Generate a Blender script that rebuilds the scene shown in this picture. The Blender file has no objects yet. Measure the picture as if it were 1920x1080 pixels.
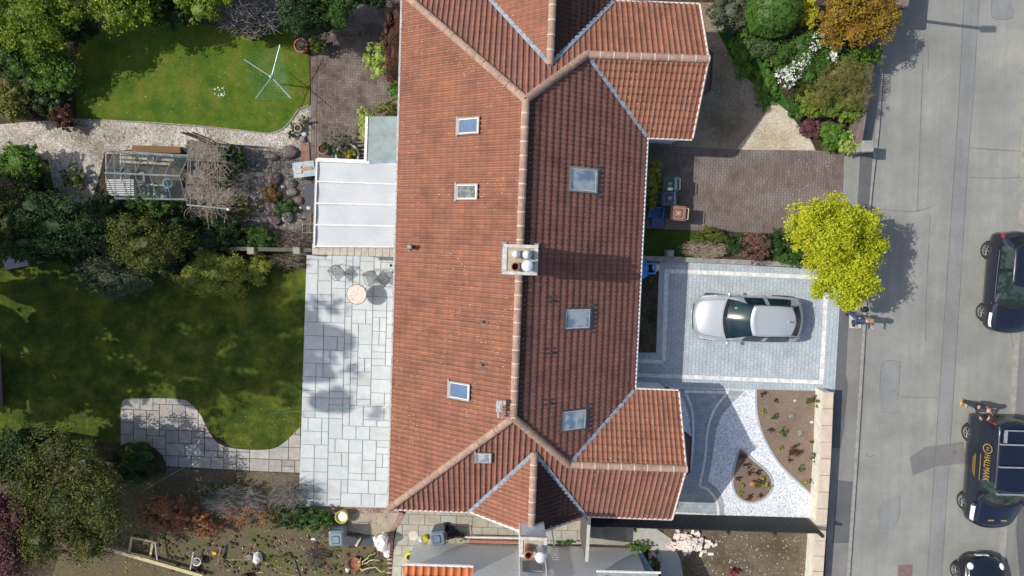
import bpy, math, random
import numpy as np
from mathutils import Vector, Matrix
# ------------------------------------------------------------------ camera, world, sun, exposure
SC = bpy.context.scene
COL = SC.collection
TH, HC, FP = math.radians(-3.58), 26.0, 1280.0
cam = bpy.data.cameras.new('camera'); cam.lens = 24; cam.sensor_width = 36; cam.clip_end = 800
camo = bpy.data.objects.new('camera', cam); COL.objects.link(camo)
camo.location = (0, 0, HC); camo.rotation_euler = (TH, 0, 0); SC.camera = camo
SEL, SDIR = math.radians(47), Vector((-.992, .125, 0)).normalized()
W = bpy.data.worlds.new('World'); SC.world = W; W.use_nodes = True
nt = W.node_tree; bg = nt.nodes['Background']
sky = nt.nodes.new('ShaderNodeTexSky'); sky.sky_type = 'NISHITA'; sky.sun_disc = False
sky.dust_density = 2.5; sky.ozone_density = .6; sky.sun_elevation = SEL; sky.sun_rotation = math.atan2(SDIR.x, SDIR.y)
nt.links.new(sky.outputs[0], bg.inputs[0]); bg.inputs[1].default_value = 0.13
sun = bpy.data.lights.new('sun', 'SUN'); sun.energy = 3.6; sun.angle = math.radians(.5); sun.color = (1, .95, .87)
suno = bpy.data.objects.new('sun', sun); COL.objects.link(suno); suno.location = (-40, 5, 60)
sv = SDIR * math.cos(SEL) + Vector((0, 0, math.sin(SEL)))
suno.rotation_euler = sv.to_track_quat('Z', 'Y').to_euler()
SC.view_settings.view_transform = 'Standard'; SC.view_settings.look = 'None'
SC.view_settings.exposure = 0.26; SC.view_settings.gamma = 1
SC.cycles.max_bounces = 6; SC.cycles.transparent_max_bounces = 8
try:
    SC.cycles.use_denoising = True
except Exception: pass

# ------------------------------------------------------------------ placement
_s, _c = math.sin(TH), math.cos(TH)
def P(px, py, z=0.):                      # where the sight line through a photo point meets the height z
    a, b = (px - 960) / FP, -(py - 540) / FP
    y = b * _c + _s; zz = b * _s - _c; t = (z - HC) / zz
    return Vector((a * t, y * t, z))
ANG = math.radians(2.1655)
ca, sa = math.cos(ANG), math.sin(ANG)
def L2W(x, y, z=0.): return Vector((x * ca + y * sa, -x * sa + y * ca, z))     # house axes -> world
def W2L(v): return Vector((v[0] * ca - v[1] * sa, v[0] * sa + v[1] * ca, v[2] if len(v) > 2 else 0))
R = random.Random(7)

# ------------------------------------------------------------------ materials
MATS = {}
def _n(t, k, x=None, **kw):
    n = t.nodes.new(k)
    for a, b in kw.items(): setattr(n, a, b)
    return n
def new_mat(name):
    m = bpy.data.materials.new(name); m.use_nodes = True; MATS[name] = m
    t = m.node_tree; return m, t, t.nodes['Principled BSDF']
def ramp(t, fac, stops):
    r = t.nodes.new('ShaderNodeValToRGB'); e = r.color_ramp.elements
    while len(e) < len(stops): e.new(.5)
    for i, (p, c) in enumerate(stops): e[i].position = p; e[i].color = (*c, 1)
    t.links.new(fac, r.inputs[0]); return r.outputs[0]
def mix(t, f, a, b, mode='MIX'):
    m = t.nodes.new('ShaderNodeMix'); m.data_type = 'RGBA'; m.blend_type = mode
    for s, i in ((f, 0), (a, 6), (b, 7)):
        if hasattr(s, 'links'): t.links.new(s, m.inputs[i])
        elif i == 0: m.inputs[0].default_value = s
        else: m.inputs[i].default_value = (*s, 1)
    return m.outputs[2]
def noise(t, sc, det=4, rough=.6, vec=None, dist=0):
    n = t.nodes.new('ShaderNodeTexNoise'); n.inputs['Scale'].default_value = sc
    n.inputs['Detail'].default_value = det; n.inputs['Roughness'].default_value = rough
    n.inputs['Distortion'].default_value = dist
    if vec is None:
        c = t.nodes.new('ShaderNodeTexCoord'); vec = c.outputs['Object']
    t.links.new(vec, n.inputs['Vector']); return n.outputs[0]
def voro(t, sc, vec=None, out='Color', feat='F1'):
    n = t.nodes.new('ShaderNodeTexVoronoi'); n.inputs['Scale'].default_value = sc; n.feature = feat
    if vec is None:
        c = t.nodes.new('ShaderNodeTexCoord'); vec = c.outputs['Object']
    t.links.new(vec, n.inputs['Vector']); return n.outputs[out]
def mrange(t, v, a, b, c=0., d=1.):
    n = t.nodes.new('ShaderNodeMapRange'); t.links.new(v, n.inputs[0])
    for i, q in enumerate((a, b, c, d)): n.inputs[i + 1].default_value = q
    return n.outputs[0]
def bump(t, bs, h, st=.4, d=.02):
    b = t.nodes.new('ShaderNodeBump'); b.inputs['Strength'].default_value = st; b.inputs['Distance'].default_value = d
    t.links.new(h, b.inputs['Height']); t.links.new(b.outputs[0], bs.inputs['Normal'])
def mat(name, c, rough=.7, c2=None, sc=3., det=5, metal=0., bm=0., bsc=None, spec=.5, lo=.35, hi=.65, coat=0):
    """two-tone weathered surface"""
    if name in MATS: return MATS[name]
    m, t, b = new_mat(name)
    b.inputs['Roughness'].default_value = rough; b.inputs['Metallic'].default_value = metal
    b.inputs['Specular IOR Level'].default_value = spec
    if coat: b.inputs['Coat Weight'].default_value = coat; b.inputs['Coat Roughness'].default_value = .03
    if c2 is None: c2 = tuple(v * .78 for v in c)
    f = noise(t, sc, det)
    t.links.new(ramp(t, f, [(lo, c2), (hi, c)]), b.inputs['Base Color'])
    if bm: bump(t, b, noise(t, bsc or sc * 6, 3), bm)
    return m
def grain(name, cols, sc, big=None, bigsc=.6, rough=.9, bm=.6, d=.02):
    """stones / soil / chippings: voronoi cells of several tones, large patches over them"""
    m, t, b = new_mat(name); b.inputs['Roughness'].default_value = rough; b.inputs['Specular IOR Level'].default_value = .2
    v = voro(t, sc); sep = t.nodes.new('ShaderNodeSeparateColor'); t.links.new(v, sep.inputs[0])
    n = len(cols); c = ramp(t, sep.outputs[0], [(i / (n - 1), k) for i, k in enumerate(cols)])
    if big: c = mix(t, mrange(t, noise(t, bigsc, 6, .65), .42, .62), c, big, 'MULTIPLY')
    t.links.new(c, b.inputs['Base Color'])
    bump(t, b, voro(t, sc, out='Distance'), bm, d); return m
def leafmat(name, cols, trans=.25, rough=.55, spec=.35):
    m, t, b = new_mat(name); b.inputs['Roughness'].default_value = rough; b.inputs['Specular IOR Level'].default_value = spec
    a = t.nodes.new('ShaderNodeAttribute'); a.attribute_name = 'v'
    n = len(cols); c = ramp(t, a.outputs['Fac'], [(i / max(1, n - 1), k) for i, k in enumerate(cols)])
    t.links.new(c, b.inputs['Base Color'])
    tr = t.nodes.new('ShaderNodeBsdfTranslucent'); t.links.new(c, tr.inputs[0])
    ms = t.nodes.new('ShaderNodeMixShader'); ms.inputs[0].default_value = trans
    t.links.new(b.outputs[0], ms.inputs[1]); t.links.new(tr.outputs[0], ms.inputs[2])
    t.links.new(ms.outputs[0], t.nodes['Material Output'].inputs[0]); return m
def tintmat(name, cols, rough=.8, nsc=6, namt=.35, bm=.25, dark=None, stain=None, spec=.3):
    """laid units (slabs, blocks): one tone per unit from the face attribute v, weathered by noise"""
    m, t, b = new_mat(name); b.inputs['Roughness'].default_value = rough; b.inputs['Specular IOR Level'].default_value = spec
    a = t.nodes.new('ShaderNodeAttribute'); a.attribute_name = 'v'
    n = len(cols); c = ramp(t, a.outputs['Fac'], [(i / max(1, n - 1), k) for i, k in enumerate(cols)])
    f = noise(t, nsc, 6, .7); g = mrange(t, f, .3, .7, 1 - namt, 1 + namt * .4)
    cc = t.nodes.new('ShaderNodeCombineColor')
    for i in range(3): t.links.new(g, cc.inputs[i])
    c = mix(t, 1., c, cc.outputs[0], 'MULTIPLY')
    if stain: c = mix(t, mrange(t, noise(t, stain[1], 4), .48, .66, 0, stain[2]), c, stain[0])
    t.links.new(c, b.inputs['Base Color']); bump(t, b, noise(t, 40, 3), bm, .01); return m

# ------------------------------------------------------------------ mesh collector and object helpers
class MB:
    def __init__(s): s.v = []; s.f = []; s.a = []; s.m = []; s.mi = 0; s.smooth = False; s.uv = None
    def add(s, vs, fs, a=0.):
        o = len(s.v); s.v += [tuple(p) for p in vs]
        for f in fs: s.f.append(tuple(i + o for i in f)); s.a.append(a); s.m.append(s.mi)
        return s
    def box(s, c, d, rz=0., taper=1., a=0., rot=None):
        x, y, z = d[0] / 2, d[1] / 2, d[2] / 2; M = rot or Matrix.Rotation(rz, 3, 'Z'); c = Vector(c)
        p = [(-x, -y, -z), (x, -y, -z), (x, y, -z), (-x, y, -z)] + [(i * taper, j * taper, z) for i, j in ((-x, -y), (x, -y), (x, y), (-x, y))]
        return s.add([M @ Vector(q) + c for q in p], [(3, 2, 1, 0), (4, 5, 6, 7), (0, 1, 5, 4), (1, 2, 6, 5), (2, 3, 7, 6), (3, 0, 4, 7)], a)
    def cham(s, c, d, b=.02, rz=0., taper=1.):            # box with chamfered upright and top edges
        x, y, z = d[0] / 2, d[1] / 2, d[2] / 2
        def ring(i, k, h): 
            X, Y = (x - i) * k, (y - i) * k
            return [(X - b, -Y, h), (X, -Y + b, h), (X, Y - b, h), (X - b, Y, h), (-X + b, Y, h), (-X, Y - b, h), (-X, -Y + b, h), (-X + b, -Y, h)]
        v = ring(0, 1, -z) + ring(0, taper, z - b) + ring(b * .8, taper, z); M = Matrix.Rotation(rz, 3, 'Z')
        f = [tuple(range(7, -1, -1)), tuple(range(16, 24))] + [(8 * j + i, 8 * j + (i + 1) % 8, 8 * j + 8 + (i + 1) % 8, 8 * j + 8 + i) for j in range(2) for i in range(8)]
        return s.add([M @ Vector(q) + Vector(c) for q in v], f)
    def prism(s, poly, z0, z1):
        n = len(poly); v = [(p[0], p[1], z0) for p in poly] + [(p[0], p[1], z1) for p in poly]
        return s.add(v, [tuple(range(n - 1, -1, -1)), tuple(range(n, 2 * n))] + [(i, (i + 1) % n, n + (i + 1) % n, n + i) for i in range(n)])
    def tube(s, pts, r, n=6, cap=True):
        pts = [Vector(p) for p in pts]; rs = r if hasattr(r, '__len__') else [r] * len(pts); v = []
        up = None
        for i, p in enumerate(pts):
            d = (pts[min(i + 1, len(pts) - 1)] - pts[max(i - 1, 0)]).normalized()
            if up is None: up = Vector((0, 0, 1)) if abs(d.z) < .9 else Vector((1, 0, 0))
            a = d.cross(up).normalized(); up = a.cross(d).normalized()
            v += [p + (a * math.cos(q) + up * math.sin(q)) * rs[i] for q in (2 * math.pi * k / n for k in range(n))]
        m = len(pts); f = [(i * n + k, i * n + (k + 1) % n, (i + 1) * n + (k + 1) % n, (i + 1) * n + k) for i in range(m - 1) for k in range(n)]
        if cap: f += [tuple(range(n - 1, -1, -1)), tuple(range((m - 1) * n, m * n))]
        return s.add(v, f)
    def lathe(s, prof, c=(0, 0, 0), n=20, cap=True, M=None):
        c = Vector(c); v = [(r * math.cos(2 * math.pi * k / n), r * math.sin(2 * math.pi * k / n), z) for r, z in prof for k in range(n)]
        v = [(M @ Vector(p) if M else Vector(p)) + c for p in v]; m = len(prof)
        f = [(i * n + k, i * n + (k + 1) % n, (i + 1) * n + (k + 1) % n, (i + 1) * n + k) for i in range(m - 1) for k in range(n)]
        if cap: f += [tuple(range(n - 1, -1, -1)), tuple(range((m - 1) * n, m * n))]
        return s.add(v, f)
    def blob(s, c, r, seed=0, amp=.12, n=10, m=7):        # lumpy ellipsoid
        q = random.Random(seed); v = []
        ph = [q.uniform(0, 6.28) for _ in range(6)]
        for j in range(m + 1):
            t = math.pi * j / m
            for k in range(n):
                p = 2 * math.pi * k / n; d = Vector((math.sin(t) * math.cos(p), math.sin(t) * math.sin(p), math.cos(t)))
                w = 1 + amp * (math.sin(3 * d.x + ph[0]) + math.sin(4 * d.y + ph[1]) + math.sin(3.5 * d.z + ph[2]) + .6 * math.sin(7 * d.x + ph[3]) * math.sin(6 * d.y + ph[4]))
                v.append((c[0] + d.x * r[0] * w, c[1] + d.y * r[1] * w, c[2] + d.z * r[2] * w))
        return s.add(v, [(j * n + k, (j + 1) * n + k, (j + 1) * n + (k + 1) % n, j * n + (k + 1) % n) for j in range(m) for k in range(n)])
    def build(s, name, m, parent=None, loc=None, smooth=None):
        me = bpy.data.meshes.new(name); off = Vector(loc) if loc is not None else None
        me.from_pydata([tuple(Vector(p) - off) for p in s.v] if off is not None else s.v, [], s.f)
        at = me.attributes.new('v', 'FLOAT', 'FACE'); at.data.foreach_set('value', np.array(s.a, dtype=np.float32))
        for q in (m if isinstance(m, (list, tuple)) else [m]): me.materials.append(q)
        if max(s.m or [0]): me.polygons.foreach_set('material_index', s.m)
        if (s.smooth if smooth is None else smooth): me.polygons.foreach_set('use_smooth', [True] * len(me.polygons))
        if s.uv is not None:
            u = me.uv_layers.new(name='tile'); u.data.foreach_set('uv', np.array(s.uv, dtype=np.float32).ravel())
        me.update(); o = bpy.data.objects.new(name, me); COL.objects.link(o)
        if parent is not None: o.parent = parent
        elif loc is not None: o.location = loc
        return o
def tag(o, label=None, cat=None, group=None, kind=None):
    if label: o['label'] = label
    if cat: o['category'] = cat
    if group: o['group'] = group
    if kind: o['kind'] = kind
    return o
def thing(name, label, cat, loc=(0, 0, 0), rz=0., group=None):
    o = bpy.data.objects.new(name, None); COL.objects.link(o); o.empty_display_size = .3
    o.location = loc; o.rotation_euler = (0, 0, rz); return tag(o, label, cat, group)
def dup(r, loc, rz=0., label=None, group=None, sc=None):
    def cp(o, par):
        c = o.copy(); COL.objects.link(c); c.parent = par
        for ch in [x for x in o.children]: cp(ch, c)
        return c
    n = cp(r, None); n.location = loc; n.rotation_euler = (0, 0, rz)
    if sc: n.scale = (sc, sc, sc) if not hasattr(sc, '__len__') else sc
    return tag(n, label, None, group)
def smooth_pts(pts, k=5, closed=False):
    n = len(pts); out = []
    for i in range(n if closed else n - 1):
        q = [Vector(pts[(i + j) % n] if closed else pts[min(max(i + j, 0), n - 1)]) for j in (-1, 0, 1, 2)]
        for s in range(k):
            t = s / k
            out.append(.5 * ((2 * q[1]) + (q[2] - q[0]) * t + (2 * q[0] - 5 * q[1] + 4 * q[2] - q[3]) * t * t + (3 * q[1] - q[0] - 3 * q[2] + q[3]) * t ** 3))
    if not closed: out.append(Vector(pts[-1]))
    return out
def PX(pts, z=0.): return [P(x, y, z) for x, y in pts]
def sheet(name, pts, z, m, kind='structure', smooth=False, world=False):
    p = pts if world else PX(pts, z)
    if smooth: p = smooth_pts(p, 5, True)
    b = MB(); b.add([(q[0], q[1], z) for q in p], [tuple(range(len(p)))])
    me = b.build(name, m)
    if me.data.polygons[0].normal.z < 0: me.data.flip_normals()
    return tag(me, kind=kind)
def ribbon(b, pts, w, z, h=0., a=0.):
    """strip of width w along world points; h>0 gives it a raised body"""
    n = len(pts); L = []; Rr = []
    for i, p in enumerate(pts):
        d = Vector(pts[min(i + 1, n - 1)]) - Vector(pts[max(i - 1, 0)]); d.z = 0; d.normalize(); s = Vector((-d.y, d.x, 0)) * w / 2
        L.append(Vector(p) + s); Rr.append(Vector(p) - s)
    if h <= 0:
        v = [(q[0], q[1], z) for q in L + Rr]; b.add(v, [(i, n + i, n + i + 1, i + 1) for i in range(n - 1)], a)
    else:
        v = [(q[0], q[1], z + h) for q in L + Rr] + [(q[0], q[1], z) for q in L + Rr]
        f = [(i, n + i, n + i + 1, i + 1) for i in range(n - 1)] + [(i, i + 1, 2 * n + i + 1, 2 * n + i) for i in range(n - 1)]
        f += [(n + i + 1, n + i, 3 * n + i, 3 * n + i + 1) for i in range(n - 1)] + [(0, 2 * n, 3 * n, n), (n - 1, 2 * n - 1, 4 * n - 1, 3 * n - 1)]
        b.add(v, f, a)
    return b
def clip(poly, q):
    """2-D polygon cut to the convex cell q (counter-clockwise)"""
    out = poly
    for i in range(len(q)):
        a, b = q[i], q[(i + 1) % len(q)]; ex, ey = b[0] - a[0], b[1] - a[1]; inp = out; out = []
        if not inp: return []
        for j in range(len(inp)):
            p, r = inp[j], inp[(j + 1) % len(inp)]
            sp = ex * (p[1] - a[1]) - ey * (p[0] - a[0]); sr = ex * (r[1] - a[1]) - ey * (r[0] - a[0])
            if sp >= 0: out.append(p)
            if (sp >= 0) != (sr >= 0):
                t = sp / (sp - sr); out.append((p[0] + (r[0] - p[0]) * t, p[1] + (r[1] - p[1]) * t))
    return out
def pave(name, target, cells, z, m, rng, gap=.006, ang=ANG, b=None, hmin=0.):
    """lay cells (x0,y0,x1,y1 in axes turned by ang) inside the world polygon target"""
    c, s = math.cos(ang), math.sin(ang)
    T = [(p[0] * c - p[1] * s, p[0] * s + p[1] * c) for p in target]
    mine = b is None; b = b or MB(); g = gap
    for (x0, y0, x1, y1) in cells:
        q = clip(T, [(x0 + g, y0 + g), (x1 - g, y0 + g), (x1 - g, y1 - g), (x0 + g, y1 - g)])
        if len(q) > 2: b.add([(x * c + y * s, -x * s + y * c, z) for x, y in q], [tuple(range(len(q)))], rng.random())
    if not mine: return b
    o = b.build(name, m)
    if o.data.polygons[0].normal.z < 0: o.data.flip_normals()
    return tag(o, kind='structure')
def bounds(target, ang=ANG):
    c, s = math.cos(ang), math.sin(ang); T = [(p[0] * c - p[1] * s, p[0] * s + p[1] * c) for p in target]
    return min(t[0] for t in T), min(t[1] for t in T), max(t[0] for t in T), max(t[1] for t in T)
def cells_rows(B, w, h, off=.5, alongx=True, rng=None):
    x0, y0, x1, y1 = B; out = []
    if alongx:
        j = 0; y = y0
        while y < y1:
            x = x0 - w * (off * (j % 2))
            while x < x1: out.append((x, y, x + w, y + h)); x += w
            y += h; j += 1
    else:
        return [(b, a, d, c) for a, b, c, d in cells_rows((y0, x0, y1, x1), w, h, off)]
    return out
def cells_herring(B, w):
    x0, y0, x1, y1 = B; out = []; n = int((x1 - x0) / w) + 6; m = int((y1 - y0) / w) + 6
    for i in range(-4, n):
        for j in range(-4, m):
            k = (i - j) % 4; X, Y = x0 + i * w, y0 + j * w
            if k == 0: out.append((X, Y, X + 2 * w, Y + w))
            elif k == 3: out.append((X, Y, X + w, Y + 2 * w))
    return out
def cells_random(B, u, sizes, rng):
    x0, y0, x1, y1 = B; nx, ny = int((x1 - x0) / u) + 2, int((y1 - y0) / u) + 2; occ = np.zeros((nx, ny), bool); out = []
    for j in range(ny):
        for i in range(nx):
            if occ[i, j]: continue
            q = list(sizes); rng.shuffle(q); q.append((1, 1))
            for a, b in q:
                if i + a <= nx and j + b <= ny and not occ[i:i + a, j:j + b].any(): break
            occ[i:i + a, j:j + b] = True; out.append((x0 + i * u, y0 + j * u, x0 + (i + a) * u, y0 + (j + b) * u))
    return out
# ------------------------------------------------------------------ the setting: ground, road, pavement, paving, beds
M_soil = grain('soil', [(.045, .034, .024), (.085, .066, .047), (.06, .046, .033), (.11, .09, .065)], 22, (.55, .5, .45), .9)
M_dirt = grain('dirt', [(.10, .078, .052), (.15, .118, .082), (.12, .096, .068), (.21, .175, .135)], 24, (.66, .62, .55), .9)
M_bedsoil = grain('bed_soil', [(.17, .125, .095), (.21, .16, .125), (.19, .14, .11), (.25, .195, .155)], 30, (.82, .8, .78), .7, bm=.4)
def grass_mat(name, a, b2, c):
    m, t, b = new_mat(name); b.inputs['Roughness'].default_value = .9; b.inputs['Specular IOR Level'].default_value = .15
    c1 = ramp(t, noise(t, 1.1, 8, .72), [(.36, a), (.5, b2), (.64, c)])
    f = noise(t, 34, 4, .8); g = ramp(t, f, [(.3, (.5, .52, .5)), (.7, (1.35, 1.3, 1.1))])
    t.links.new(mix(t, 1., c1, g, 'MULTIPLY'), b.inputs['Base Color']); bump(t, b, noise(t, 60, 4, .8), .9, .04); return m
M_lawn = grass_mat('lawn_grass', (.05, .115, .012), (.095, .16, .018), (.17, .185, .034))
M_lawn2 = grass_mat('lawn_grass_shaded', (.03, .056, .008), (.07, .1, .015), (.15, .17, .026))  # tree shade put into the greens, darker than the upper lawn's
M_rough = grass_mat('rough_grass', (.125, .095, .07), (.155, .13, .09), (.1, .125, .035))
def asphalt(name, c, big, sc=2.2):
    m, t, b = new_mat(name); b.inputs['Roughness'].default_value = .85; b.inputs['Specular IOR Level'].default_value = .3
    c1 = ramp(t, noise(t, .45, 8, .68), [(.35, tuple(v * .78 for v in c)), (.55, c), (.7, big)])
    g = ramp(t, noise(t, 26, 3, .8), [(.25, (.78, .78, .78)), (.75, (1.16, 1.16, 1.16))])
    c1 = mix(t, 1., c1, g, 'MULTIPLY')
    # tyre-worn streaks along the carriageway
    tc = t.nodes.new('ShaderNodeTexCoord'); mp = t.nodes.new('ShaderNodeMapping'); mp.inputs['Scale'].default_value = (1.7, .08, 1)
    mp.inputs['Rotation'].default_value = (0, 0, .06); t.links.new(tc.outputs['Object'], mp.inputs[0])
    st = noise(t, sc, 5, .6, mp.outputs[0]); c1 = mix(t, mrange(t, st, .42, .62, 0, .3), c1, tuple(v * .68 for v in c))
    t.links.new(c1, b.inputs['Base Color']); bump(t, b, noise(t, 70, 2), .3, .01); return m
M_road = asphalt('road_asphalt', (.25, .255, .238), (.3, .297, .262))
M_patch = asphalt('patch_asphalt', (.225, .232, .232), (.24, .245, .24))
M_dpatch = asphalt('dark_asphalt', (.115, .118, .122), (.135, .135, .135))
M_pave = asphalt('pavement_asphalt', (.215, .21, .2), (.26, .25, .23))
M_joint = mat('tar_joint', (.17, .17, .168), .9, (.09, .09, .09), 1.2)
M_kerb = mat('kerb_stone', (.3, .29, .265), .85, (.2, .2, .19), 5)
sheet('ground', [(-160, -120), (160, -120), (160, 160), (-160, 160)], -.16, M_soil, world=True)
KL = [(1672, -120), (1662, 0), (1654, 100), (1645, 240), (1629, 390), (1622, 560), (1608, 810), (1590, 1080), (1582, 1200)]
KR = [(1935, -120), (1925, 200), (1911, 560), (1898, 800), (1884, 1000), (1877, 1080), (1869, 1200)]
gg = PX([(-300, -200)] + [(KL[0][0] - 3, -200)] + [(x - 3, y) for x, y in KL] + [(-300, 1250)])
sheet('garden_ground', gg, 0, M_soil, world=True)
kr = PX(KR, 0)
sheet('road', [(8.5, 18, 0), (30, 18, 0), (30, -18, 0), (8.5, -18, 0)], -.11, M_road, world=True)
def joints(b, lines, w=.03, z=-.104, smooth=True):
    w *= .8
    for l in lines:
        p = PX(l, -.11); ribbon(b, smooth_pts(p, 4) if len(p) > 2 and smooth else p, w, z)
TR1 = [(1809, -40), (1797, 200), (1792, 270), (1774, 540), (1756, 810), (1738, 1080), (1734, 1140)]
TR2 = [(1838, -40), (1823, 200), (1817, 270), (1800, 540), (1783, 810), (1765, 1080), (1761, 1140)]
sheet('road_trench', PX(TR1 + TR2[::-1], -.11), -.107, M_patch, world=True)
M_patch2 = asphalt('smooth_patch_asphalt', (.17, .17, .172), (.18, .18, .182))
for n_, q in (('road_patch', [(1705, 858), (1735, 838), (1806, 828), (1812, 868), (1752, 875), (1712, 892)]),
              ('road_patch', [(1855, -30), (1900, -30), (1896, 34), (1860, 32)]),
              ('road_patch', [(1682, 745), (1688, 775), (1680, 776), (1652, 772), (1648, 728), (1655, 680), (1688, 678)]),
              ('road_patch', [(1686, 930), (1688, 960), (1672, 995), (1650, 993), (1645, 960), (1655, 935)])):
    sheet(n_, PX(q, -.11), -.103, M_patch2 if q[0][0] == 1705 else M_patch, world=True)
jb = MB()
joints(jb, [TR1, TR2], .026, -.099)
joints(jb, [[(1818, 277), (1870, 281), (1920, 284)], [(1815, 333), (1880, 334), (1918, 332)], [(1640, 391), (1680, 395), (1716, 396), (1752, 385)],
            [(1720, 396), (1722, 330), (1730, 120)], [(1744, 405), (1736, 560), (1735, 640)], [(1690, 744), (1757, 746)],
            [(1650, 728), (1655, 680), (1688, 678)], [(1688, 678), (1684, 745)], [(1623, 852), (1630, 856), (1640, 853)],
            [(1860, 0), (1860, 32), (1896, 34), (1897, 12)], [(1740, 130), (1738, 78), (1720, 77)], 
            [(1687, 930), (1686, 965), (1672, 996)], [(1895, 620), (1903, 700), (1893, 780)], [(1648, 772), (1680, 776)]], .022, -.098)
tag(jb.build('road_joints', M_joint), kind='structure')
# kerbs, pavement
kb = MB(); klp = smooth_pts(PX(KL, -.02), 8)
ribbon(kb, klp, .13, -.13, .135); tag(kb.build('kerb', M_kerb), kind='structure')
gb = MB(); ribbon(gb, [p + Vector((.085, 0, 0)) for p in klp], .05, -.101); tag(gb.build('road_channel', M_joint), kind='structure')
kb = MB(); krp = smooth_pts(PX(KR, -.02), 8); ribbon(kb, krp, .14, -.13, .135); tag(kb.build('kerb', M_kerb), kind='structure')
sheet('pavement', [p + Vector((.06, 0, 0)) for p in krp] + [Vector((24, -16, 0)), Vector((24, 16, 0))], -.012, M_pave, world=True)
sheet('pavement_edging', PX([(1905, 990), (1912, 1080), (1960, 1080), (1960, 900), (1922, 880)]), -.008, M_dpatch, world=True)
PVL = [(1545, 1120), (1562, 740), (1572, 560), (1600, 430), (1612, 285), (1616, 180), (1640, -40)]
sheet('pavement', PX(PVL + [(1661, -40), (1652, 100), (1643, 240), (1627, 390), (1619, 560), (1605, 810), (1587, 1120)]), .004, M_pave, world=True)
for q in ([(1570, 900), (1599, 903), (1591, 1018), (1560, 1018)], [(1567, 560), (1593, 560), (1586, 702), (1590, 720), (1583, 800), (1576, 840), (1560, 840), (1562, 740)],
          [(1613, 284), (1637, 286), (1629, 390), (1627, 405), (1606, 405)]):
    sheet('pavement_patch', PX(q), .008, M_dpatch, world=True)
sheet('pavement_slab', PX([(1592, 588), (1614, 588), (1614, 615), (1592, 615)]), .012, mat('concrete_pale', (.5, .5, .46), .9, (.4, .4, .37), 8), world=True)
sheet('road_drain_surround', PX([(1684, 1060), (1711, 1058), (1709, 1100), (1682, 1100)], -.11), -.1, mat('rust_iron', (.2, .13, .11), .8, (.12, .09, .08), 12), world=True)

# back gardens
M_gravel = grain('pebbles', [(.2, .18, .15), (.46, .43, .37), (.3, .27, .235), (.62, .59, .53), (.38, .33, .28)], 21, (.55, .52, .48), .55, bm=.9)
M_gravel_d = grain('dark_pebbles', [(.09, .08, .072), (.22, .2, .18), (.14, .125, .115), (.34, .32, .29)], 19, (.5, .47, .45), .8, bm=.9)  # path pebbles in darker tones, with shade put into the colour
sheet('gravel_path', [(-60, 238), (60, 228), (145, 222), (400, 240), (505, 251), (530, 243), (548, 225), (560, 206), (584, 196), (584, 300), (560, 330), (430, 330), (430, 300), (300, 275), (196, 285), (186, 330), (170, 385), (110, 395), (90, 300), (-60, 280)], .008, M_gravel)
sheet('gravel_bed', [(350, 262), (584, 285), (584, 480), (500, 470), (470, 440), (410, 400), (350, 395)], .012, M_gravel_d)
sheet('lawn', [(143, 110), (150, 60), (300, 40), (450, 50), (546, 44), (552, 90), (578, 102), (582, 160), (580, 198), (560, 206), (546, 226), (528, 243), (505, 250), (400, 239), (143, 223)], .014, M_lawn)
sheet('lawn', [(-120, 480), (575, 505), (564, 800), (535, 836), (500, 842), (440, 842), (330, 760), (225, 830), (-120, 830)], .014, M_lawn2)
bb = MB(); ribbon(bb, smooth_pts(PX([(143, 223), (300, 231), (400, 239), (470, 247), (505, 250), (528, 243), (546, 226), (560, 206), (579, 198)]), 5), .04, .01, .03)
tag(bb.build('lawn_edging', mat('edging_stone', (.34, .3, .25), .9, (.2, .17, .14), 8)), kind='structure')
rg = random.Random(3)
# block patio (herringbone) beside the lawn
BP = PX([(583, 40), (590, -60), (775, -80), (770, 300), (684, 305), (600, 305), (583, 305)], .02)
sheet('patio_bedding', BP, .016, mat('joint_sand', (.085, .07, .055), .95, (.05, .045, .03), 7), world=True)
M_brown = tintmat('brown_blocks', [(.11, .082, .068), (.145, .112, .095), (.17, .125, .105), (.135, .118, .105), (.2, .145, .12)], .85, 2.2, .4, stain=((.22, .185, .165), 1.1, .6))
pave('herringbone_patio', PX([(596, 40), (602, -60), (775, -80), (770, 300), (684, 305), (600, 305), (594, 305)], .02), cells_herring(bounds(BP), .1), .026, M_brown, rg, .005)
pave('patio_border', PX([(584, 40), (592, -60), (601, -60), (595, 40), (593, 305), (583, 305)], .02), cells_rows(bounds(BP), .21, .105, 0, False), .0265, M_brown, rg, .005)
# flag patio behind the house
FPt = [(577, 478), (745, 482), (732, 950), (562, 946)]
M_flag = tintmat('flagstones', [(.47, .51, .52), (.5, .54, .55), (.53, .56, .565), (.49, .515, .505), (.54, .57, .575), (.44, .465, .455)], .8, 3.5, .14, stain=((.42, .44, .42), 1.6, .35))
M_grout = mat('grout', (.3, .31, .31), .95, (.22, .23, .23), 3)
sheet('patio_bedding', FPt, .03, M_grout)
T = PX(FPt, .04); pave('flagstone_patio', T, cells_random(bounds(T), .265, [(2, 2), (3, 2), (2, 3), (2, 2), (2, 1), (1, 2), (3, 2)], rg), .05, M_flag, rg, .011)
FB = MB(); Q = PX([(577, 478), (562, 946), (732, 950)], 0); ribbon(FB, [Q[0], Q[1]], .05, .0, .046); ribbon(FB, [Q[1], Q[2]], .05, .0, .046)
tag(FB.build('patio_edge', mat('edge_stone', (.55, .57, .57), .8)), kind='structure')
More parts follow.
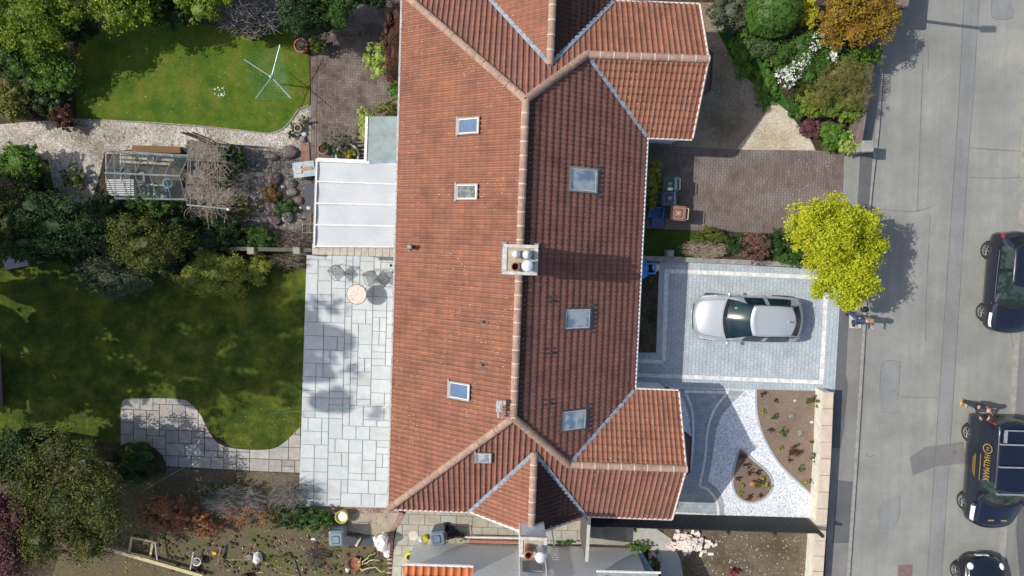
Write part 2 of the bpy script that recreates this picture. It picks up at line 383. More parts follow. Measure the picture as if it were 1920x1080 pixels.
# curved older path
CP = smooth_pts(PX([(226, 765), (232, 750), (250, 747), (335, 748), (358, 758), (376, 778), (390, 806), (408, 830), (440, 841), (500, 843), (530, 832), (563, 800)], .03), 4) + PX([(562, 887), (440, 881), (312, 874), (306, 855), (290, 840), (262, 837), (226, 835)], .03)
M_old = tintmat('old_flags', [(.3, .29, .27), (.38, .35, .31), (.43, .38, .34), (.35, .345, .32), (.47, .43, .375)], .9, 4, .3, stain=((.28, .27, .24), 1.8, .5))
sheet('path_bedding', CP, .02, mat('dark_joint', (.09, .08, .07), .95), world=True)
pave('garden_path', CP, cells_random(bounds(CP), .25, [(2, 2), (3, 2), (2, 2), (2, 1), (3, 2)], rg), .032, M_old, rg, .013)
# southern neighbour's rough ground and paths
sheet('dirt_ground', [(160, 885), (565, 890), (562, 948), (735, 950), (727, 1200), (60, 1200)], .012, M_rough)
sheet('dirt_strip', [(312, 876), (562, 888), (562, 915), (420, 905), (312, 900)], .018, M_dirt)
sheet('dirt_strip', [(562, 948), (745, 951), (750, 966), (640, 966), (600, 962)], .02, grain('rubble', [(.2, .14, .11), (.38, .31, .26), (.27, .2, .16), (.46, .4, .34)], 16, (.7, .62, .55), 1.5))
sheet('concrete_pad', [(655, 963), (748, 962), (732, 1003), (690, 1005), (672, 998), (650, 996), (640, 980)], .024, mat('old_concrete', (.36, .31, .24), .9, (.27, .22, .17), 3, bm=.3), smooth=False)
SP = PX([(755, 948), (1130, 962), (1130, 1020), (800, 1020), (765, 1100), (733, 1100), (740, 1010)], .02)
sheet('path_bedding', SP, .02, M_joint, world=True)
M_slab = tintmat('path_slabs', [(.33, .31, .245), (.38, .335, .27), (.34, .34, .3), (.4, .37, .3), (.36, .36, .32)], .9, 3, .25, stain=((.25, .25, .18), 1.4, .5))
pave('side_path', SP, cells_rows(bounds(SP), .62, .42, .37), .03, M_slab, rg, .011)
be = MB(); bt = smooth_pts(PX([(756, 958), (748, 975), (737, 992), (733, 1010), (731, 1040), (728, 1110)], .03), 4)
n_ = 46
for i in range(n_):
    t = i / n_ * (len(bt) - 1); k = int(t); p = bt[k].lerp(bt[min(k + 1, len(bt) - 1)], t - k); d = (bt[min(k + 1, len(bt) - 1)] - bt[k]).normalized()
    be.box((p.x, p.y, .025), (.2, .062, .05), math.atan2(d.y, d.x) + math.pi / 2, a=rg.random())
tag(be.build('brick_edging', tintmat('pink_brick', [(.42, .25, .2), (.5, .32, .26), (.4, .26, .22)], .9)), kind='structure')
# front, north half: gravel, brown drive, apron
M_bgravel = grain('beige_gravel', [(.34, .29, .21), (.5, .44, .34), (.42, .36, .27), (.62, .56, .45), (.46, .38, .28)], 26, (.8, .76, .7), .7, bm=.8)
M_shgravel = grain('shade_toned_gravel', [(.19, .155, .115), (.27, .22, .165), (.22, .18, .135), (.34, .285, .22)], 24, (.66, .62, .52), .6, bm=.8)  # the beige gravel in browner tones, house shade put into the colour
sheet('gravel_bed', [(1215, 2), (1345, 5), (1362, 60), (1400, 110), (1440, 165), (1478, 212), (1400, 282), (1205, 272)], .012, M_shgravel)
sheet('ground_cover', [(1345, 58), (1392, 50), (1420, 90), (1478, 195), (1474, 207), (1440, 178), (1395, 142), (1372, 110)], .016, grass_mat('verge_green', (.02, .07, .012), (.035, .12, .02), (.06, .17, .03)), 'stuff')
sheet('gravel_bed', [(1478, 208), (1500, 240), (1520, 262), (1529, 282), (1380, 281), (1425, 225), (1450, 190)], .013, M_bgravel)
GR = PX([(1203, 272), (1400, 281), (1530, 282), (1583, 287), (1578, 442), (1300, 432), (1200, 428)], .01)
sheet('drive_bedding', GR, .014, mat('joint_dark', (.08, .068, .06), .95), world=True)
M_bdrive = tintmat('drive_bricks', [(.14, .108, .096), (.162, .126, .112), (.185, .14, .122), (.155, .132, .12), (.2, .148, .128)], .85, 2, .35, stain=((.21, .195, .182), .9, .6))
pave('brick_driveway', GR, cells_rows(bounds(GR), .205, .105, .5, False), .02, M_bdrive, rg, .006)
sheet('driveway_apron', [(1583, 288), (1613, 292), (1604, 440), (1578, 442)], .016, M_road)
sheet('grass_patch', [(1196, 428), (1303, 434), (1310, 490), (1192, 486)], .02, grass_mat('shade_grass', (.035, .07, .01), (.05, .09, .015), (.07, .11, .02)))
# front, south half: grey drive, light borders, curved path, white chippings, beds
M_grey = tintmat('grey_blocks', [(.37, .43, .465), (.4, .455, .49), (.42, .475, .51), (.4, .455, .485), (.44, .495, .53)], .8, 2.5, .2, stain=((.3, .33, .35), 1.1, .5))
GD = PX([(1190, 490), (1240, 489), (1510, 503), (1578, 507), (1565, 738), (1417, 731), (1190, 724)], .02)
sheet('drive_bedding', GD, .014, mat('grey_joint', (.25, .28, .3), .95), world=True)
pave('grey_driveway', GD, cells_rows(bounds(GD), .21, .14, .5, False), .026, M_grey, rg, .005)
M_line = tintmat('light_border', [(.66, .66, .65), (.74, .74, .72), (.7, .7, .68)], .8)
lb = MB()
def line(pts, w=.15, z=.031, sm=False):
    p = PX(pts, z); q = []
    if sm: p = smooth_pts(p, 6)
    for i in range(len(p) - 1):
        n = max(1, int((p[i + 1] - p[i]).length / .2))
        for k in range(n):
            a, b = p[i].lerp(p[i + 1], k / n), p[i].lerp(p[i + 1], (k + 1) / n); d = (b - a).normalized() * .002
            ribbon(lb, [a + d, b - d], w, z, 0, rg.random())
line([(1246, 508), (1400, 514), (1510, 519), (1552, 521)]); line([(1250, 512), (1245, 677)], .15, .0315); line([(1244, 679), (1192, 676)], .15, .032)
line([(1192, 703), (1300, 707), (1400, 711), (1543, 717)]); line([(1550, 525), (1545, 620), (1540, 713)], .17, .0315)
line([(1284, 734), (1366, 736)], .11, .036); line([(1286, 738), (1297, 765), (1300, 800), (1299, 840), (1294, 880)], .09, .0365, True)
line([(1362, 739), (1342, 764), (1331, 790), (1326, 815), (1322, 860), (1312, 910)], .09, .0365, True)
line([(1312, 912), (1326, 917), (1338, 930), (1345, 945), (1347, 966)], .09, .037, True); line([(1346, 968), (1262, 963)], .13, .0375)
tag(lb.build('border_lines', M_line), kind='structure')
CPa = PX([(1262, 728), (1396, 733), (1370, 758), (1352, 780), (1343, 805), (1338, 840), (1333, 875), (1327, 903), (1342, 913), (1352, 926), (1357, 945), (1357, 978), (1200, 975), (1240, 880), (1292, 880), (1297, 830), (1293, 785), (1283, 750)], .03)
M_slate = tintmat('slate_blocks', [(.28, .325, .35), (.32, .365, .39), (.36, .4, .425)], .8, 2.5, .16)
sheet('path_bedding', CPa, .028, MATS['grey_joint'], world=True)
pave('curved_path', CPa, cells_rows(bounds(CPa), .2, .14, .5, True), .033, M_slate, rg, .005)
M_white = grain('white_chippings', [(.34, .38, .43), (.8, .82, .84), (.58, .62, .66), (.9, .91, .92), (.26, .3, .36)], 30, (.9, .92, .95), 1.5, bm=.9)
sheet('white_gravel', [(1255, 726), (1425, 731), (1428, 790), (1460, 850), (1500, 900), (1535, 935), (1533, 990), (1240, 985)], .022, M_white)
SB = smooth_pts(PX([(1417, 745), (1419, 775), (1431, 818), (1460, 868), (1500, 908), (1530, 935)], .03), 4)
sheet('flower_bed', PX([(1535, 733), (1417, 730)], .03) + SB + PX([(1536, 936)]), .04, M_bedsoil, world=True)
TD = smooth_pts(PX([(1386, 843), (1379, 865), (1374, 890), (1374, 912), (1384, 932), (1406, 942), (1430, 936), (1445, 920), (1447, 900), (1436, 882), (1412, 862), (1396, 846)], .03), 4, True)
sheet('flower_bed', TD, .042, M_bedsoil, world=True)
sheet('flower_bed', [(1192, 492), (1236, 492), (1230, 661), (1190, 661)], .034, M_soil)
sb = MB(); ribbon(sb, PX([(1417, 730)], .03) + SB, .07, .0, .06); ribbon(sb, TD + [TD[0]], .07, 0, .062)
ribbon(sb, PX([(1237, 492), (1231, 663), (1190, 663)], 0), .06, 0, .05); tag(sb.build('bed_edging', mat('granite_setts', (.4, .42, .44), .8, (.3, .32, .34), 18)), kind='structure')
# scattered litter: daisies, fallen leaves, stones
def litter(name, region, n, size, m, z, seed=1, dens=None):
    q = random.Random(seed); b = MB(); Wp = PX(region); x0, y0, x1, y1 = min(p.x for p in Wp), min(p.y for p in Wp), max(p.x for p in Wp), max(p.y for p in Wp); k = 0
    while k < n:
        x, y = q.uniform(x0, x1), q.uniform(y0, y1); ins = False; j = len(Wp) - 1
        for i in range(len(Wp)):
            if (Wp[i].y > y) != (Wp[j].y > y) and x < (Wp[j].x - Wp[i].x) * (y - Wp[i].y) / (Wp[j].y - Wp[i].y) + Wp[i].x: ins = not ins
            j = i
        if not ins: continue
        k += 1; s = size * q.uniform(.5, 1.3); b.box((x, y, z + s * .2), (s, s * q.uniform(.6, 1), s * .5), q.uniform(0, 3), .7, q.random())
    return tag(b.build(name, m), kind='stuff')
litter('daisies', [(150, 130), (570, 110), (560, 200), (505, 240), (150, 215)], 60, .024, mat('petal', (.8, .8, .74)), .02, 5)
litter('daisies', [(402, 165), (420, 163), (424, 182), (404, 186)], 22, .05, MATS['petal'], .02, 6)
litter('daisies', [(400, 760), (555, 740), (540, 820), (440, 835)], 24, .02, MATS['petal'], .02, 8)
litter('pebble_scatter', [(1300, 35), (1350, 60), (1520, 280), (1230, 270)], 260, .03, M_bgravel, .014, 7)
litter('leaf_litter', [(170, 890), (725, 955), (725, 1075), (200, 1075)], 900, .05, leafmat('litter_leaf', [(.2, .1, .04), (.35, .2, .1), (.5, .42, .3), (.15, .12, .07)], 0), .014, 9)
litter('dry_sticks', [(230, 1000), (700, 1005), (725, 1075), (330, 1075)], 260, .11, M_soil, .012, 29)
litter('stones', [(560, 1000), (725, 1010), (725, 1075), (400, 1075), (300, 1040)], 50, .07, M_kerb, .014, 19)
litter('stones', [(1300, 1000), (1530, 1005), (1525, 1078), (1280, 1078)], 160, .05, M_gravel, .014, 12)
litter('stones', [(100, 240), (580, 300), (570, 430), (440, 390), (200, 270)], 240, .06, M_gravel, .02, 14)
litter('petals', [(1470, 290), (1570, 295), (1460, 400)], 26, .022, MATS['petal'], .024, 15)
sheet('dirt_ground', [(1245, 985), (1545, 990), (1535, 1200), (1240, 1200)], .011, M_dirt)
# ------------------------------------------------------------------ foliage
def leafcloud(lobes, n, size, seed, clump=.3, k=34, flat=.35, asp=.62, shell=.72):
    """leaves gathered in clumps over a set of ellipsoids (cx,cy,cz,rx,ry,rz)"""
    g = np.random.default_rng(seed); lb = np.array(lobes, float)
    wt = (lb[:, 3] * lb[:, 4]) ** .9; wt /= wt.sum(); nc = max(6, n // k); li = g.choice(len(lb), nc, p=wt)
    d = g.normal(size=(nc, 3)); d[:, 2] = np.abs(d[:, 2]) * .9 + np.where(g.random(nc) < .3, -.5, .05); d /= np.linalg.norm(d, axis=1)[:, None]
    rad = g.uniform(shell, 1.06, nc) ** 1.0
    cc = lb[li, :3] + d * lb[li, 3:] * rad[:, None]
    cr = clump * np.cbrt(lb[li, 3] * lb[li, 4] * lb[li, 5]) * g.uniform(.55, 1.25, nc); cv = g.random(nc)
    ci = g.integers(0, nc, n); off = g.normal(size=(n, 3)) * .5; off *= cr[ci][:, None]; off[:, 2] *= .75
    p = cc[ci] + off
    nrm = d[ci] * .9 + g.normal(size=(n, 3)) * .75 + np.array([0, 0, flat]); nrm /= np.linalg.norm(nrm, axis=1)[:, None]
    t = np.cross(nrm, g.normal(size=(n, 3))); t /= np.linalg.norm(t, axis=1)[:, None]; u = np.cross(nrm, t)
    s = (size * g.uniform(.6, 1.35, n))[:, None]
    bend = nrm * s * .18
    v = np.stack([p - t * s * .5, p + u * s * .5 * asp + bend, p + t * s * .55, p - u * s * .5 * asp + bend], 1)
    v[:, :, 2] = np.maximum(v[:, :, 2], .03)
    val = np.clip(.55 * cv[ci] + .45 * g.random(n), 0, 1)
    return v.reshape(-1, 3), val
def leafobj(name, lobes, n, size, m, seed, parent=None, core=.62, loc=(0, 0, 0), **kw):
    v, val = leafcloud(lobes, n, size, seed, **kw); nf = len(v) // 4
    f = np.arange(nf * 4).reshape(-1, 4)
    b = MB()
    if core:
        for i, l in enumerate(lobes): b.blob(l[:3], (l[3] * core, l[4] * core, l[5] * core * .9), seed + i, .07, 8, 6)
    me = bpy.data.meshes.new(name); cvs = np.array(b.v).reshape(-1, 3) if b.v else np.zeros((0, 3))
    allv = np.concatenate([v, cvs]) - np.array(loc)
    me.from_pydata(allv.tolist(), [], f.tolist() + [tuple(i + nf * 4 for i in q) for q in b.f])
    at = me.attributes.new('v', 'FLOAT', 'FACE'); at.data.foreach_set('value', np.concatenate([val, np.full(len(b.f), .15)]).astype(np.float32))
    me.materials.append(m); me.update(); o = bpy.data.objects.new(name, me); COL.objects.link(o)
    if parent is not None: o.parent = parent
    return o
def stems(b, base, tips, r0, r1, rng, segs=4, wob=.12, n=4):
    for t in tips:
        t = Vector(t); pts = []; L = (t - Vector(base)).length
        for i in range(segs + 1):
            k = i / segs; p = Vector(base).lerp(t, k); p.z = base[2] + (t.z - base[2]) * (k ** .8)
            if 0 < i < segs: p += Vector((rng.uniform(-1, 1), rng.uniform(-1, 1), rng.uniform(-1, 1))) * wob * L
            pts.append(p)
        b.tube(pts, [r0 + (r1 - r0) * i / segs for i in range(segs + 1)], n, False)
M_bark = mat('bark', (.13, .1, .075), .95, (.07, .055, .04), 9, bm=.6)
M_twig = mat('twig', (.33, .27, .21), .95, (.2, .16, .12), 9)
M_greytwig = mat('grey_twig', (.3, .28, .26), .95, (.17, .155, .145), 9)
def lobeset(c, r, seed, m=8, sub=.45, spread=.72, main=.72):
    g = random.Random(seed); out = [(c[0], c[1], c[2], r[0] * main, r[1] * main, r[2] * .85)]
    for i in range(m):
        a = 2 * math.pi * (i + g.uniform(-.3, .3)) / m; k = spread * g.uniform(.78, 1.12); q = sub * g.uniform(.75, 1.2)
        out.append((c[0] + math.cos(a) * r[0] * k, c[1] + math.sin(a) * r[1] * k, c[2] + g.uniform(-.35, .4) * r[2], r[0] * q, r[1] * q, r[2] * q * 1.1))
    return out
_seed = [100]
def plant(name, label, cat, px, py, rx, ry, z0, z1, m, n, leaf, m_st=None, group=None, kind='tree', lobes=8, core=.62, z=None, spread=.72, circles=None, **kw):
    """a tree (trunk, crown) or a shrub (stems, foliage); the outline is traced at the crown's own height"""
    _seed[0] += 7; sd = _seed[0]; zc = (z0 + z1) / 2 if z is None else z; c = P(px, py, zc); sc = (HC - zc) / FP
    base = Vector((c.x, c.y, 0)); r = (rx * sc, ry * sc, (z1 - z0) / 2)
    LS = lobeset((0, 0, (z0 + z1) / 2), r, sd, lobes, .45, spread) if lobes else [(0, 0, (z0 + z1) / 2, r[0], r[1], r[2])]
    if circles:
        LS = []; gq = random.Random(sd)
        for qx, qy, qr in circles:
            zz = zc + gq.uniform(-.25, .3) * (z1 - z0); q = P(qx, qy, zz) - base; rr = qr * (HC - zz) / FP; LS.append((q.x, q.y, zz, rr, rr, rr * .9))
    t = thing(name, label, cat, base, 0, group)
    leafobj('crown' if kind == 'tree' else 'foliage', LS, n, leaf, m, sd, t, core, **kw)
    b = MB(); g = random.Random(sd); ms = m_st or M_bark
    if kind == 'tree':
        h = z0 + (z1 - z0) * .35; tr = .06 + .018 * z1
        b.tube([(0, 0, -.02), (tr * .3, 0, h * .4), (-tr * .2, tr * .2, h)], [tr * 1.25, tr, tr * .75], 8)
        stems(b, (-tr * .2, tr * .2, h * .85), [(l[0], l[1], l[2] + l[5] * .3) for l in LS[1:]], tr * .5, .012, g, 4, .07, 5); b.build('trunk', ms, t)
    else:
        stems(b, (0, 0, 0), [(l[0] * .8, l[1] * .8, l[2]) for l in LS[:6]], .02, .006, g, 3, .06, 4); b.build('stem', ms, t)
    return t
def bare(name, label, cat, px, py, rx, ry, z0, z1, m, n, group=None, r0=.012, forks=3, wob=.12, seed=None, part='branches'):
    """leafless shrub or climber: many thin forking stems"""
    _seed[0] += 7; g = random.Random(_seed[0]); zc = (z0 + z1) / 2; c = P(px, py, zc); sc = (HC - zc) / FP; base = Vector((c.x, c.y, 0))
    t = thing(name, label, cat, base, 0, group); b = MB()
    for i in range(n):
        a = g.uniform(0, 6.283); k = math.sqrt(g.random()); x, y = math.cos(a) * rx * sc * k, math.sin(a) * ry * sc * k
        tip = Vector((x, y, z0 + (z1 - z0) * g.uniform(.55, 1) * (1 - .45 * k * k)))
        s0 = Vector((x * .3 + g.uniform(-.1, .1), y * .3 + g.uniform(-.1, .1), 0))
        stems(b, s0, [tip], r0, r0 * .5, g, 4, wob * .6, 3)
        for _ in range(forks):
            q = s0.lerp(tip, g.uniform(.4, .85)); e = q + Vector((g.uniform(-1, 1) * rx * sc, g.uniform(-1, 1) * ry * sc, g.uniform(0, .6))) * .35
            stems(b, q, [e], r0 * .6, r0 * .3, g, 2, .15, 3)
    b.build(part, m, t); return t
G_ = {}
def G(k, *a, **kw):
    if k not in G_: G_[k] = leafmat(k, *a, **kw)
    return G_[k]
LIME = G('lime_leaf', [(.10, .17, .012), (.19, .27, .02), (.3, .36, .03)], trans=.3)
MID = G('mid_leaf', [(.03, .08, .015), (.06, .14, .02), (.11, .2, .03)])
BRI = G('bright_leaf', [(.06, .14, .02), (.11, .23, .025), (.2, .33, .04)])
DRK = G('dark_leaf', [(.02, .045, .012), (.035, .075, .018), (.06, .11, .025)])
OLI = G('olive_leaf', [(.05, .07, .012), (.1, .12, .018), (.17, .18, .03)])
VAR = G('mottled_leaf', [(.05, .08, .015), (.15, .17, .03), (.34, .33, .08), (.09, .11, .02)])
YEL = G('yellow_leaf', [(.34, .4, .012), (.48, .52, .02), (.62, .62, .04)], trans=.35)
ORG = G('orange_leaf', [(.17, .08, .025), (.27, .15, .02), (.36, .27, .025), (.2, .17, .02)], trans=.3)
GOL = G('gold_leaf', [(.25, .27, .02), (.45, .42, .03), (.6, .55, .05)], trans=.3)
RED = G('dark_red_leaf', [(.07, .025, .02), (.12, .05, .03), (.09, .08, .03)])
PUR = G('purple_leaf', [(.1, .035, .045), (.17, .07, .08), (.26, .13, .14)])
BRO = G('beech_leaf', [(.16, .06, .03), (.32, .13, .06), (.45, .22, .1), (.2, .12, .06)], trans=.15)
GRY = G('grey_leaf', [(.06, .08, .045), (.11, .135, .08), (.17, .2, .12)])
TEA = G('teal_leaf', [(.02, .09, .045), (.04, .15, .08), (.07, .2, .1)])
PALE = G('pale_leaf', [(.25, .34, .06), (.4, .5, .12), (.5, .58, .2)])
DOT = G('dotted_leaf', [(.08, .11, .015), (.22, .26, .03), (.45, .47, .09), (.12, .15, .02)])
DOL = G('autumn_olive_leaf', [(.03, .045, .01), (.07, .09, .014), (.12, .14, .02), (.2, .13, .04)])
WHI = G('white_blossom', [(.7, .72, .66), (.85, .86, .82)], trans=.1)
ROS = G('pink_blossom', [(.5, .12, .15), (.7, .35, .4)], trans=.1)
# ------------------------------------------------------------------ tiled roofs
def tile_mat(name, cols, moss=.5, lich=1., groove=.62, soot=None, cg=.88):
    m, t, b = new_mat(name); b.inputs['Roughness'].default_value = .8; b.inputs['Specular IOR Level'].default_value = .25
    uv = t.nodes.new('ShaderNodeUVMap'); uv.uv_map = 'tile'
    fl = t.nodes.new('ShaderNodeVectorMath'); fl.operation = 'FLOOR'; t.links.new(uv.outputs[0], fl.inputs[0])
    wn = t.nodes.new('ShaderNodeTexWhiteNoise'); wn.noise_dimensions = '2D'; t.links.new(fl.outputs[0], wn.inputs['Vector'])
    n = len(cols); c = ramp(t, wn.outputs[0], [(i / (n - 1), k) for i, k in enumerate(cols)])
    fr = t.nodes.new('ShaderNodeVectorMath'); fr.operation = 'FRACTION'; t.links.new(uv.outputs[0], fr.inputs[0]); sx = t.nodes.new('ShaderNodeSeparateXYZ'); t.links.new(fr.outputs[0], sx.inputs[0])
    gr = ramp(t, sx.outputs[0], [(0, (groove,) * 3), (.12, (groove,) * 3), (.3, (1, 1, 1)), (.5, (1, 1, 1)), (.62, (1.12,) * 3), (.8, (1.05,) * 3), (.94, (groove,) * 3)]); c = mix(t, 1., c, gr, 'MULTIPLY')  # joint shadow and dirt painted along tile sides, a highlight on the roll
    gr = ramp(t, sx.outputs[1], [(0, (cg,) * 3), (.16, (cg,) * 3), (.28, (1, 1, 1))]); c = mix(t, 1., c, gr, 'MULTIPLY')  # shadow line and dirt of the course painted at each tile's lower edge
    if soot:      # black algae below the ridge, in runs
        su = t.nodes.new('ShaderNodeSeparateXYZ'); t.links.new(uv.outputs[0], su.inputs[0]); mp = t.nodes.new('ShaderNodeMapping'); mp.inputs['Scale'].default_value = (1.3, .5, 1); t.links.new(uv.outputs[0], mp.inputs[0])
        nn = noise(t, 1., 4, .7, mp.outputs[0]); ad = t.nodes.new('ShaderNodeMath'); ad.operation = 'MULTIPLY_ADD'; t.links.new(nn, ad.inputs[0]); ad.inputs[1].default_value = soot[1]; t.links.new(su.outputs[1], ad.inputs[2])
        c = mix(t, mrange(t, ad.outputs[0], soot[0], soot[0] + soot[2], 0, .85), c, (.035, .022, .02))
    g = ramp(t, noise(t, 1.3, 8, .7), [(.3, (.7, .66, .64)), (.5, (1, 1, 1)), (.7, (1.2, 1.1, 1.02))]); c = mix(t, 1., c, g, 'MULTIPLY')
    g = ramp(t, noise(t, 24, 4, .8), [(.3, (.85,) * 3), (.7, (1.12,) * 3)]); c = mix(t, 1., c, g, 'MULTIPLY')
    # soot and moss that gather in runs down the slope
    mp = t.nodes.new('ShaderNodeMapping'); mp.inputs['Scale'].default_value = (2.2, .12, 1); t.links.new(uv.outputs[0], mp.inputs[0])
    c = mix(t, mrange(t, noise(t, 1., 5, .7, mp.outputs[0]), .5, .72, 0, moss), c, (.06, .04, .032))
    sp = mrange(t, voro(t, 7.5, out='Distance'), .1, .15, 1, 0); k = mrange(t, noise(t, .9, 3), .47, .6, 0, lich)
    mm = t.nodes.new('ShaderNodeMath'); mm.operation = 'MULTIPLY'; t.links.new(sp, mm.inputs[0]); t.links.new(k, mm.inputs[1])
    c = mix(t, mm.outputs[0], c, (.62, .5, .42))
    t.links.new(c, b.inputs['Base Color']); bump(t, b, noise(t, 55, 3), .25, .01); return m
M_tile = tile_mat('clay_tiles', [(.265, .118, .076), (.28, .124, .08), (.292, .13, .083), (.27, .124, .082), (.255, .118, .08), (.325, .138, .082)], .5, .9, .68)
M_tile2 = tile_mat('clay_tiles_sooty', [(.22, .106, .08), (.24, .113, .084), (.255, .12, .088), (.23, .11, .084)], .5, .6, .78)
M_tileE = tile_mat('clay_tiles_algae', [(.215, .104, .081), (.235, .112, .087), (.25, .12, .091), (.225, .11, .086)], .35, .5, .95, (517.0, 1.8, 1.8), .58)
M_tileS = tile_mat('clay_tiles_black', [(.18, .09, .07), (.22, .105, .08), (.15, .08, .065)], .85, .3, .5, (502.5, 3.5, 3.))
M_tile3 = tile_mat('orange_tiles', [(.5, .16, .06), (.56, .19, .08), (.45, .13, .05)], .3, .4)
PROF = [(0, .0), (.38, .05), (.52, .8), (.64, 1.), (.76, .85), (.92, .05), (1., 0.)]
def tiled(name, poly, eave, parent, w=.165, ch=.26, m=None, amp=.03, th=.026, off=0.):
    """a plane of profiled tiles: poly = coplanar corners, eave = two points along the horizontal direction"""
    m = m or M_tile
    o = Vector(eave[0]); u = (Vector(eave[1]) - o).normalized(); p = [Vector(q) for q in poly]
    n = None
    cen = sum(p, Vector()) / len(p); nn = (p[1] - p[0]).cross(p[2] - p[1])
    for i in range(len(p)):
        q = (p[(i + 1) % len(p)] - p[i]).cross(p[(i + 2) % len(p)] - p[(i + 1) % len(p)])
        if q.length > nn.length: nn = q
    n = nn.normalized(); n = n if n.z > 0 else -n; v = n.cross(u)
    if v.z < 0: v = -v; 
    uv = [((q - o).dot(u), (q - o).dot(v)) for q in p]
    ar = sum(uv[i][0] * uv[(i + 1) % len(uv)][1] - uv[(i + 1) % len(uv)][0] * uv[i][1] for i in range(len(uv)))
    if ar < 0: uv.reverse()
    E = [(uv[i], uv[(i + 1) % len(uv)]) for i in range(len(uv))]
    def inside(x, y): return all((b[0] - a[0]) * (y - a[1]) - (b[1] - a[1]) * (x - a[0]) >= 0 for a, b in E)
    x0, x1 = min(q[0] for q in uv), max(q[0] for q in uv); y0, y1 = min(q[1] for q in uv), max(q[1] for q in uv)
    b = MB(); UV = []
    def hgt(x, y, k):
        f = (x / w) % 1.0
        if x / w - math.floor(x / w) > .9999: f = 0
        h = 0
        for (a, ha), (c, hc) in zip(PROF, PROF[1:]):
            if a <= f <= c: h = ha + (hc - ha) * (f - a) / (c - a); break
        return h * amp + th * (1 - (y - (y0 + k * ch)) / ch) + off
    def put(x, y, h): return o + u * x + v * y + n * h
    i0, i1 = math.floor(x0 / w), math.ceil(x1 / w); nk = math.ceil((y1 - y0) / ch)
    for k in range(nk):
        ya, yb = y0 + k * ch, y0 + (k + 1) * ch
        for i in range(i0, i1):
            c4 = [(i * w, ya), ((i + 1) * w, ya), ((i + 1) * w, yb), (i * w, yb)]; fl = [inside(*q) for q in c4]
            if not any(fl) and not clip(uv, c4): continue
            for (a, ha), (c, hc) in zip(PROF, PROF[1:]):
                xa, xb = (i + a) * w, (i + c) * w; q = [(xa, ya), (xb, ya), (xb, yb), (xa, yb)]
                if not all(fl):
                    q = clip(uv, q)
                    if len(q) < 3: continue
                if len(q) == 4 and all(fl):
                    vs = [put(xa, ya, ha * amp + th + off), put(xb, ya, hc * amp + th + off), put(xb, yb, hc * amp + off), put(xa, yb, ha * amp + off)]
                else: vs = [put(x, y, hgt(x, y, k)) for x, y in q]
                b.add(vs, [tuple(range(len(vs)))]); UV += [(min(max(x / w, i + .01), i + .99) + 500, k + 500 + min(max((y - ya) / ch, .02), .98)) for x, y in q]
                if k and all(fl):     # the lower edge of the course stands over the one below
                    b.add([put(xb, ya, hc * amp + th + off), put(xa, ya, ha * amp + th + off), put(xa, ya, ha * amp + off - .002), put(xb, ya, hc * amp + off - .002)], [(0, 1, 2, 3)])
                    UV += [(i + 500.5, k + 500.5)] * 4
    b.uv = UV; return b.build(name, m, parent)
def ridge(name, p0, p1, parent, r=.125, seg=.43, mort=True, lift=.03, m=None):
    p0, p1 = Vector(p0), Vector(p1); L = (p1 - p0).length; n = max(1, round(L / seg)); d = (p1 - p0) / n; dn = d.normalized()
    a = dn.cross(Vector((0, 0, 1))).normalized(); up = a.cross(dn); b = MB(); g = random.Random(int(L * 100)); K = 9
    for i in range(n):
        q0 = p0 + d * i + up * lift; q1 = q0 + d * (.93 if mort else .985); v = []; e = g.uniform(-.01, .01)
        for q, rr in ((q0, r * 1.0), (q1, r * .96)):
            v += [q + (a * math.cos(t) * rr + up * (math.sin(t) * rr * .92 - .03 + e)) for t in (math.pi * (k / (K - 1) * 1.16 - .08) for k in range(K))]
        b.mi = 0; b.add(v, [(k, k + 1, K + k + 1, K + k) for k in range(K - 1)] + [tuple(range(K)), tuple(range(2 * K - 1, K - 1, -1))], g.random())
        if mort or i % 3 == 0:
            b.mi = 1; v = []; 
            for q, rr in ((q1 - d * .01, r * (1.02 if mort else .98)), (q0 + d * (1.02 if mort else 1.), r * (1.02 if mort else .98))):
                v += [q + (a * math.cos(t) * rr + up * (math.sin(t) * rr * .92 - .025)) for t in (math.pi * (k / (K - 1) * 1.16 - .08) for k in range(K))]
            b.add(v, [(k, k + 1, K + k + 1, K + k) for k in range(K - 1)], 1)
    return b.build(name, [m or M_ridge, M_mort if mort else M_ridge], parent)
M_ridge = tintmat('ridge_tiles', [(.33, .215, .165), (.38, .25, .19), (.42, .28, .215), (.35, .23, .175)], .9, 9, .35, stain=((.2, .15, .12), 5, .5))
M_mort = mat('mortar', (.62, .5, .42), .9, (.45, .36, .3), 14)
M_lead = mat('lead', (.3, .36, .43), .45, (.17, .21, .26), 5, spec=.5)
M_render = mat('white_render', (.86, .86, .84), .9, (.76, .76, .74), 1.5, bm=.3, bsc=40)
M_white_p = mat('white_paint', (.78, .76, .74), .5, (.62, .57, .54), 6)
M_pinkedge = mat('pale_verge', (.66, .55, .5), .8, (.5, .4, .36), 10)
M_frame = mat('window_frame_grey', (.27, .28, .28), .4, (.2, .21, .21), 6)
M_dframe = mat('window_frame_dark', (.1, .1, .105), .4, (.065, .065, .07), 6)
M_black = mat('black_plastic', (.02, .02, .022), .45)
def glassm(name, c, c2=None, sc=2.5, r=.06, spec=.8):
    m, t, b = new_mat(name); b.inputs['Roughness'].default_value = r; b.inputs['Specular IOR Level'].default_value = spec
    b.inputs['Coat Weight'].default_value = .6 if r < .1 else .12
    t.links.new(ramp(t, noise(t, sc, 2), [(.42, c), (.58, c2 or c)]), b.inputs['Base Color']); return m
M_glass = glassm('skylight_glass', (.06, .13, .25), (.05, .105, .2))
M_glassd = glassm('skylight_glass_dark', (.05, .055, .055), (.13, .15, .14), 7)
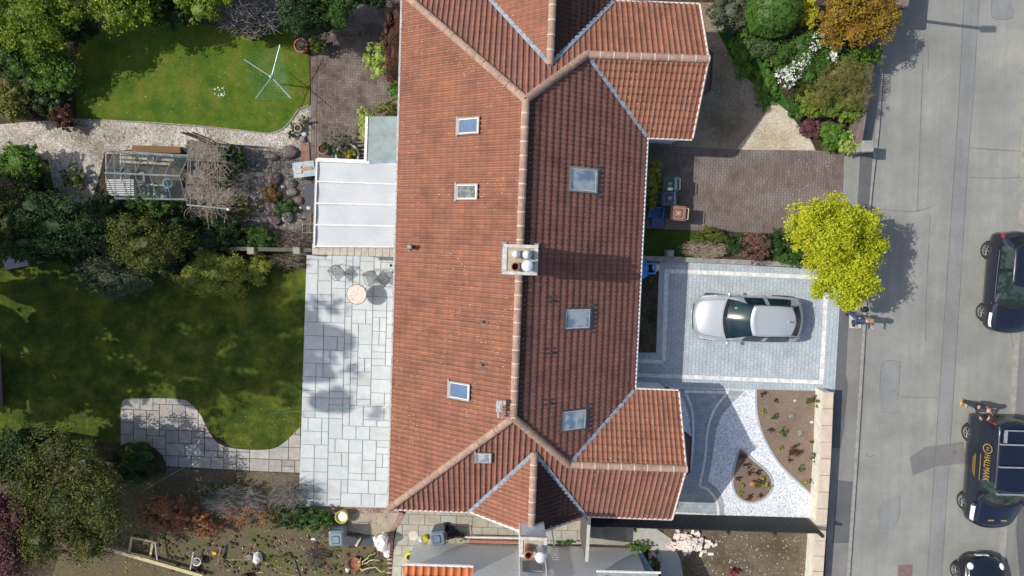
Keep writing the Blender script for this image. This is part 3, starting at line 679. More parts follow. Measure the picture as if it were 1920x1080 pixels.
M_glassv = glassm('skylight_glass_grey', (.16, .23, .3), (.42, .45, .46), 2.2)  # sky reflection put into the pane colour as pale patches

# ------------------------------------------------------------------ the pair of houses under one roof (built in house axes)
def Lp(x, y, z=0.): return L2W(x, y, z)
EZ = 2.4; XW, XE, YN, YS, XG = -3.98, 4.445, 8.33, -9.43, 6.01
RX, RZ, RN, RS = .25, 5.04, 4.41, -5.35
GN, GS, GZ = 6.14, -7.15, 3.875; GNe, GSe = 3.87, -4.88; HX = 2.12
H = thing('semi_detached_house', 'pair of bungalows under one long clay tiled roof beside the flagstone patio', 'house', (0, 0, 0))
rt, rb = Lp(RX, RN, RZ), Lp(RX, RS, RZ)
def rf(name, pts, e, **k): return tiled(name, [Lp(*p) for p in pts], [Lp(*e[0]), Lp(*e[1])], H, **k)
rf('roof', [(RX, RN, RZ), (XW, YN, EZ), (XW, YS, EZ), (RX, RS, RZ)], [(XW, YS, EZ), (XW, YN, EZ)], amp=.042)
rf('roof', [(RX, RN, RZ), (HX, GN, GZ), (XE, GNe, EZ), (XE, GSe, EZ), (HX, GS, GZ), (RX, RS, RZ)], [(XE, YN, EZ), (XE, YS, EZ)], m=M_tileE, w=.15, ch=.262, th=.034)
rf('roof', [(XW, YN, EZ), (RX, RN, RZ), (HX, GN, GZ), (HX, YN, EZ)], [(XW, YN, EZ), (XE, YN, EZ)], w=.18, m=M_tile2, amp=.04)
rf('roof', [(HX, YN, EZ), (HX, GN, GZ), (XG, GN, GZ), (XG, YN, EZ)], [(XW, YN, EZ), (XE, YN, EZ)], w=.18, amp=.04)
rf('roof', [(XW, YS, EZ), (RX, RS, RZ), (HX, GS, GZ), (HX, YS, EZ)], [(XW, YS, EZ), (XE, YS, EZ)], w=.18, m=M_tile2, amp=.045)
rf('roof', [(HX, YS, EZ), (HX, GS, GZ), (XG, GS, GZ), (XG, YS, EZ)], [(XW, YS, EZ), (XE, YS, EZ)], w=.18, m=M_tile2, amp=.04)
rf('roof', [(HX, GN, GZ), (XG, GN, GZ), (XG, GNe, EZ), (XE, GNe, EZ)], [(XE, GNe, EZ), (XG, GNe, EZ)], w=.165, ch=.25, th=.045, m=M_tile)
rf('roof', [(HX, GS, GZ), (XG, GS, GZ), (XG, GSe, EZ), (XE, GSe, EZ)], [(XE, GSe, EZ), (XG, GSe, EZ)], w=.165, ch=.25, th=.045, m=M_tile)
CX, CZ = .975, 4.19
for s, yc, ye, x0, x1, ym in ((1, 5.68, 8.42, -1.15, 3.11, YN), (-1, -6.67, -9.47, -1.15, 2.96, YS)):
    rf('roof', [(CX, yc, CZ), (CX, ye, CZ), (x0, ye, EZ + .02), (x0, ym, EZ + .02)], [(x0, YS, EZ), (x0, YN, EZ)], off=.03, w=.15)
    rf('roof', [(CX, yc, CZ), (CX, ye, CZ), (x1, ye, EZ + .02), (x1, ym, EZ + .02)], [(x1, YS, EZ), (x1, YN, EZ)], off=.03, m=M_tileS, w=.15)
    ridge('ridge_tiles', Lp(CX, yc, CZ + .05), Lp(CX, ye - (0 if s > 0 else -.35), CZ + .05), H)
    b = MB()
    for xx in (x0, x1):
        p, q = Lp(CX, yc, CZ + .1), Lp(xx, ym, EZ + .1); d = (q - p); sd = Vector((0, 0, 1)).cross(d).normalized() * .07
        b.add([p + sd, p - sd, q - sd, q + sd], [(0, 1, 2, 3)])
    b.build('valley_lead', M_lead, H)
    b = MB()
    for xx in (x0, x1):
        b.tube([Lp(xx, ye - .02 * s, EZ + .04), Lp(CX, ye - .02 * s, CZ + .04)], .045, 4)
    b.build('bargeboard', M_white_p, H)
    wl = MB(); q = ye - .28 * s; wl.add([Lp(x0 + .35, q, 2.3), Lp(x1 - .35, q, 2.3), Lp(x1 - .35, q, 2.5), Lp(CX, q, CZ - .15), Lp(x0 + .35, q, 2.5)], [(0, 1, 2, 3, 4)]); wl.build('gable_wall', M_render, H)
ridge('ridge_tiles', rt, rb, H)
for a, b_ in (((RX, RN, RZ), (XW, YN, EZ)), ((RX, RN, RZ), (HX + .03, GN, GZ)), ((RX, RS, RZ), (XW, YS, EZ)), ((RX, RS, RZ), (HX + .03, GS, GZ))):
    ridge('hip_tiles', Lp(*a), Lp(*b_), H, r=.13, seg=.4, mort=False, lift=.04)
ridge('ridge_tiles', Lp(HX + .03, GN, GZ), Lp(XG + .03, GN, GZ), H, seg=.42); ridge('ridge_tiles', Lp(HX + .03, GS, GZ), Lp(XG + .03, GS, GZ), H, seg=.42)
for s, g0, g1 in ((1, GN, GNe), (-1, GS, GSe)):
    b = MB(); p, q = Lp(HX, g0, GZ + .075), Lp(XE, g1, EZ + .075); d = q - p; sd = Vector((0, 0, 1)).cross(d).normalized() * .06; b.add([p + sd, p - sd, q - sd, q + sd], [(0, 1, 2, 3)]); b.build('valley_lead', M_lead, H)
for g0, g1, ye in ((GN, GNe, YN), (GS, GSe, YS)):
    b = MB(); b.tube([Lp(XG + .02, ye, EZ + .04), Lp(XG + .02, g0, GZ + .03), Lp(XG + .02, g1, EZ + .04)], .04, 4); b.build('verge', M_pinkedge, H)
    b = MB(); sg = 1 if ye > 0 else -1
    b.tube([Lp(XG, g1 - .03 * sg, EZ - .02), Lp(XE, g1 - .03 * sg, EZ - .02)], .045, 6); b.build('gutter', M_white_p, H)
b = MB(); b.tube([Lp(XE + .05, GNe, EZ - .03), Lp(XE + .05, GSe, EZ - .03)], .05, 6); b.build('gutter', M_white_p, H)
b = MB(); b.tube([Lp(XW - .05, YN, EZ - .03), Lp(XW - .05, YS, EZ - .03)], .05, 6); b.build('gutter', mat('grey_gutter', (.5, .48, .46), .5, (.3, .28, .27), 9), H)
for xa_, xb_, yy_ in ((2.96, XG, YS - .03), (XW, -1.15, YS - .04), (3.11, XG, YN + .03)): b = MB(); b.tube([Lp(xa_, yy_, EZ), Lp(xb_, yy_, EZ)], .047, 6); b.build('gutter', M_pinkedge, H)
# walls
b = MB(); I = .17
for q in ([(XW + I, YS + I), (XE - I, YS + I), (XE - I, YN - I), (XW + I, YN - I)], ):
    b.prism([Lp(*p) for p in q], 0, 2.36)
b.build('wall', M_render, H)
for ya, yb, yg in ((GNe + I, YN - I, GN), (YS + I, GSe - I, GS)):
    b = MB(); b.prism([Lp(XE - I - .01, ya), Lp(XG - I, ya), Lp(XG - I, yb), Lp(XE - I - .01, yb)], 0, 2.355)
    p = [Lp(XG - I, ya, 2.355), Lp(XG - I, yb, 2.355), Lp(XG - I, yg, GZ - .12)]; b.add(p, [(0, 1, 2)]); b.build('wall', M_render, H)
M_fasc = mat('brown_tilehang', (.12, .06, .05), .8, (.08, .045, .04), 6)
for yc_, s in ((6.26, 1), (-7.25, -1)):       # canted bays under the front gables
    o = [(XG - .2, yc_ - 1.1), (XG + .55, yc_ - .55), (XG + .55, yc_ + .55), (XG - .2, yc_ + 1.1)]
    b = MB(); b.prism([Lp(*p) for p in o], 0, 1.95); bw = b.build('bay_window', M_render, H)
    b = MB(); o2 = [(XG - .2, yc_ - 1.3), (XG + .66, yc_ - .62), (XG + .66, yc_ + .62), (XG - .2, yc_ + 1.3)]
    b.add([Lp(x, y, 1.96) for x, y in o2] + [Lp(XG - .2, yc_ - .8, 2.2), Lp(XG - .2, yc_ + .8, 2.2)], [(0, 1, 4), (1, 2, 5, 4), (2, 3, 5)]); b.build('roof', M_fasc, bw)
    b = MB(); b.tube([Lp(x, y, 1.95) for x, y in o2], .04, 5); b.build('gutter', M_black, bw)
    b = MB(); b.box(Lp(XG + .56, yc_, 1.35), (.02, .9, 1.0), -ANG); b.build('window', M_glass, bw)
# windows and doors low on the walls, seen from the side
M_win = glassm('window_glass', (.05, .07, .09))
b = MB()
for x, y, w_, ax in ((XW + I, -2, 2.2, 0), (XW + I, -6.5, 1.6, 0), (XE - I, 1.4, 1.6, 0), (XE - I, -2.4, 1.6, 0), (XE - I, 3.0, .9, 0), (XE - I, -4.1, .9, 0)):
    s = -1 if x < 0 else 1; f = MB(); f.box(Lp(x + .02 * s, y, 1.35), (.05, w_, 1.2), -ANG); fo = f.build('window', M_white_p, H)
    f = MB(); f.box(Lp(x + .045 * s, y, 1.35), (.02, w_ - .16, 1.04), -ANG); f.build('pane', M_win, fo)
# roof windows
def roof_z(x, y):
    return min(EZ + (x - XW) * (RZ - EZ) / (RX - XW), EZ + (XE - x) * (RZ - EZ) / (XE - RX), EZ + (YN - y) * (RZ - EZ) / (YN - RN), EZ + (y - YS) * (RZ - EZ) / (RS - YS))
def on_roof(px, py):
    z = 3.6
    for _ in range(12): l = W2L(P(px, py, z)); z = roof_z(l.x, l.y)
    return l.x, l.y, z
def skylight(px, py, w, h, side, fm, gm, tilt=0., kind=0):
    x, y, z = on_roof(px, py); s = (HC - z) / FP; sx, sy = w * s / 2, h * s / 2
    sl = {'W': (RZ - EZ) / (RX - XW), 'E': -(RZ - EZ) / (XE - RX), 'S': 0}[side]; sly = (RZ - EZ) / (RS - YS) if side == 'S' else 0
    def q(dx, dy, up): return Lp(x + dx, y + dy, z + dx * sl + dy * sly + up)
    f = MB(); t = .055 if side == 'E' else .04
    for a, b2, c, d in ((-sx, -sy, sx, -sy + t), (-sx, sy - t, sx, sy), (-sx, -sy + t, -sx + t, sy - t), (sx - t, -sy + t, sx, sy - t)):
        v = [q(a, b2, .13), q(c, b2, .13), q(c, d, .13), q(a, d, .13), q(a, b2, -.02), q(c, b2, -.02), q(c, d, -.02), q(a, d, -.02)]
        f.add(v, [(0, 1, 2, 3), (7, 6, 5, 4), (0, 4, 5, 1), (1, 5, 6, 2), (2, 6, 7, 3), (3, 7, 4, 0)])
    W_ = f.build('window', fm, H)
    f = MB(); i = t + .0
    for a, b2, c, d in ((-sx + i, -sy + i, sx - i, -sy + i + .025), (-sx + i, sy - i - .025, sx - i, sy - i), (-sx + i, -sy + i + .025, -sx + i + .025, sy - i - .025), (sx - i - .03, -sy + i + .025, sx - i, sy - i - .025)):
        f.add([q(a, b2, .11), q(c, b2, .11), q(c, d, .11), q(a, d, .11)], [(0, 1, 2, 3)])
    f.build('sash', M_white_p, W_)
    f = MB(); j = i + .02; f.add([q(-sx + j, -sy + j, .09), q(sx - j, -sy + j, .09), q(sx - j, sy - j, .09), q(-sx + j, sy - j, .09)], [(0, 1, 2, 3)]); f.build('pane', gm, W_)
    f = MB()
    if side == 'E':
        f.add([q(sx, -sy - .08, .05), q(sx + .16, -sy - .08, .05), q(sx + .16, sy + .08, .05), q(sx, sy + .08, .05)], [(0, 1, 2, 3)])
        for yy in (sy + .09, -sy - .09): f.tube([q(sx - .05, yy, .08), q(sx + .06, yy, .09)], .03, 5)
    else: f.add([q(-sx - .05, -sy - .04, .085), q(-sx, -sy - .04, .085), q(-sx, sy + .06, .085), q(-sx - .05, sy + .06, .085)], [(0, 1, 2, 3)])
    f.build('flashing', M_dframe if side == 'E' else M_frame, W_)
skylight(878, 237, 42, 31, 'W', mat('pale_frame', (.3, .29, .27), .5), M_glass); skylight(875, 360, 42, 30, 'W', MATS['pale_frame'], M_glassd); skylight(861, 732, 42, 33, 'W', MATS['pale_frame'], M_glass)
skylight(1094, 338, 56, 46, 'E', M_frame, M_glassv); skylight(1083, 597, 54, 42, 'E', M_dframe, M_glassv); skylight(1076, 786, 52, 42, 'E', M_dframe, M_glassv)
skylight(907, 857, 30, 25, 'S', M_frame, M_glassv)
for px, py in ((908, 603), (906, 684), (1035, 563), (1033, 660), (1030, 755)):      # tile vents
    x, y, z = on_roof(px, py); s = 1 if x < RX else -1; b = MB(); sl = .627 * s; h = .13 if s > 0 else .17
    b.add([Lp(x - h, y - h, z + .05 - h * sl), Lp(x + h, y - h, z + .05 + h * sl), Lp(x + h, y + h, z + .05 + h * sl), Lp(x - h, y + h, z + .05 - h * sl)], [(0, 1, 2, 3)])
    b.mi = 1; b.box(Lp(x, y, z + .06), (.1, .1, .06 if s > 0 else .12), -ANG, .7); b.build('tile_vent', [mat('vent_tile', (.11, .06, .06) if True else 0, .7), M_black], H)
x, y, z = on_roof(772, 463); b = MB(); b.lathe([(.07, -.1), (.07, .38), (.0, .38)], Lp(x, y, z), 12, False); b.mi = 1; b.lathe([(.085, .38), (.085, .5), (.05, .53)], Lp(x, y, z), 12)
b.mi = 0; b.lathe([(.16, -.06), (.1, .08)], Lp(x, y, z), 12, False); b.build('flue', [M_black, mat('steel', (.6, .6, .6), .3, metal=.8)], H)
# television aerial on the ridge end
x, y, z = on_roof(942, 763); b = MB(); c0 = Lp(x, y, z); b.tube([c0, c0 + Vector((0, 0, .55))], .015, 5)
for k in range(7): b.tube([c0 + Vector((-.12 + k * .0, -.32 + k * .1, .5)), c0 + Vector((.12, -.32 + k * .1, .5))], .006, 4)
b.tube([c0 + Vector((0, -.35, .5)), c0 + Vector((0, .32, .5))], .01, 4); b.box(c0 + Vector((-.12, .1, .45)), (.14, .3, .03)); b.box(c0 + Vector((-.04, .25, .47)), (.3, .12, .03)); b.box(c0 + Vector((-.13, -.14, .42)), (.05, .2, .05))
b.build('aerial', mat('galvanised', (.5, .5, .5), .4, (.3, .3, .3), 20), H)
# eave-height rubber bracket and hose on patio side
b = MB(); q = P(730, 761, 2.3); b.tube([q, q + Vector((-.15, -.03, .02)), q + Vector((-.22, -.06, .02))], .025, 5); b.build('security_light', M_white_p, H)
# chimneys: stack, crown, pots
M_stack = mat('chimney_render', (.42, .38, .3), .95, (.27, .25, .2), 5, bm=.4)
M_flau = mat('flaunching', (.42, .38, .27), .95, (.28, .26, .19), 6, bm=.6)
M_terra = mat('terracotta', (.36, .14, .09), .8, (.22, .09, .06), 9)
M_cowl = mat('white_cowl', (.72, .75, .78), .35, (.6, .63, .66), 8)
M_hole = mat('flue_dark', (.02, .008, .006), .9)
def chimney(cx, cy, sx, sy, z0, z1, pots, face, crown):
    """pots: (dx,dy,r,h,kind)"""
    b = MB(); c = Lp(cx, cy, (z0 + z1) / 2); b.box(c, (sx, sy, z1 - z0), -ANG); st = b.build('chimney', face, H)
    b = MB(); t = .1
    for dx, dy, w_, d_ in ((0, sy / 2, sx + .1, t), (0, -sy / 2, sx + .1, t), (-sx / 2, 0, t * 1.25, sy - t), (sx / 2, 0, t * 1.1, sy - t)):
        b.cham(Lp(cx + dx, cy + dy, z1), (w_, d_, .14), .012, -ANG)
    b.build('rim', crown, st)
    b = MB(); b.add([Lp(cx + i * sx / 2, cy + j * sy / 2, z1 + .03) for i, j in ((-1, -1), (1, -1), (1, 1), (-1, 1))] + [Lp(cx, cy, z1 + .08)], [(0, 1, 4), (1, 2, 4), (2, 3, 4), (3, 0, 4)]); b.build('flaunching', M_flau, st)
    for dx, dy, r, h, k in pots:
        b = MB(); p = Lp(cx + dx, cy + dy, z1 + .02); b.lathe([(r * 1.1, 0), (r, .05), (r * .92, h - .05), (r * 1.1, h - .03), (r * 1.1, h), (r * .82, h), (r * .78, h - .16)], p, 18, False)
        po = b.build('pot', M_terra if k in (0, 3) else M_cowl, st, smooth=True)
        b = MB(); b.lathe([(r * .78, h - .15), (.001, h - .16)], p, 18, False); b.build('flue_hole', M_hole, po)
        if k: 
            b = MB()
            if k == 1: b.lathe([(r * .9, h - .02), (r * 1.15, h + .02), (r * .7, h + .12), (r * .45, h + .14), (r * .42, h + .2), (.001, h + .22)], p, 20, False)
            else: b.lathe([(r * 1.2, h - .02), (r * 1.32, h + .03), (r * 1.2, h + .1), (.001, h + .13)], p, 20, False)
            b.build('cowl', M_cowl, po, smooth=True)
l = W2L(P(976, 487, 6.2)); M_rim = mat('chimney_rim', (.6, .57, .53), .9, (.38, .36, .33), 9)
chimney(l.x, l.y, .9, .78, 3.9, 6.2, [(-.13, .16, .105, .22, 1), (.18, .16, .12, .26, 1), (-.14, -.2, .12, .26, 0), (.2, -.16, .13, .3, 2)], M_stack, M_rim)
b = MB(); b.box(Lp(l.x - .5, l.y, 4.88), (.14, 1.0, .1), -ANG); b.box(Lp(l.x + .5, l.y, 4.8), (.14, 1.0, .1), -ANG); b.build('chimney_flashing', M_lead, H)
a, c = W2L(P(978, 1008, 5.2)), W2L(P(1022, 1042, 5.2)); M_face = mat('blue_grey_render', (.78, .84, .88), .85, (.6, .66, .7), 5, bm=.3)
chimney((a.x + c.x) / 2, (a.y + c.y) / 2, c.x - a.x, a.y - c.y, 1.2, 5.2, [(-.15, 0, .13, .62, 0), (.2, -.03, .13, .6, 2)], M_face, M_rim)
b = MB(); b.box(Lp(a.x - .03, (a.y + c.y) / 2, 4.2), (.06, a.y - c.y, 2), -ANG); b.build('chimney_flashing', M_white_p, H)
b = MB(); q0 = P(1033, 980, 3.4); b.tube([q0, q0 + Vector((0, 0, 2.4))], .018, 5); b.tube([q0 + Vector((-.3, 0, .3)), q0 + Vector((0, 0, .3))], .012, 4)
for k in range(6): b.tube([q0 + Vector((-.1, -.2 + k * .07, 2.3)), q0 + Vector((.1, -.2 + k * .07, 2.3))], .006, 4)
b.build('aerial', MATS['galvanised'], H)
chimney((a.x + c.x) / 2, 8.95, c.x - a.x, a.y - c.y, 1.2, 5.2, [(-.15, 0, .13, .62, 0), (.2, -.03, .13, .6, 2)], M_face, M_white_p)
q0 = Lp(1.45, 8.6, 4); b = MB(); b.tube([q0, q0 + Vector((0, 0, 2.4))], .02, 5); b.tube([q0 + Vector((-.1, -.5, 2.3)), q0 + Vector((.1, .6, 2.3))], .015, 4)
for k in range(7): b.tube([q0 + Vector((-.2, -.5 + k * .16, 2.3)), q0 + Vector((.2, -.46 + k * .16, 2.3))], .008, 4)
b.build('aerial', MATS['galvanised'], H)
# ------------------------------------------------------------------ structures beside the house
def W3(px, py, z=0.): return P(px, py, z)
# covered veranda with translucent sheets
V0, V1, V2, V3 = P(597, 300, 2.25), P(749, 306, 2.35), P(743, 463, 2.35), P(592, 462, 2.25)
t = thing('veranda', 'white lean-to veranda with frosted ribbed roof panels against the rear eaves', 'veranda', P(670, 385, 0)); bl = t.location.copy()
M_poly, tt, bs = new_mat('frosted_sheet'); bs.inputs['Roughness'].default_value = .35; bs.inputs['Base Color'].default_value = (.62, .66, .69, 1)
tr = tt.nodes.new('ShaderNodeBsdfTranslucent'); tr.inputs[0].default_value = (.7, .72, .74, 1); ms = tt.nodes.new('ShaderNodeMixShader'); ms.inputs[0].default_value = .25
c_ = ramp(tt, noise(tt, 1.2, 3), [(.3, (.54, .58, .61)), (.7, (.68, .7, .72))]); tt.links.new(c_, bs.inputs['Base Color'])
tt.links.new(bs.outputs[0], ms.inputs[1]); tt.links.new(tr.outputs[0], ms.inputs[2]); tt.links.new(ms.outputs[0], tt.nodes['Material Output'].inputs[0])
for k in range(4):
    b = MB(); n = 18; v = []
    for i in range(n + 1):
        s = (k + .03 + .94 * i / n) / 4; a = V0.lerp(V3, s); c = V1.lerp(V2, s); dz = Vector((0, 0, -.025 * math.sin(math.pi * i / n) + .004 * (i % 2)))
        v += [a + dz, c + dz]
    b.add(v, [(2 * i, 2 * i + 2, 2 * i + 3, 2 * i + 1) for i in range(n)]); b.build('roof_panel', M_poly, t, bl)
for k in range(5):
    s = k / 4; a, c = V0.lerp(V3, s), V1.lerp(V2, s); b = MB(); d = (c - a); wv = .045 if k in (1, 2, 3, 4) else .13
    b.box((a + c) / 2 + Vector((0, 0, .025)), (d.length, wv, .08), math.atan2(d.y, d.x)); b.build('rafter', M_white_p, t, bl)
b = MB(); a, c = V0, V3; d = c - a; b.box((a + c) / 2 + Vector((-.03, 0, -.02)), (d.length + .1, .03, .16), math.atan2(d.y, d.x)); b.build('fascia', M_white_p, t, bl)
b = MB(); b.box((a + c) / 2 + Vector((-.085, 0, -.06)), (d.length + .1, .05, .07), math.atan2(d.y, d.x)); b.build('gutter', MATS['grey_gutter'], t, bl)
for s in (.01, .5, .99):
    q = V0.lerp(V3, s); b = MB(); b.box((q.x + .03, q.y, 1.1), (.09, .09, 2.2)); b.build('post', M_white_p, t, bl)
# party wall with stone coping
a, c = P(586, 467, 2.1), P(743, 472, 2.3); d = c - a
t = thing('party_wall', 'rendered dividing wall with pale stone coping between veranda and flagstone patio', 'wall', P(664, 468, 0)); bl = t.location.copy()
b = MB(); b.box(((a.x + c.x) / 2, (a.y + c.y) / 2, 1.05), (d.length, .2, 2.1), math.atan2(d.y, d.x)); b.build('wall', M_render, t, bl)
g = random.Random(2)
b = MB()
for k in range(12):
    p = a.lerp(c, (k + .5) / 12); b.cham((p.x, p.y, 2.14), (d.length / 12 - .008, .38, .07), .008, math.atan2(d.y, d.x))
b.build('coping', mat('buff_coping', (.5, .45, .36), .95, (.36, .32, .26), 7, bm=.4), t, bl)
a, c = P(744, 477, .4), P(586, 476, .4)
# low boundary wall with piers to the left of the veranda
t = thing('boundary_wall', 'low mossy boundary wall running left from the veranda behind the rounded shrubs', 'wall', P(480, 470, 0)); bl = t.location.copy()
b = MB(); a, c = P(372, 465, .8), P(583, 469, .8); d = c - a; b.box(((a.x + c.x) / 2, (a.y + c.y) / 2, .4), (d.length, .14, .8), math.atan2(d.y, d.x))
b.build('wall', mat('mossy_wall', (.13, .125, .1), .95, (.07, .075, .05), 5, bm=.5), t, bl)
for px in (470, 556, 378):
    q = P(px, 470, .9); b = MB(); b.cham((q.x, q.y, .45), (.26, .26, .95), .02); b.build('pier', mat('pier_stone', (.3, .29, .25), .9), t, bl)
# flat roofed store
t = thing('flat_roof_store', 'small store with grey-green felt flat roof beside the herringbone patio', 'shed', P(718, 262, 0)); bl = t.location.copy()
A, B_, C, D = P(690, 219, 2.35), P(752, 218, 2.35), P(749, 302, 2.35), P(687, 302, 2.35)
b = MB(); b.prism([(D.x + .1, D.y + .1), (C.x, C.y + .1), (B_.x, B_.y - .1), (A.x + .1, A.y - .1)], 0, 2.28); b.build('wall', M_render, t, bl)
b = MB(); b.prism([D, C, B_, A], 2.29, 2.37); b.build('roof', mat('felt_roof', (.29, .35, .34), .9, (.22, .27, .26), 3.5, bm=.3), t, bl)
b = MB(); d = A - D; b.box(((A.x + D.x) / 2 - .03, (A.y + D.y) / 2, 2.34), (.09, d.length, .12), math.atan2(d.y, d.x) - math.pi / 2); b.build('fascia', M_white_p, t, bl)
b = MB(); b.box((D.x + .75, D.y - .02, 2.36), (1.3, .1, .1), .02); b.build('flashing', M_lead, t, bl)
# greenhouse
GM = mat('aluminium', (.36, .41, .42), .4, (.26, .3, .31), 9, metal=.2)
M_gg, tt, bs = new_mat('greenhouse_glass'); bs.inputs['Base Color'].default_value = (.55, .62, .62, 1); bs.inputs['Roughness'].default_value = .05; bs.inputs['Alpha'].default_value = .07
t = thing('greenhouse', 'small aluminium framed greenhouse with clear glass standing on the pebbles', 'greenhouse', P(285, 330, 0)); bl = t.location.copy()
e = [P(214, 283, 1.4), P(354, 292, 1.4), P(348, 374, 1.4), P(216, 372, 1.4)]; r0, r1 = P(198, 321, 2.0), P(347, 331, 2.0)
r0 = Vector((e[0].x - .0, (e[0].y + e[3].y) / 2, 2.0)); r1 = Vector((e[1].x - .05, (e[1].y + e[2].y) / 2, 2.0))
b = MB()
for k in range(6):
    s = k / 5; a, m_, c = e[0].lerp(e[1], s), r0.lerp(r1, s), e[3].lerp(e[2], s); b.tube([Vector((a.x, a.y, 0)), a, m_, c, Vector((c.x, c.y, 0))], .018, 4)
for p, q in ((e[0], e[1]), (e[3], e[2]), (r0, r1)): b.tube([p, q], .028, 4)
for z in (.05, .75):
    for i in range(4):
        p, q = e[i], e[(i + 1) % 4]; b.tube([(p.x, p.y, z), (q.x, q.y, z)], .016, 4)
for p, q in ((e[0], e[3]), (e[1], e[2])): b.tube([p, q], .018, 4)
b.build('frame', GM, t, bl)
for (p0, p1, q0, q1) in ((e[0], e[1], r0, r1), (e[3], e[2], r0, r1)):
    for k in range(5):
        b = MB(); b.add([p0.lerp(p1, k / 5 + .006), p0.lerp(p1, (k + 1) / 5 - .006), q0.lerp(q1, (k + 1) / 5 - .006), q0.lerp(q1, k / 5 + .006)], [(0, 1, 2, 3)]); b.build('pane', M_gg, t, bl)
a, c = r0.lerp(r1, .2), e[0].lerp(e[1], .2); a2, c2 = r0.lerp(r1, .4), e[0].lerp(e[1], .4); b = MB()
o = [a, a2, a2.lerp(c2, .55) + Vector((0, 0, .22)), a.lerp(c, .55) + Vector((0, 0, .22))]; b.tube(o + [a], .018, 4); b.build('roof_vent', GM, t, bl)
dr = [Vector((e[0].x - .02, e[0].y - .3, 0)), Vector((e[0].x - .02, e[0].y - 1.1, 0))]; dx = Vector((-.55, 0, 0))
b = MB(); p = [P(199, 287, 1.2), P(227, 287, 1.2), P(227, 342, 1.2), P(199, 343, 1.2)]; b.tube(p + [p[0]], .02, 4); b.build('door', M_white_p, t, bl)
def simple(name, label, cat, parts, loc, rz=0., group=None):
    t = thing(name, label, cat, loc, rz, group)
    for n, b, m, *s in parts: b.build(n, m, t, None, bool(s and s[0]))
    return t
# staging and things inside the greenhouse
wood = mat('weathered_wood', (.4, .34, .25), .9, (.26, .22, .16), 8); steelgrey = mat('grey_metal', (.4, .42, .43), .5, (.28, .3, .31), 6)
def slatbench(label, px, py, l, w_, h, m, rz=0, n=6):
    b = MB()
    for k in range(n): b.box((0, -w_ / 2 + w_ * (k + .5) / n, h), (l, w_ / n * .6, .025))
    c = MB()
    for i in (-1, 1):
        for j in (-1, 1): c.box((i * (l / 2 - .05), j * (w_ / 2 - .04), h / 2), (.03, .03, h))
    return simple('slatted_bench', label, 'bench', [('top', b, m), ('legs', c, m)], P(px, py, 0), rz)
slatbench('silver slatted staging at the left end of the greenhouse', 243, 354, 1.0, .62, .6, steelgrey, 0, 8)
slatbench('tan wooden potting bench along the upper side of the greenhouse', 290, 301, 2.0, .45, .55, wood, -.05, 3)
def tub(name, label, px, py, r, h, m, soil=None, z=0., group=None, taper=.75):
    b = MB(); b.lathe([(r * taper, 0), (r, h - .03), (r * 1.08, h - .03), (r * 1.08, h), (r * .92, h), (r * .88, h - .06)], (0, 0, 0), 18, False); b.lathe([(r * taper, .01), (.001, .012)], (0, 0, 0), 18, False)
    c = MB(); c.lathe([(r * .9, h - .05), (.001, h - .04)], (0, 0, 0), 18, False)
    return simple(name, label, 'pot', [('pot', b, m, 1)] + ([('soil', c, soil)] if soil else []), P(px, py, z) if z == 0 else P(px, py, z), 0, group)
M_blue = mat('blue_plastic', (.03, .13, .4), .4, (.02, .1, .32), 3); M_teal = mat('teal_plastic', (.16, .4, .42), .5); M_green = mat('green_plastic', (.03, .14, .1), .5)
tub('bucket', 'round turquoise bucket inside the greenhouse near its lower side', 323, 345, .17, .35, M_teal)
tub('bucket', 'blue bucket inside the greenhouse beside the green crate', 318, 361, .16, .3, M_blue, M_soil)
tub('bucket', 'black round bucket inside the greenhouse near the door', 247, 326, .2, .4, M_black, M_soil)
tub('flower_pot', 'pale lilac pot inside the greenhouse on its upper side', 287, 298, .12, .2, mat('lilac', (.35, .3, .4), .6), M_soil, .58)
def crate(name, label, px, py, l, w_, h, m, rz=0, z=0, cat='crate'):
    b = MB(); b.box((0, 0, .015), (l, w_, .03)); 
    for s in (-1, 1): b.box((s * l / 2, 0, h / 2), (.03, w_ + .03, h)); b.box((0, s * w_ / 2, h / 2), (l - .03, .03, h))
    c = MB(); 
    for s in (-1, 1): c.box((s * (l / 2 + .02), 0, h - .02), (.05, w_ + .08, .03)); c.box((0, s * (w_ / 2 + .02), h - .021), (l, .05, .03))
    return simple(name, label, cat, [('box', b, m), ('rim', c, m)], P(px, py, z), rz)
crate('crate', 'dark green plastic crate inside the greenhouse by the lower glass', 302, 360, .62, .42, .3, M_green)
crate('crate', 'black plastic tray in the middle of the greenhouse', 262, 338, .5, .45, .2, M_black, .1)
crate('crate', 'grey plastic tray beside the green crate in the greenhouse', 284, 358, .35, .4, .2, steelgrey, .05)
b = MB(); g = random.Random(4)
b.box((0, 0, .1), (1.8, .24, .2)); simple('planter_box', 'long rust brown wooden trough along the upper side of the greenhouse', 'planter', [('box', b, mat('rust_wood', (.2, .08, .05), .9, (.1, .09, .03), 3))], P(298, 281, 0), -.03)
for lb_, px_, py_, mm_, r__ in (('leafy green plant by the greenhouse door', 207, 315, MID, 14), ('dark seedlings in the green crate', 302, 360, DRK, 12), ('dusty plant on the right of the greenhouse bench', 330, 312, GRY, 12), ('green plant in the far right greenhouse corner', 340, 300, DRK, 10), ('dry plant on the left of the greenhouse bench', 262, 303, OLI, 9), ('small dark plant beside the grey tray in the greenhouse', 270, 352, DRK, 8)):
    plant('greenhouse_plant', lb_, 'plant', px_, py_, r__, r__ * .8, .1, .75, mm_, 260, .07, kind='shrub', lobes=4, core=.3)
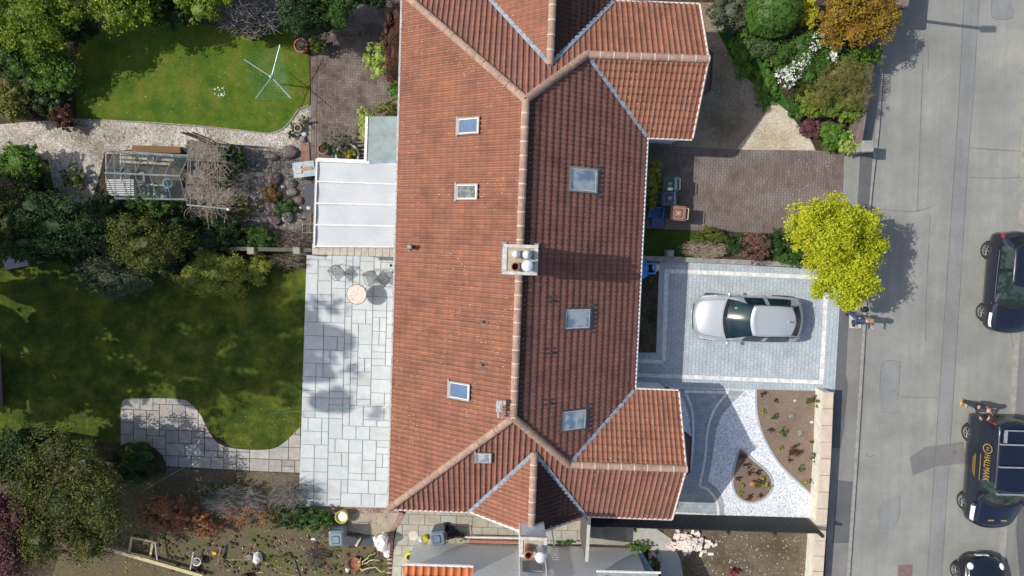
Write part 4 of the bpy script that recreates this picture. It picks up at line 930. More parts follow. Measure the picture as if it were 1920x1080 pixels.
# pergola with bare climber
t = thing('pergola', 'wire and timber pergola smothered by a leafless climber right of the greenhouse', 'pergola', P(390, 335, 0)); bl = t.location.copy()
b = MB()
for px in (357, 372, 390, 408):
    a, c = P(px, 262, 2.0), P(px, 392, 2.0); b.tube([(a.x, a.y, 0), a, c, (c.x, c.y, 0)], .016, 4)
for py in (272, 300, 330, 360, 385): b.tube([P(352, py, 2.02), P(425, py + 3, 2.02)], .014, 4)
b.build('frame', M_twig, t, bl); b = MB(); a, c = P(350, 384, 2.1), P(427, 392, 2.1); b.tube([a, c], .024, 5); b.build('rail', GM, t, bl)
b = MB(); b.box((0, 0, .05), (.07, .07, .1)); q = P(428, 393, 2.15); b.v = [(v[0] + q.x, v[1] + q.y, v[2] + q.z - .05) for v in b.v]; b.build('cap', M_white_p, t, bl)
t = thing('climber', 'tangle of bare brown climbing stems draped over the pergola', 'climbing plant', P(390, 335, 0)); bl = t.location.copy(); b = MB(); g = random.Random(12)
for k in range(220):
    q = P(g.gauss(392, 15), g.uniform(265, 392), g.uniform(1.85, 2.25)); pts = [q]; a = g.uniform(0, 6.28)
    for _ in range(6): a += g.uniform(-.9, .9); q = q + Vector((math.cos(a) * .1, math.sin(a) * .13, g.uniform(-.06, .06))); pts.append(q)
    b.tube(pts, g.uniform(.004, .009), 3, False)
for k in range(6):
    q = P(g.uniform(365, 410), g.choice((270, 385)), 0); b.tube([q, q + Vector((.1, .05, 1)), q + Vector((0, .1, 2.1))], .03, 5)
b.build('stems', M_twig, t, bl)
# rotary dryer
c = P(508, 144, 1.15); t = thing('rotary_dryer', 'rotary clothes dryer with four pale arms and green lines on the upper lawn', 'clothes dryer', (c.x, c.y, 0)); bl = Vector((c.x, c.y, 0))
M_alu = mat('pale_aluminium', (.5, .62, .62), .4, (.4, .5, .52), 8, metal=.3)
b = MB(); b.tube([(0, 0, 0), (0, 0, 1.2)], .024, 8); b.build('pole', M_alu, t)
tips = [P(457, 111, 1.3) - bl, P(525, 84, 1.3) - bl, P(545, 184, 1.3) - bl, P(479, 185, 1.3) - bl]
for q in tips: b = MB(); b.tube([(0, 0, 1.1), q], .016, 5); b.tube([(0, 0, .8), q * .45 + Vector((0, 0, 1.15 * .55))], .011, 4); b.build('arm', M_alu, t)
b = MB(); b.lathe([(.03, 1.04), (.07, 1.06), (.07, 1.16), (.03, 1.19), (.001, 1.2)], (0, 0, 0), 10, False); b.build('hub', mat('hub_green', (.12, .4, .33), .5), t)
M_lineg = mat('green_line', (.1, .32, .2), .6); b = MB()
for k in range(9):
    s = .25 + .75 * k / 8
    for i in range(4):
        p, q = Vector((0, 0, 1.12)).lerp(tips[i], s), Vector((0, 0, 1.12)).lerp(tips[(i + 1) % 4], s); m_ = (p + q) / 2 - Vector((0, 0, .04)); b.tube([p, m_, q], .0035, 3, False)
b.build('washing_lines', M_lineg, t)
# patio furniture
M_mos = grain('mosaic_top', [(.55, .4, .33), (.72, .6, .5), (.62, .5, .42), (.8, .72, .64), (.4, .28, .22)], 26, None, bm=.1, rough=.5)
M_iron = mat('cast_iron', (.12, .125, .13), .55, (.07, .07, .075), 12, metal=.4)
c = P(669, 552, .72); b = MB(); b.lathe([(.001, .685), (.36, .685), (.365, .72), (.35, .735), (.001, .736)], (0, 0, 0), 32, False)
l = MB()
for k in range(4): a = .8 + k * math.pi / 2; l.tube([(math.cos(a) * .28, math.sin(a) * .28, 0), (math.cos(a) * .1, math.sin(a) * .1, .38), (math.cos(a) * .24, math.sin(a) * .24, .69)], .013, 5)
r_ = MB(); r_.lathe([(.362, .69), (.378, .69), (.378, .73), (.362, .73)], (0, 0, 0), 32, False)
simple('garden_table', 'round patio table with pink-beige mosaic top', 'table', [('tabletop', b, M_mos), ('rim', r_, M_iron)] + [('legs', l, M_iron)], (c.x, c.y, 0))
def chair(label, px, py, rz):
    t = thing('garden_chair', label, 'chair', P(px, py, 0), rz, 'iron lattice chairs on the patio'); s = .2
    b = MB()
    for k in range(7): u = -s + 2 * s * k / 6; b.box((u, 0, .44), (.022, 2 * s, .014)); b.box((0, u, .4405), (2 * s, .022, .014))
    b.box((0, 0, .43), (2 * s, 2 * s, .006)) if False else None
    b.build('seat', M_iron, t)
    b = MB(); b.tube([(-s, -s, .44), (-s - .06, -s + .02, .85), (-s - .08, 0, .92), (-s - .06, s - .02, .85), (-s, s, .44)], .012, 5)
    for k in range(5): u = -.14 + .07 * k; b.tube([(-s - .01, u, .46), (-s - .07, u, .88)], .006, 4)
    for k in range(3): b.tube([(-s - .02 - k * .018, -s + .02, .56 + .1 * k), (-s - .02 - k * .018, s - .02, .56 + .1 * k)], .006, 4)
    b.build('backrest', M_iron, t)
    for j in (-1, 1):
        b = MB(); b.tube([(-s - .04, j * s, .68), (0, j * (s + .05), .69), (s - .02, j * (s + .03), .66), (s, j * s, .44)], .011, 5); b.build('armrest', M_iron, t)
        for i in (-1, 1): b = MB(); b.tube([(i * s, j * s, .44), (i * (s + .04), j * (s + .03), .0)], .012, 5); b.build('leg', M_iron, t)
    return t
chair('patio chair in tree shade near the dividing wall, leftmost of three', 640, 511, -2.0 + 1.1)
chair('middle patio chair of the three, above the gap between table and its shadow', 702, 521, -.95 - .2)
chair('patio chair beside the eaves and the potted plant, rightmost of three', 722, 522, .55 + 1.9)
c = P(738, 504, 0); plant('potted_shrub', 'spiky green plant under the eaves on the patio', 'plant', 741, 504, 11, 14, 0, .6, MID, 260, .09, kind='shrub', lobes=3, core=0)
# wheeled barrow-like barbecue near the veranda
b = MB(); b.box((0, 0, .35), (.72, .5, .26), 0, 1.12); c_ = MB(); c_.box((-.2, 0, .5), (.24, .26, .04)); d_ = MB(); d_.box((.1, 0, .49), (.42, .09, .05)); d_.box((.12, .05, .5), (.3, .05, .04))
h_ = MB(); h_.tube([(-.36, .2, .4), (-.62, .24, .5)], .018, 5); h_.tube([(-.36, -.2, .4), (-.62, -.2, .5)], .018, 5); w_ = MB(); w_.lathe([(.001, -.04), (.16, -.04), (.16, .04), (.001, .04)], (.42, 0, .16), 14, False, Matrix.Rotation(math.pi / 2, 3, 'X'))
simple('wheelbarrow', 'grey wheelbarrow holding a timber offcut beside the veranda', 'wheelbarrow', [('tray', b, mat('galv_tray', (.33, .4, .43), .4, (.22, .27, .3), 4, metal=.3)), ('lid', c_, steelgrey), ('timber', d_, mat('orange_wood', (.5, .25, .1), .7)), ('handles', h_, M_iron), ('wheel', w_, M_black)], P(577, 320, 0), .12)
# pots and rockery near the lawn corner
M_terra2 = mat('terracotta_pot', (.45, .17, .1), .8, (.35, .13, .08), 8)
tub('flower_pot', 'large terracotta pot at the top right corner of the lawn', 570, 91, .24, .4, M_terra2, M_soil)
plant('potted_shrub', 'dusky blue-grey plant growing from the large terracotta pot', 'plant', 568, 84, 12, 11, .35, .8, GRY, 200, .07, kind='shrub', lobes=3, core=.4)
tub('flower_pot', 'cream ring-rimmed pot on the pebbles left of the herringbone patio', 562, 242, .13, .25, mat('cream_pot', (.6, .52, .38), .8), M_soil)
tub('flower_pot', 'terracotta pot with red blooms above the veranda roof corner', 609, 281, .18, .3, M_terra2, M_soil)
plant('potted_shrub', 'dark green and red plant in pot above the veranda corner', 'plant', 610, 275, 11, 10, .25, .6, DRK, 160, .07, kind='shrub', lobes=3)
tub('flower_pot', 'wide pale planter touching the veranda roof edge', 655, 293, .42, .35, mat('grey_pot', (.4, .42, .4), .8), M_soil)
def boulder(label, px, py, r, seed, m=None, group='rockery stones', name='rock', cat='rock'):
    b = MB(); b.blob((0, 0, r * .35), (r, r * .8, r * .6), seed, .1, 9, 6); o = b.build(name, m or M_kerb, None, None, False); c = P(px, py, 0); o.location = (c.x, c.y, 0); return tag(o, label, cat, group)
M_rk = mat('rock_grey', (.28, .27, .25), .9, (.14, .13, .12), 6, bm=.5); M_rkp = mat('rock_purple', (.2, .15, .14), .9, (.12, .09, .085), 6, bm=.5); M_rw = mat('rock_white', (.6, .58, .53), .9)
for q in (('big pale boulder at the foot of the mossy mound', 540, 407, .27, 1, M_rk), ('flat purple-grey stone left of the mossy mound', 517, 412, .26, 2, M_rkp), ('dark grey stone below the orange moss', 520, 385, .2, 3, M_rk), ('bluish flat stone under the wheelbarrow', 546, 345, .24, 4, M_rk),
          ('grey stone above the mossy mound', 549, 360, .22, 5, M_rk), ('round white stone above the orange moss', 531, 350, .09, 6, M_rw), ('bright white stone right of the mossy mound', 564, 390, .09, 7, M_rw), ('purple flat stone at top of the gravel bed', 516, 335, .28, 8, M_rkp),
          ('reddish paving stone in the dark gravel below the lawn', 545, 286, .32, 9, M_rkp), ('dull purple stone in gravel left of reddish stone', 515, 296, .2, 10, M_rkp), ('small pale stone by the veranda gutter', 580, 390, .1, 11, M_rw), ('brown stone right of the mossy mound', 562, 376, .2, 12, M_rkp),
          ('small grey stone among pots left of the herringbone patio', 572, 252, .12, 13, M_rw), ('dark stone among pots at herringbone edge', 568, 262, .16, 14, M_rk), ('tan stone below the cream pot', 557, 256, .15, 15, M_rk)): boulder(*q)
b = MB(); b.box((0, 0, .03), (.32, .75, .06)); simple('red_slab', 'worn red concrete slab between gravel and herringbone patio', 'slab', [('slab', b, mat('red_slab', (.27, .14, .11), .9, (.17, .09, .075), 7))], P(573, 286, 0), .02)
b = MB()
for k in range(5): b.box((0, k * .14, .1), (.3, .035, .2))
simple('wooden_rack', 'small slatted timber rack between the store and the yellow plant', 'rack', [('slats', b, wood)], P(678, 296, 0))
b = MB(); b.box((0, 0, .02), (.5, 1.1, .04)); simple('paving_slab', 'dark wet slab strip beside the veranda gutter', 'slab', [('slab', b, mat('dark_slab', (.06, .065, .085), .7))], P(583, 372, 0))
b = MB(); [b.tube([(-.3, k * .32, .1), (.3, k * .32, .1)], .012, 4) for k in range(3)]; [b.tube([(i * .3, 0, .1), (i * .3, .64, .1)], .012, 4) for i in (-1, 1)]; [b.tube([(i * .3, 0, 0), (i * .3, 0, .1)], .01, 4) for i in (-1, 1)]
simple('wire_trellis', 'thin wire frame lying beside the veranda lower corner', 'frame', [('frame', b, steelgrey)], P(584, 452, 0))
# ------------------------------------------------------------------ front: bins, boxes, kerbside things
def wheelie(label, px, py, rz, c, dark, topc=None, star=None, sticker=False):
    m = mat('bin_' + label[:9], c, .45, tuple(v * .75 for v in c), 4); t = thing('wheelie_bin', label, 'bin', P(px, py, 0), rz, 'wheelie bins')
    b = MB(); b.cham((0, 0, .5), (.42, .4, .86), .03, 0, 1.22); b.build('body', m, t)
    b = MB(); b.cham((0, 0, .985), (.58, .54, .06), .05, 0, .94); b.cham((-.03, 0, 1.025), (.3, .3, .02), .03, 0, .95); lid = b.build('lid', m, t)
    if star:
        b = MB(); v = [(math.cos(a) * r_, math.sin(a) * r_, 1.04) for k in range(10) for a, r_ in ((k * math.pi / 5, .07 if k % 2 == 0 else .03),)]; b.add([(x - .03, y, z) for x, y, z in v], [tuple(range(10))]); b.build('emblem', star, lid)
    if sticker: b = MB(); b.box((-.02, -.19, 1.02), (.18, .1, .012)); b.build('sticker', M_white_p, lid)
    b = MB(); b.tube([(.27, -.2, .93), (.35, -.2, .97), (.35, .2, .97), (.27, .2, .93)], .018, 6); b.build('handle', dark, t)
    for s in (-1, 1): b = MB(); b.lathe([(.001, -.025), (.1, -.025), (.1, .025), (.001, .025)], (.24, s * .2, .1), 14, False, Matrix.Rotation(math.pi / 2, 3, 'X')); b.build('wheel', M_black, t)
    return t
M_gold = mat('bin_gold', (.5, .42, .1), .6); M_pale = mat('bin_pale', (.5, .42, .3), .6)
wheelie('dark green wheelie bin with a white sticker on its lid', 1246, 349, 0, (.05, .1, .095), M_black, star=M_gold, sticker=True)
wheelie('navy blue wheelie bin with a yellow star on its lid', 1243, 375, 3.2, (.055, .075, .125), M_black, star=M_gold)
wheelie('brown wheelie bin with its edge catching the sun', 1261, 402, -.08, (.3, .17, .12), M_pale, star=M_pale)
crate('recycling_box', 'open blue recycling box with dark contents beside the navy bin', 1228, 399, .48, .36, .32, mat('box_blue', (.03, .17, .4), .4), -.15, 0, 'box')
b = MB(); b.cham((0, 0, .16), (.44, .32, .32), .03, 0, 1.05); c_ = MB(); c_.cham((0, 0, .335), (.5, .38, .04), .03); simple('recycling_box', 'closed indigo recycling box against the open blue one', 'box', [('box', b, mat('box_indigo', (.055, .07, .23), .45)), ('lid', c_, MATS['box_indigo'])], P(1230, 418, 0), -.05)
crate('recycling_box', 'bright blue recycling box at the eaves in the narrow bed', 1216, 503, .36, .34, .32, mat('box_bright', (.05, .33, .72), .4), 0, 0, 'box')
def bag(name, label, px, py, r, m, seed, z=0, cat='bag', sz=(1, .8, .7), amp=.16):
    b = MB(); b.blob((0, 0, r * .5), (r * sz[0], r * sz[1], r * sz[2]), seed, amp, 16, 10); g = random.Random(seed)
    b.v = [(v[0] + g.uniform(-.05, .05) * r, v[1] + g.uniform(-.05, .05) * r, max(0, v[2] + g.uniform(-.08, .08) * r)) for v in b.v]
    o = b.build(name, m, None, None, False); c = P(px, py, z); o.location = c; return tag(o, label, cat)
bag('plastic_bag', 'crumpled bright blue bag spilling from under the eaves', 1206, 505, .24, mat('blue_bag', (.05, .4, .8), .35, (.03, .28, .65), 9), 5, sz=(.8, 1.5, .7))
tub('tub', 'white round tub beside the bright blue recycling box', 1228, 501, .14, .25, M_white_p, MATS['white_paint'], taper=.85)
b = MB(); b.cham((0, 0, .25), (.28, .28, .5), .03, 0, .9); c_ = MB(); c_.box((0, -.02, .502), (.14, .16, .01)); simple('stone_pedestal', 'square pale stone block on the shaded grass', 'pedestal', [('block', b, M_kerb), ('grille', c_, M_frame)], P(1252, 475, 0))
# front boundary walls
M_cop = mat('buff_coping_new', (.56, .47, .37), .9, (.46, .38, .3), 2.5, bm=.2); M_rw2 = mat('cream_render', (.68, .66, .58), .95, (.52, .5, .42), 4, bm=.4)
t = thing('front_wall', 'cream rendered garden wall with buff coping stones along the pavement', 'wall', P(1545, 880, 0)); bl = t.location.copy()
WL = [P(1553, 735, .75), P(1548, 860, .75), P(1540, 985, .75), P(1532, 1100, .75)]
b = MB(); q = [Vector((p.x - .03, p.y, 0)) for p in WL]; ribbon(b, q, .26, 0, .7); b.build('wall', M_rw2, t, bl)
g = random.Random(1); b = MB()
for i in range(3):
    n = 4
    for k in range(n): p, r_ = WL[i].lerp(WL[i + 1], k / n), WL[i].lerp(WL[i + 1], (k + 1) / n); d = r_ - p; c = (p + r_) / 2; b.cham((c.x, c.y, .73), (d.length - .012, .4, .07), .01, math.atan2(d.y, d.x))
b.build('coping', M_cop, t, bl)
t = thing('boundary_kerb', 'low stone strip between the shaded grass and the grey block driveway', 'kerb', P(1290, 488, 0)); b = MB(); p = PX([(1197, 484), (1278, 486), (1278, 486.5), (1512, 497)], .15); ribbon(b, p, .18, 0, .2); b.build('kerb', M_kerb, t, t.location)
t = thing('gate_pier', 'short stone gate pier at the brown drive entrance beside the lime shrub', 'pier', P(1600, 282, 0)); b = MB(); b.cham((0, 0, .5), (.34, .34, 1.0), .02); b.build('shaft', M_kerb, t); b = MB(); b.cham((0, 0, 1.04), (.42, .42, .1), .03); b.build('cap', M_kerb, t)
t = thing('front_wall', 'dark stone garden wall under the shrubs beside the upper pavement', 'wall', P(1610, 150, 0)); b = MB(); ribbon(b, PX([(1648, -40), (1634, 90), (1622, 180), (1607, 268)], .7), .25, 0, .8); b.build('wall', M_rkp, t, t.location)
# black timber fence of the lower neighbour
M_bf = mat('black_fence', (.035, .036, .04), .8, (.022, .022, .025), 7, bm=.3)
t = thing('timber_fence', 'black timber fence between white chippings and lower garden', 'fence', P(1320, 985, 0)); bl = t.location.copy()
a, c = P(1104, 988, 1.5), P(1543, 1001, 1.5); d = c - a; n = 60; b = MB()
for k in range(n): p = a.lerp(c, (k + .5) / n); b.box((p.x, p.y + (.003 if k % 2 else -.003), .74), (d.length / n * 1.05, .02, 1.46), math.atan2(d.y, d.x), a=R.random())
b.build('boards', M_bf, t, bl)
for z in (.3, 1.2): b = MB(); b.box(((a.x + c.x) / 2, (a.y + c.y) / 2 - .05, z), (d.length, .06, .09), math.atan2(d.y, d.x)); b.build('rail', M_bf, t, bl)
for k in range(6): p = a.lerp(c, k / 5); b = MB(); b.box((p.x, p.y - .09, .76), (.1, .1, 1.52)); b.build('post', M_bf, t, bl)
t = thing('timber_gate', 'tall grey boarded gate closing the side passage between the houses', 'gate', P(1095, 1000, 0)); bl = t.location.copy()
a, c = P(1105, 970, 2.15), P(1100, 1053, 2.15); d = c - a; b = MB(); b.box(((a.x + c.x) / 2 - .02, (a.y + c.y) / 2, 1.05), (d.length, .04, 2.1), math.atan2(d.y, d.x)); b.build('boards', mat('grey_boards', (.12, .11, .1), .9, (.08, .075, .07), 10), t, bl)
b = MB(); b.box(((a.x + c.x) / 2, (a.y + c.y) / 2, 2.13), (d.length, .11, .07), math.atan2(d.y, d.x)); b.build('cap_rail', mat('pale_wood_rail', (.5, .49, .44), .9, (.38, .37, .33), 6), t, bl)
# ------------------------------------------------------------------ lower neighbour's bungalow
N = thing('neighbour_bungalow', 'grey roughcast bungalow at the bottom edge with orange tiled roof and white gutters', 'house', P(980, 1090, 0)); bl = N.location.copy()
m, tt, bs = new_mat('roughcast'); bs.inputs['Roughness'].default_value = .95; bs.inputs['Base Color'].default_value = (.42, .42, .39, 1)
tt.links.new(ramp(tt, noise(tt, 9, 6, .8), [(.3, (.78, .78, .75)), (.7, (.9, .9, .87))]), bs.inputs['Base Color']); bump(tt, bs, noise(tt, 14, 5, .75), .6, .05); M_rc = m
ny = P(780, 1015, 0).y; x0, x1 = P(778, 1015, 0).x, P(1192, 1026, 0).x; sl = (P(1192, 1028, 0).y - ny) / (x1 - x0)
def NY(x): return ny + (x - x0) * sl
xc = P(885, 1067, 2.3).x
b = MB(); 
for xa, xb, h in ((x0, xc, 2.25), (xc, P(1120, 1030, 0).x, 3.4), (P(1120, 1030, 0).x, x1, 2.15)):
    ya, yb = NY(xa), NY(xb); dy = -.0 if h < 3 else 0
    b.add([(xa, ya, 0), (xb, yb, 0), (xb, yb, h), (xa, ya, h), (xa, ya - 6, 0), (xb, yb - 6, 0), (xb, yb - 6, h), (xa, ya - 6, h)], [(1, 0, 3, 2), (0, 4, 7, 3), (2, 6, 5, 1), (4, 5, 6, 7), (3, 7, 6, 2)])
b.build('wall', M_rc, N, bl)
xa, xb = x0 - .12, xc + .05; ya, yb = NY(xa) + .12, NY(xb) + .12
def ntiled(name, pts, e): 
    o = tiled(name, pts, e, N, w=.27, ch=.3, m=M_tile3, amp=.05); off = bl
    o.data.transform(Matrix.Translation(-off)); return o
ntiled('roof', [(xa, ya, 2.3), (xb, yb, 2.3), (xb, yb - 3, 4.2), (xa + .9, ya - 3, 4.2)], [(xa, ya, 2.3), (xb, yb, 2.3)])
b = MB(); b.tube([(xa, ya + .05, 2.28), (xb, yb + .05, 2.28)], .05, 6); b.build('gutter', M_white_p, N, bl)
xg = P(1118, 1078, 2.2).x; b = MB(); b.tube([(xg, NY(xg) + .1, 2.2), (x1 + .5, NY(x1) + .1, 2.2)], .045, 6); b.build('gutter', M_white_p, N, bl)
b = MB(); b.add([(xg, NY(xg) + .1, 2.22), (x1 + .4, NY(x1) + .1, 2.22), (x1 + .4, NY(x1) - 3, 4.0), (xg, NY(xg) - 3, 4.0)], [(0, 1, 2, 3)]); b.build('roof', MATS['felt_roof'], N, bl)
w0 = P(998, 1064, 1.9); f = MB(); f.box((w0.x, NY(w0.x) + .03, 1.85), (.72, .07, .8), 0); fo = f.build('window', M_frame, N, bl)
for i in (-1, 1): f = MB(); f.box((w0.x + i * .17, NY(w0.x) + .075, 1.9), (.28, .02, .6)); f.build('pane', M_glassd, fo)
for px in (975, 1023): x = P(px, 1040, 1.5).x; b = MB(); b.tube([(x, NY(x) + .06, 0), (x, NY(x) + .06, 3.4)], .035, 6); b.build('drainpipe', M_white_p, N, bl)
b = MB(); a, c = P(871, 1007, .3), P(972, 1009, .3); b.tube([a, c], .035, 5); b.build('waste_pipe', M_white_p, N, bl)
b = MB(); a, c = P(880, 1014, .1), P(972, 1016, .1); ribbon(b, [a, a.lerp(c, .5), c], .1, 0, .15); b.build('brick_plinth', mat('red_brick', (.4, .16, .12), .9, (.3, .12, .09), 8), N, bl)
# grey ramp, path and verge right of the bungalow
sheet('side_ramp', [(1145, 1030), (1200, 1032), (1232, 1085), (1165, 1085)], .03, mat('grey_screed', (.4, .41, .4), .9, (.35, .36, .35), 3))
t = thing('lead_verge', 'long bluish metal trim running down beside the grey ramp', 'trim', P(1212, 1055, 0)); b = MB(); p = PX([(1196, 1029), (1212, 1056), (1232, 1085)], .3); ribbon(b, p, .14, 0, .35); b.build('trim', M_lead, t, t.location)
sheet('concrete_path', [(1170, 988), (1225, 988), (1258, 1010), (1276, 1050), (1284, 1100), (1245, 1100), (1232, 1050), (1215, 1030), (1175, 1022)], .026, mat('path_concrete', (.42, .4, .35), .9, (.34, .33, .29), 3))
sheet('side_paving_shadow', [(1106, 985), (1176, 988), (1174, 1023), (1106, 1020)], .028, mat('shadow_paving', (.3, .28, .25), .9, (.24, .22, .2), 3))  # the gate's cast shadow painted as a darker sheet of paving
b = MB()
for i, dy in enumerate((0, .3)): b.box((0, -dy, .06), (.28, .22, .12)) 
simple('stone_steps', 'two small stone steps at the end of the metal trim', 'steps', [('steps', b, MATS['buff_coping'])], P(1222, 1040, 0))
# brick heap: every brick a thing
bk = MB(); bk.cham((0, 0, 0), (.215, .105, .068), .004); M_pb = mat('pink_bricks', (.74, .66, .61), .9, (.62, .53, .48), 6)
g = random.Random(5); first = None; LB = 'pale pink loose brick in the heap behind the black fence'
for k in range(130):
    a, r_ = g.uniform(0, 6.28), abs(g.gauss(0, .33)); px, py = 1293 + math.cos(a) * r_ * 62, 1018 + math.sin(a) * r_ * 38
    z = max(.034, .34 - r_ * .42) * g.uniform(.3, 1); c = P(px, py, z)
    if first is None: first = bk.build('brick', M_pb); o = first
    else: o = first.copy(); COL.objects.link(o)
    o.location = c; o.rotation_euler = (g.uniform(-.25, .25), g.uniform(-.25, .25), g.choice((0, .1, 1.5, 1.2, .5, -.3)) + g.uniform(-.2, .2)); tag(o, LB, 'brick', 'bricks heaped behind the black fence')
# ------------------------------------------------------------------ lower garden odds and ends
def bin_at(label, px, py, rz, c): return wheelie(label, px, py, rz, c, M_black)
bin_at('pale grey-blue wheelie bin standing on the black board', 642, 990, 1.6, (.2, .27, .31))
bin_at('grey wheelie bin on the side path slabs with a black sack', 826, 990, .12, (.15, .2, .26))
bag('refuse_sack', 'shiny black refuse sack leaning on the side path bin', 846, 996, .3, mat('black_bag', (.012, .012, .014), .3), 9)
a = P(677, 1012, .1); b = MB(); b.box((0, 0, .05), (2.05, .42, .06), 0); b2_ = MB(); b2_.box((0, .0, .1), (.6, .4, .03)); simple('board', 'long black plastic sheet board lying on the rough soil', 'board', [('board', b, mat('black_board', (.05, .055, .065), .5, (.035, .04, .05), 3))], P(680, 1012, 0), -.01)
def plank(label, p0, p1, w_, h, m, z=.05, name='plank', cat='plank'):
    a, c = P(*p0, z), P(*p1, z); d = c - a; o = MB().box((0, 0, 0), (d.length, w_, h)).build(name, m); o.location = (a + c) / 2; o.rotation_euler = (0, 0, math.atan2(d.y, d.x)); return tag(o, label, cat)
M_tan = mat('sawn_timber', (.52, .45, .26), .8, (.42, .36, .2), 9); M_grw = mat('grey_wood', (.4, .37, .34), .9, (.28, .26, .24), 9)
plank('long pale sawn timber rail lying across the lower left garden', (196, 1027), (380, 1080), .13, .07, M_tan, .3)
plank('short yellowish timber batten laid over the black board', (677, 1007), (667, 1024), .08, .05, M_tan, .14)
plank('thin dark stick lying on rough grass left of the fire bowl', (552, 1050), (562, 1082), .03, .03, M_iron, .04)
plank('dark thin rod leaning beside the ivy patch', (592, 1010), (610, 983), .03, .03, M_iron, .1)
plank('weathered upright slat at the left end of the sawn rail', (295, 1050), (291, 1016), .05, .05, M_grw, .3); plank('grey leaning branch stake beside the bare patch', (357, 1068), (363, 1034), .05, .05, M_grw, .3); plank('dark fence offcut post lying right of the white bucket', (409, 1058), (414, 1024), .06, .06, M_rkp, .2)
b = MB(); w_, l_, t_ = .36, .46, .09
for s in (-1, 1): b.box((s * (l_ - t_ / 2), 0, .04), (t_, 2 * w_, .08)); b.box((0, s * (w_ - t_ / 2), .0405), (2 * l_ - 2 * t_, t_, .08))
simple('timber_surround', 'yellowish rectangular timber frame lying above the sawn rail', 'frame', [('frame', b, M_tan)], P(266, 1025, 0), -.2)
tub('bucket', 'white plastic bucket on the soil right of the timber frame', 375, 1047, .16, .3, M_white_p, None); tub('bucket', 'black plastic bucket beside the white one', 366, 1062, .15, .2, M_black, M_soil)
tub('bucket', 'dark round bucket at the bottom edge below the timber scrap', 462, 1080, .18, .25, M_black, M_soil)
bag('rubble_bag', 'crumpled white rubble sack on the rough soil by the yellow cable', 484, 1044, .22, M_white_p, 21); bag('small_stone', 'grey lump beside the white rubble sack', 467, 1042, .13, M_rk, 22, cat='rock')
bag('tarpaulin', 'torn white tarpaulin draped at the brick edging', 716, 1010, .34, M_white_p, 23, cat='tarpaulin', sz=(.75, 1.0, 1.1), amp=.25); bag('tarpaulin', 'thin white tail of tarpaulin trailing below the larger one', 726, 1028, .2, M_white_p, 24, cat='tarpaulin', sz=(.5, 1.3, .8), amp=.25)
bag('polystyrene', 'small white polystyrene piece below the rusty fire bowl', 653, 1067, .1, M_white_p, 25, cat='rubbish'); bag('paper_scrap', 'pale scrap left of the black board', 588, 1010, .07, M_white_p, 26, cat='rubbish'); bag('paper_scrap', 'pale scrap in the hedge above the ivy', 470, 920, .11, M_rw, 27, cat='rubbish')
bag('paper_scrap', 'small pale lump on rough grass under the ivy patch', 585, 1037, .08, M_rw, 28, cat='rubbish'); bag('wood_scrap', 'pale timber scrap near the bottom edge left of the stick', 490, 1072, .07, M_tan, 29, cat='rubbish', sz=(1.4, .4, .4))
b = MB(); b.lathe([(.05, .0), (.22, .08), (.27, .2), (.25, .2), (.2, .1), (.001, .06)], (0, 0, 0), 20, False); simple('fire_bowl', 'rusty orange metal fire bowl on the rough grass', 'fire bowl', [('bowl', b, mat('rust', (.3, .12, .06), .85, (.16, .07, .045), 5))], P(666, 1053, 0))
M_yel = mat('yellow_plastic', (.5, .45, .03), .5, (.36, .32, .03), 4)
t = thing('bucket', 'yellow tub with white inside at the lower edge of the flagstone patio', 'tub', P(645, 962, 0)); b = MB(); b.lathe([(.18, 0), (.23, .4), (.255, .42), (.22, .42), (.2, .32)], (0, 0, 0), 20, False); b.build('tub', M_yel, t); b = MB(); b.lathe([(.21, .33), (.001, .34)], (0, 0, 0), 20, False); b.build('lining', M_white_p, t)
b = MB(); b.lathe([(.12, 0), (.13, .25), (.1, .3), (.001, .3)], (0, 0, 0), 16, False); simple('drum', 'yellow drum beside the roughcast wall near the side path bin', 'drum', [('drum', b, M_yel)], P(799, 1006, 0)); b = MB(); b.lathe([(.08, 0), (.08, .28), (.04, .36), (.001, .36)], (0, 0, 0), 14, False); simple('bottle', 'white plastic bottle beside the yellow drum', 'bottle', [('bottle', b, M_white_p)], P(791, 1007, 0))
b = MB(); b.lathe([(.1, 0), (.17, .02), (.2, .1), (.17, .17), (.1, .19)], (0, 0, 0), 18, False); simple('hose_reel', 'yellow hose coil half hidden at the roughcast wall corner', 'hose', [('coil', b, M_yel)], P(768, 1041, 0)); b = MB(); b.cham((0, 0, .15), (.25, .22, .3), .01); simple('cardboard_box', 'small tan cardboard box beside the yellow drum', 'box', [('box', b, mat('cardboard', (.45, .36, .2), .9))], P(811, 1010, 0))
b = MB(); b.lathe([(.19, 0), (.19, .03), (.001, .032)], (0, 0, 0), 20, False); simple('drain_cover', 'round pale drain cover set in the side path', 'drain cover', [('cover', b, mat('pale_cover', (.55, .52, .46), .9))], P(775, 1004, 0.0))
b = MB(); p = smooth_pts(PX([(408, 1035), (412, 1043), (425, 1049), (445, 1050), (480, 1050), (505, 1058), (520, 1070), (540, 1077), (570, 1082)], .03), 4); b.tube(p, .009, 5); simple('cable', 'yellow extension cable snaking over the rough soil', 'cable', [('cable', b, M_yel)], (0, 0, 0))
b = MB(); b.cham((0, 0, .1), (.16, .12, .2), .02); simple('socket_box', 'small orange socket box at the end of the yellow cable', 'box', [('box', b, mat('orange_plastic', (.8, .4, .02), .5))], P(406, 1034, 0))
b = MB(); g = random.Random(3); stems(b, (0, 0, .05), [(.9, .35, .35), (.7, .6, .3), (1.1, -.1, .3), (.2, .5, .4)], .035, .012, g, 5, .09, 5); simple('cut_branches', 'heap of cut pale branches between the fire bowl and tarpaulin', 'branches', [('branches', b, M_tan)], P(672, 1060, 0))
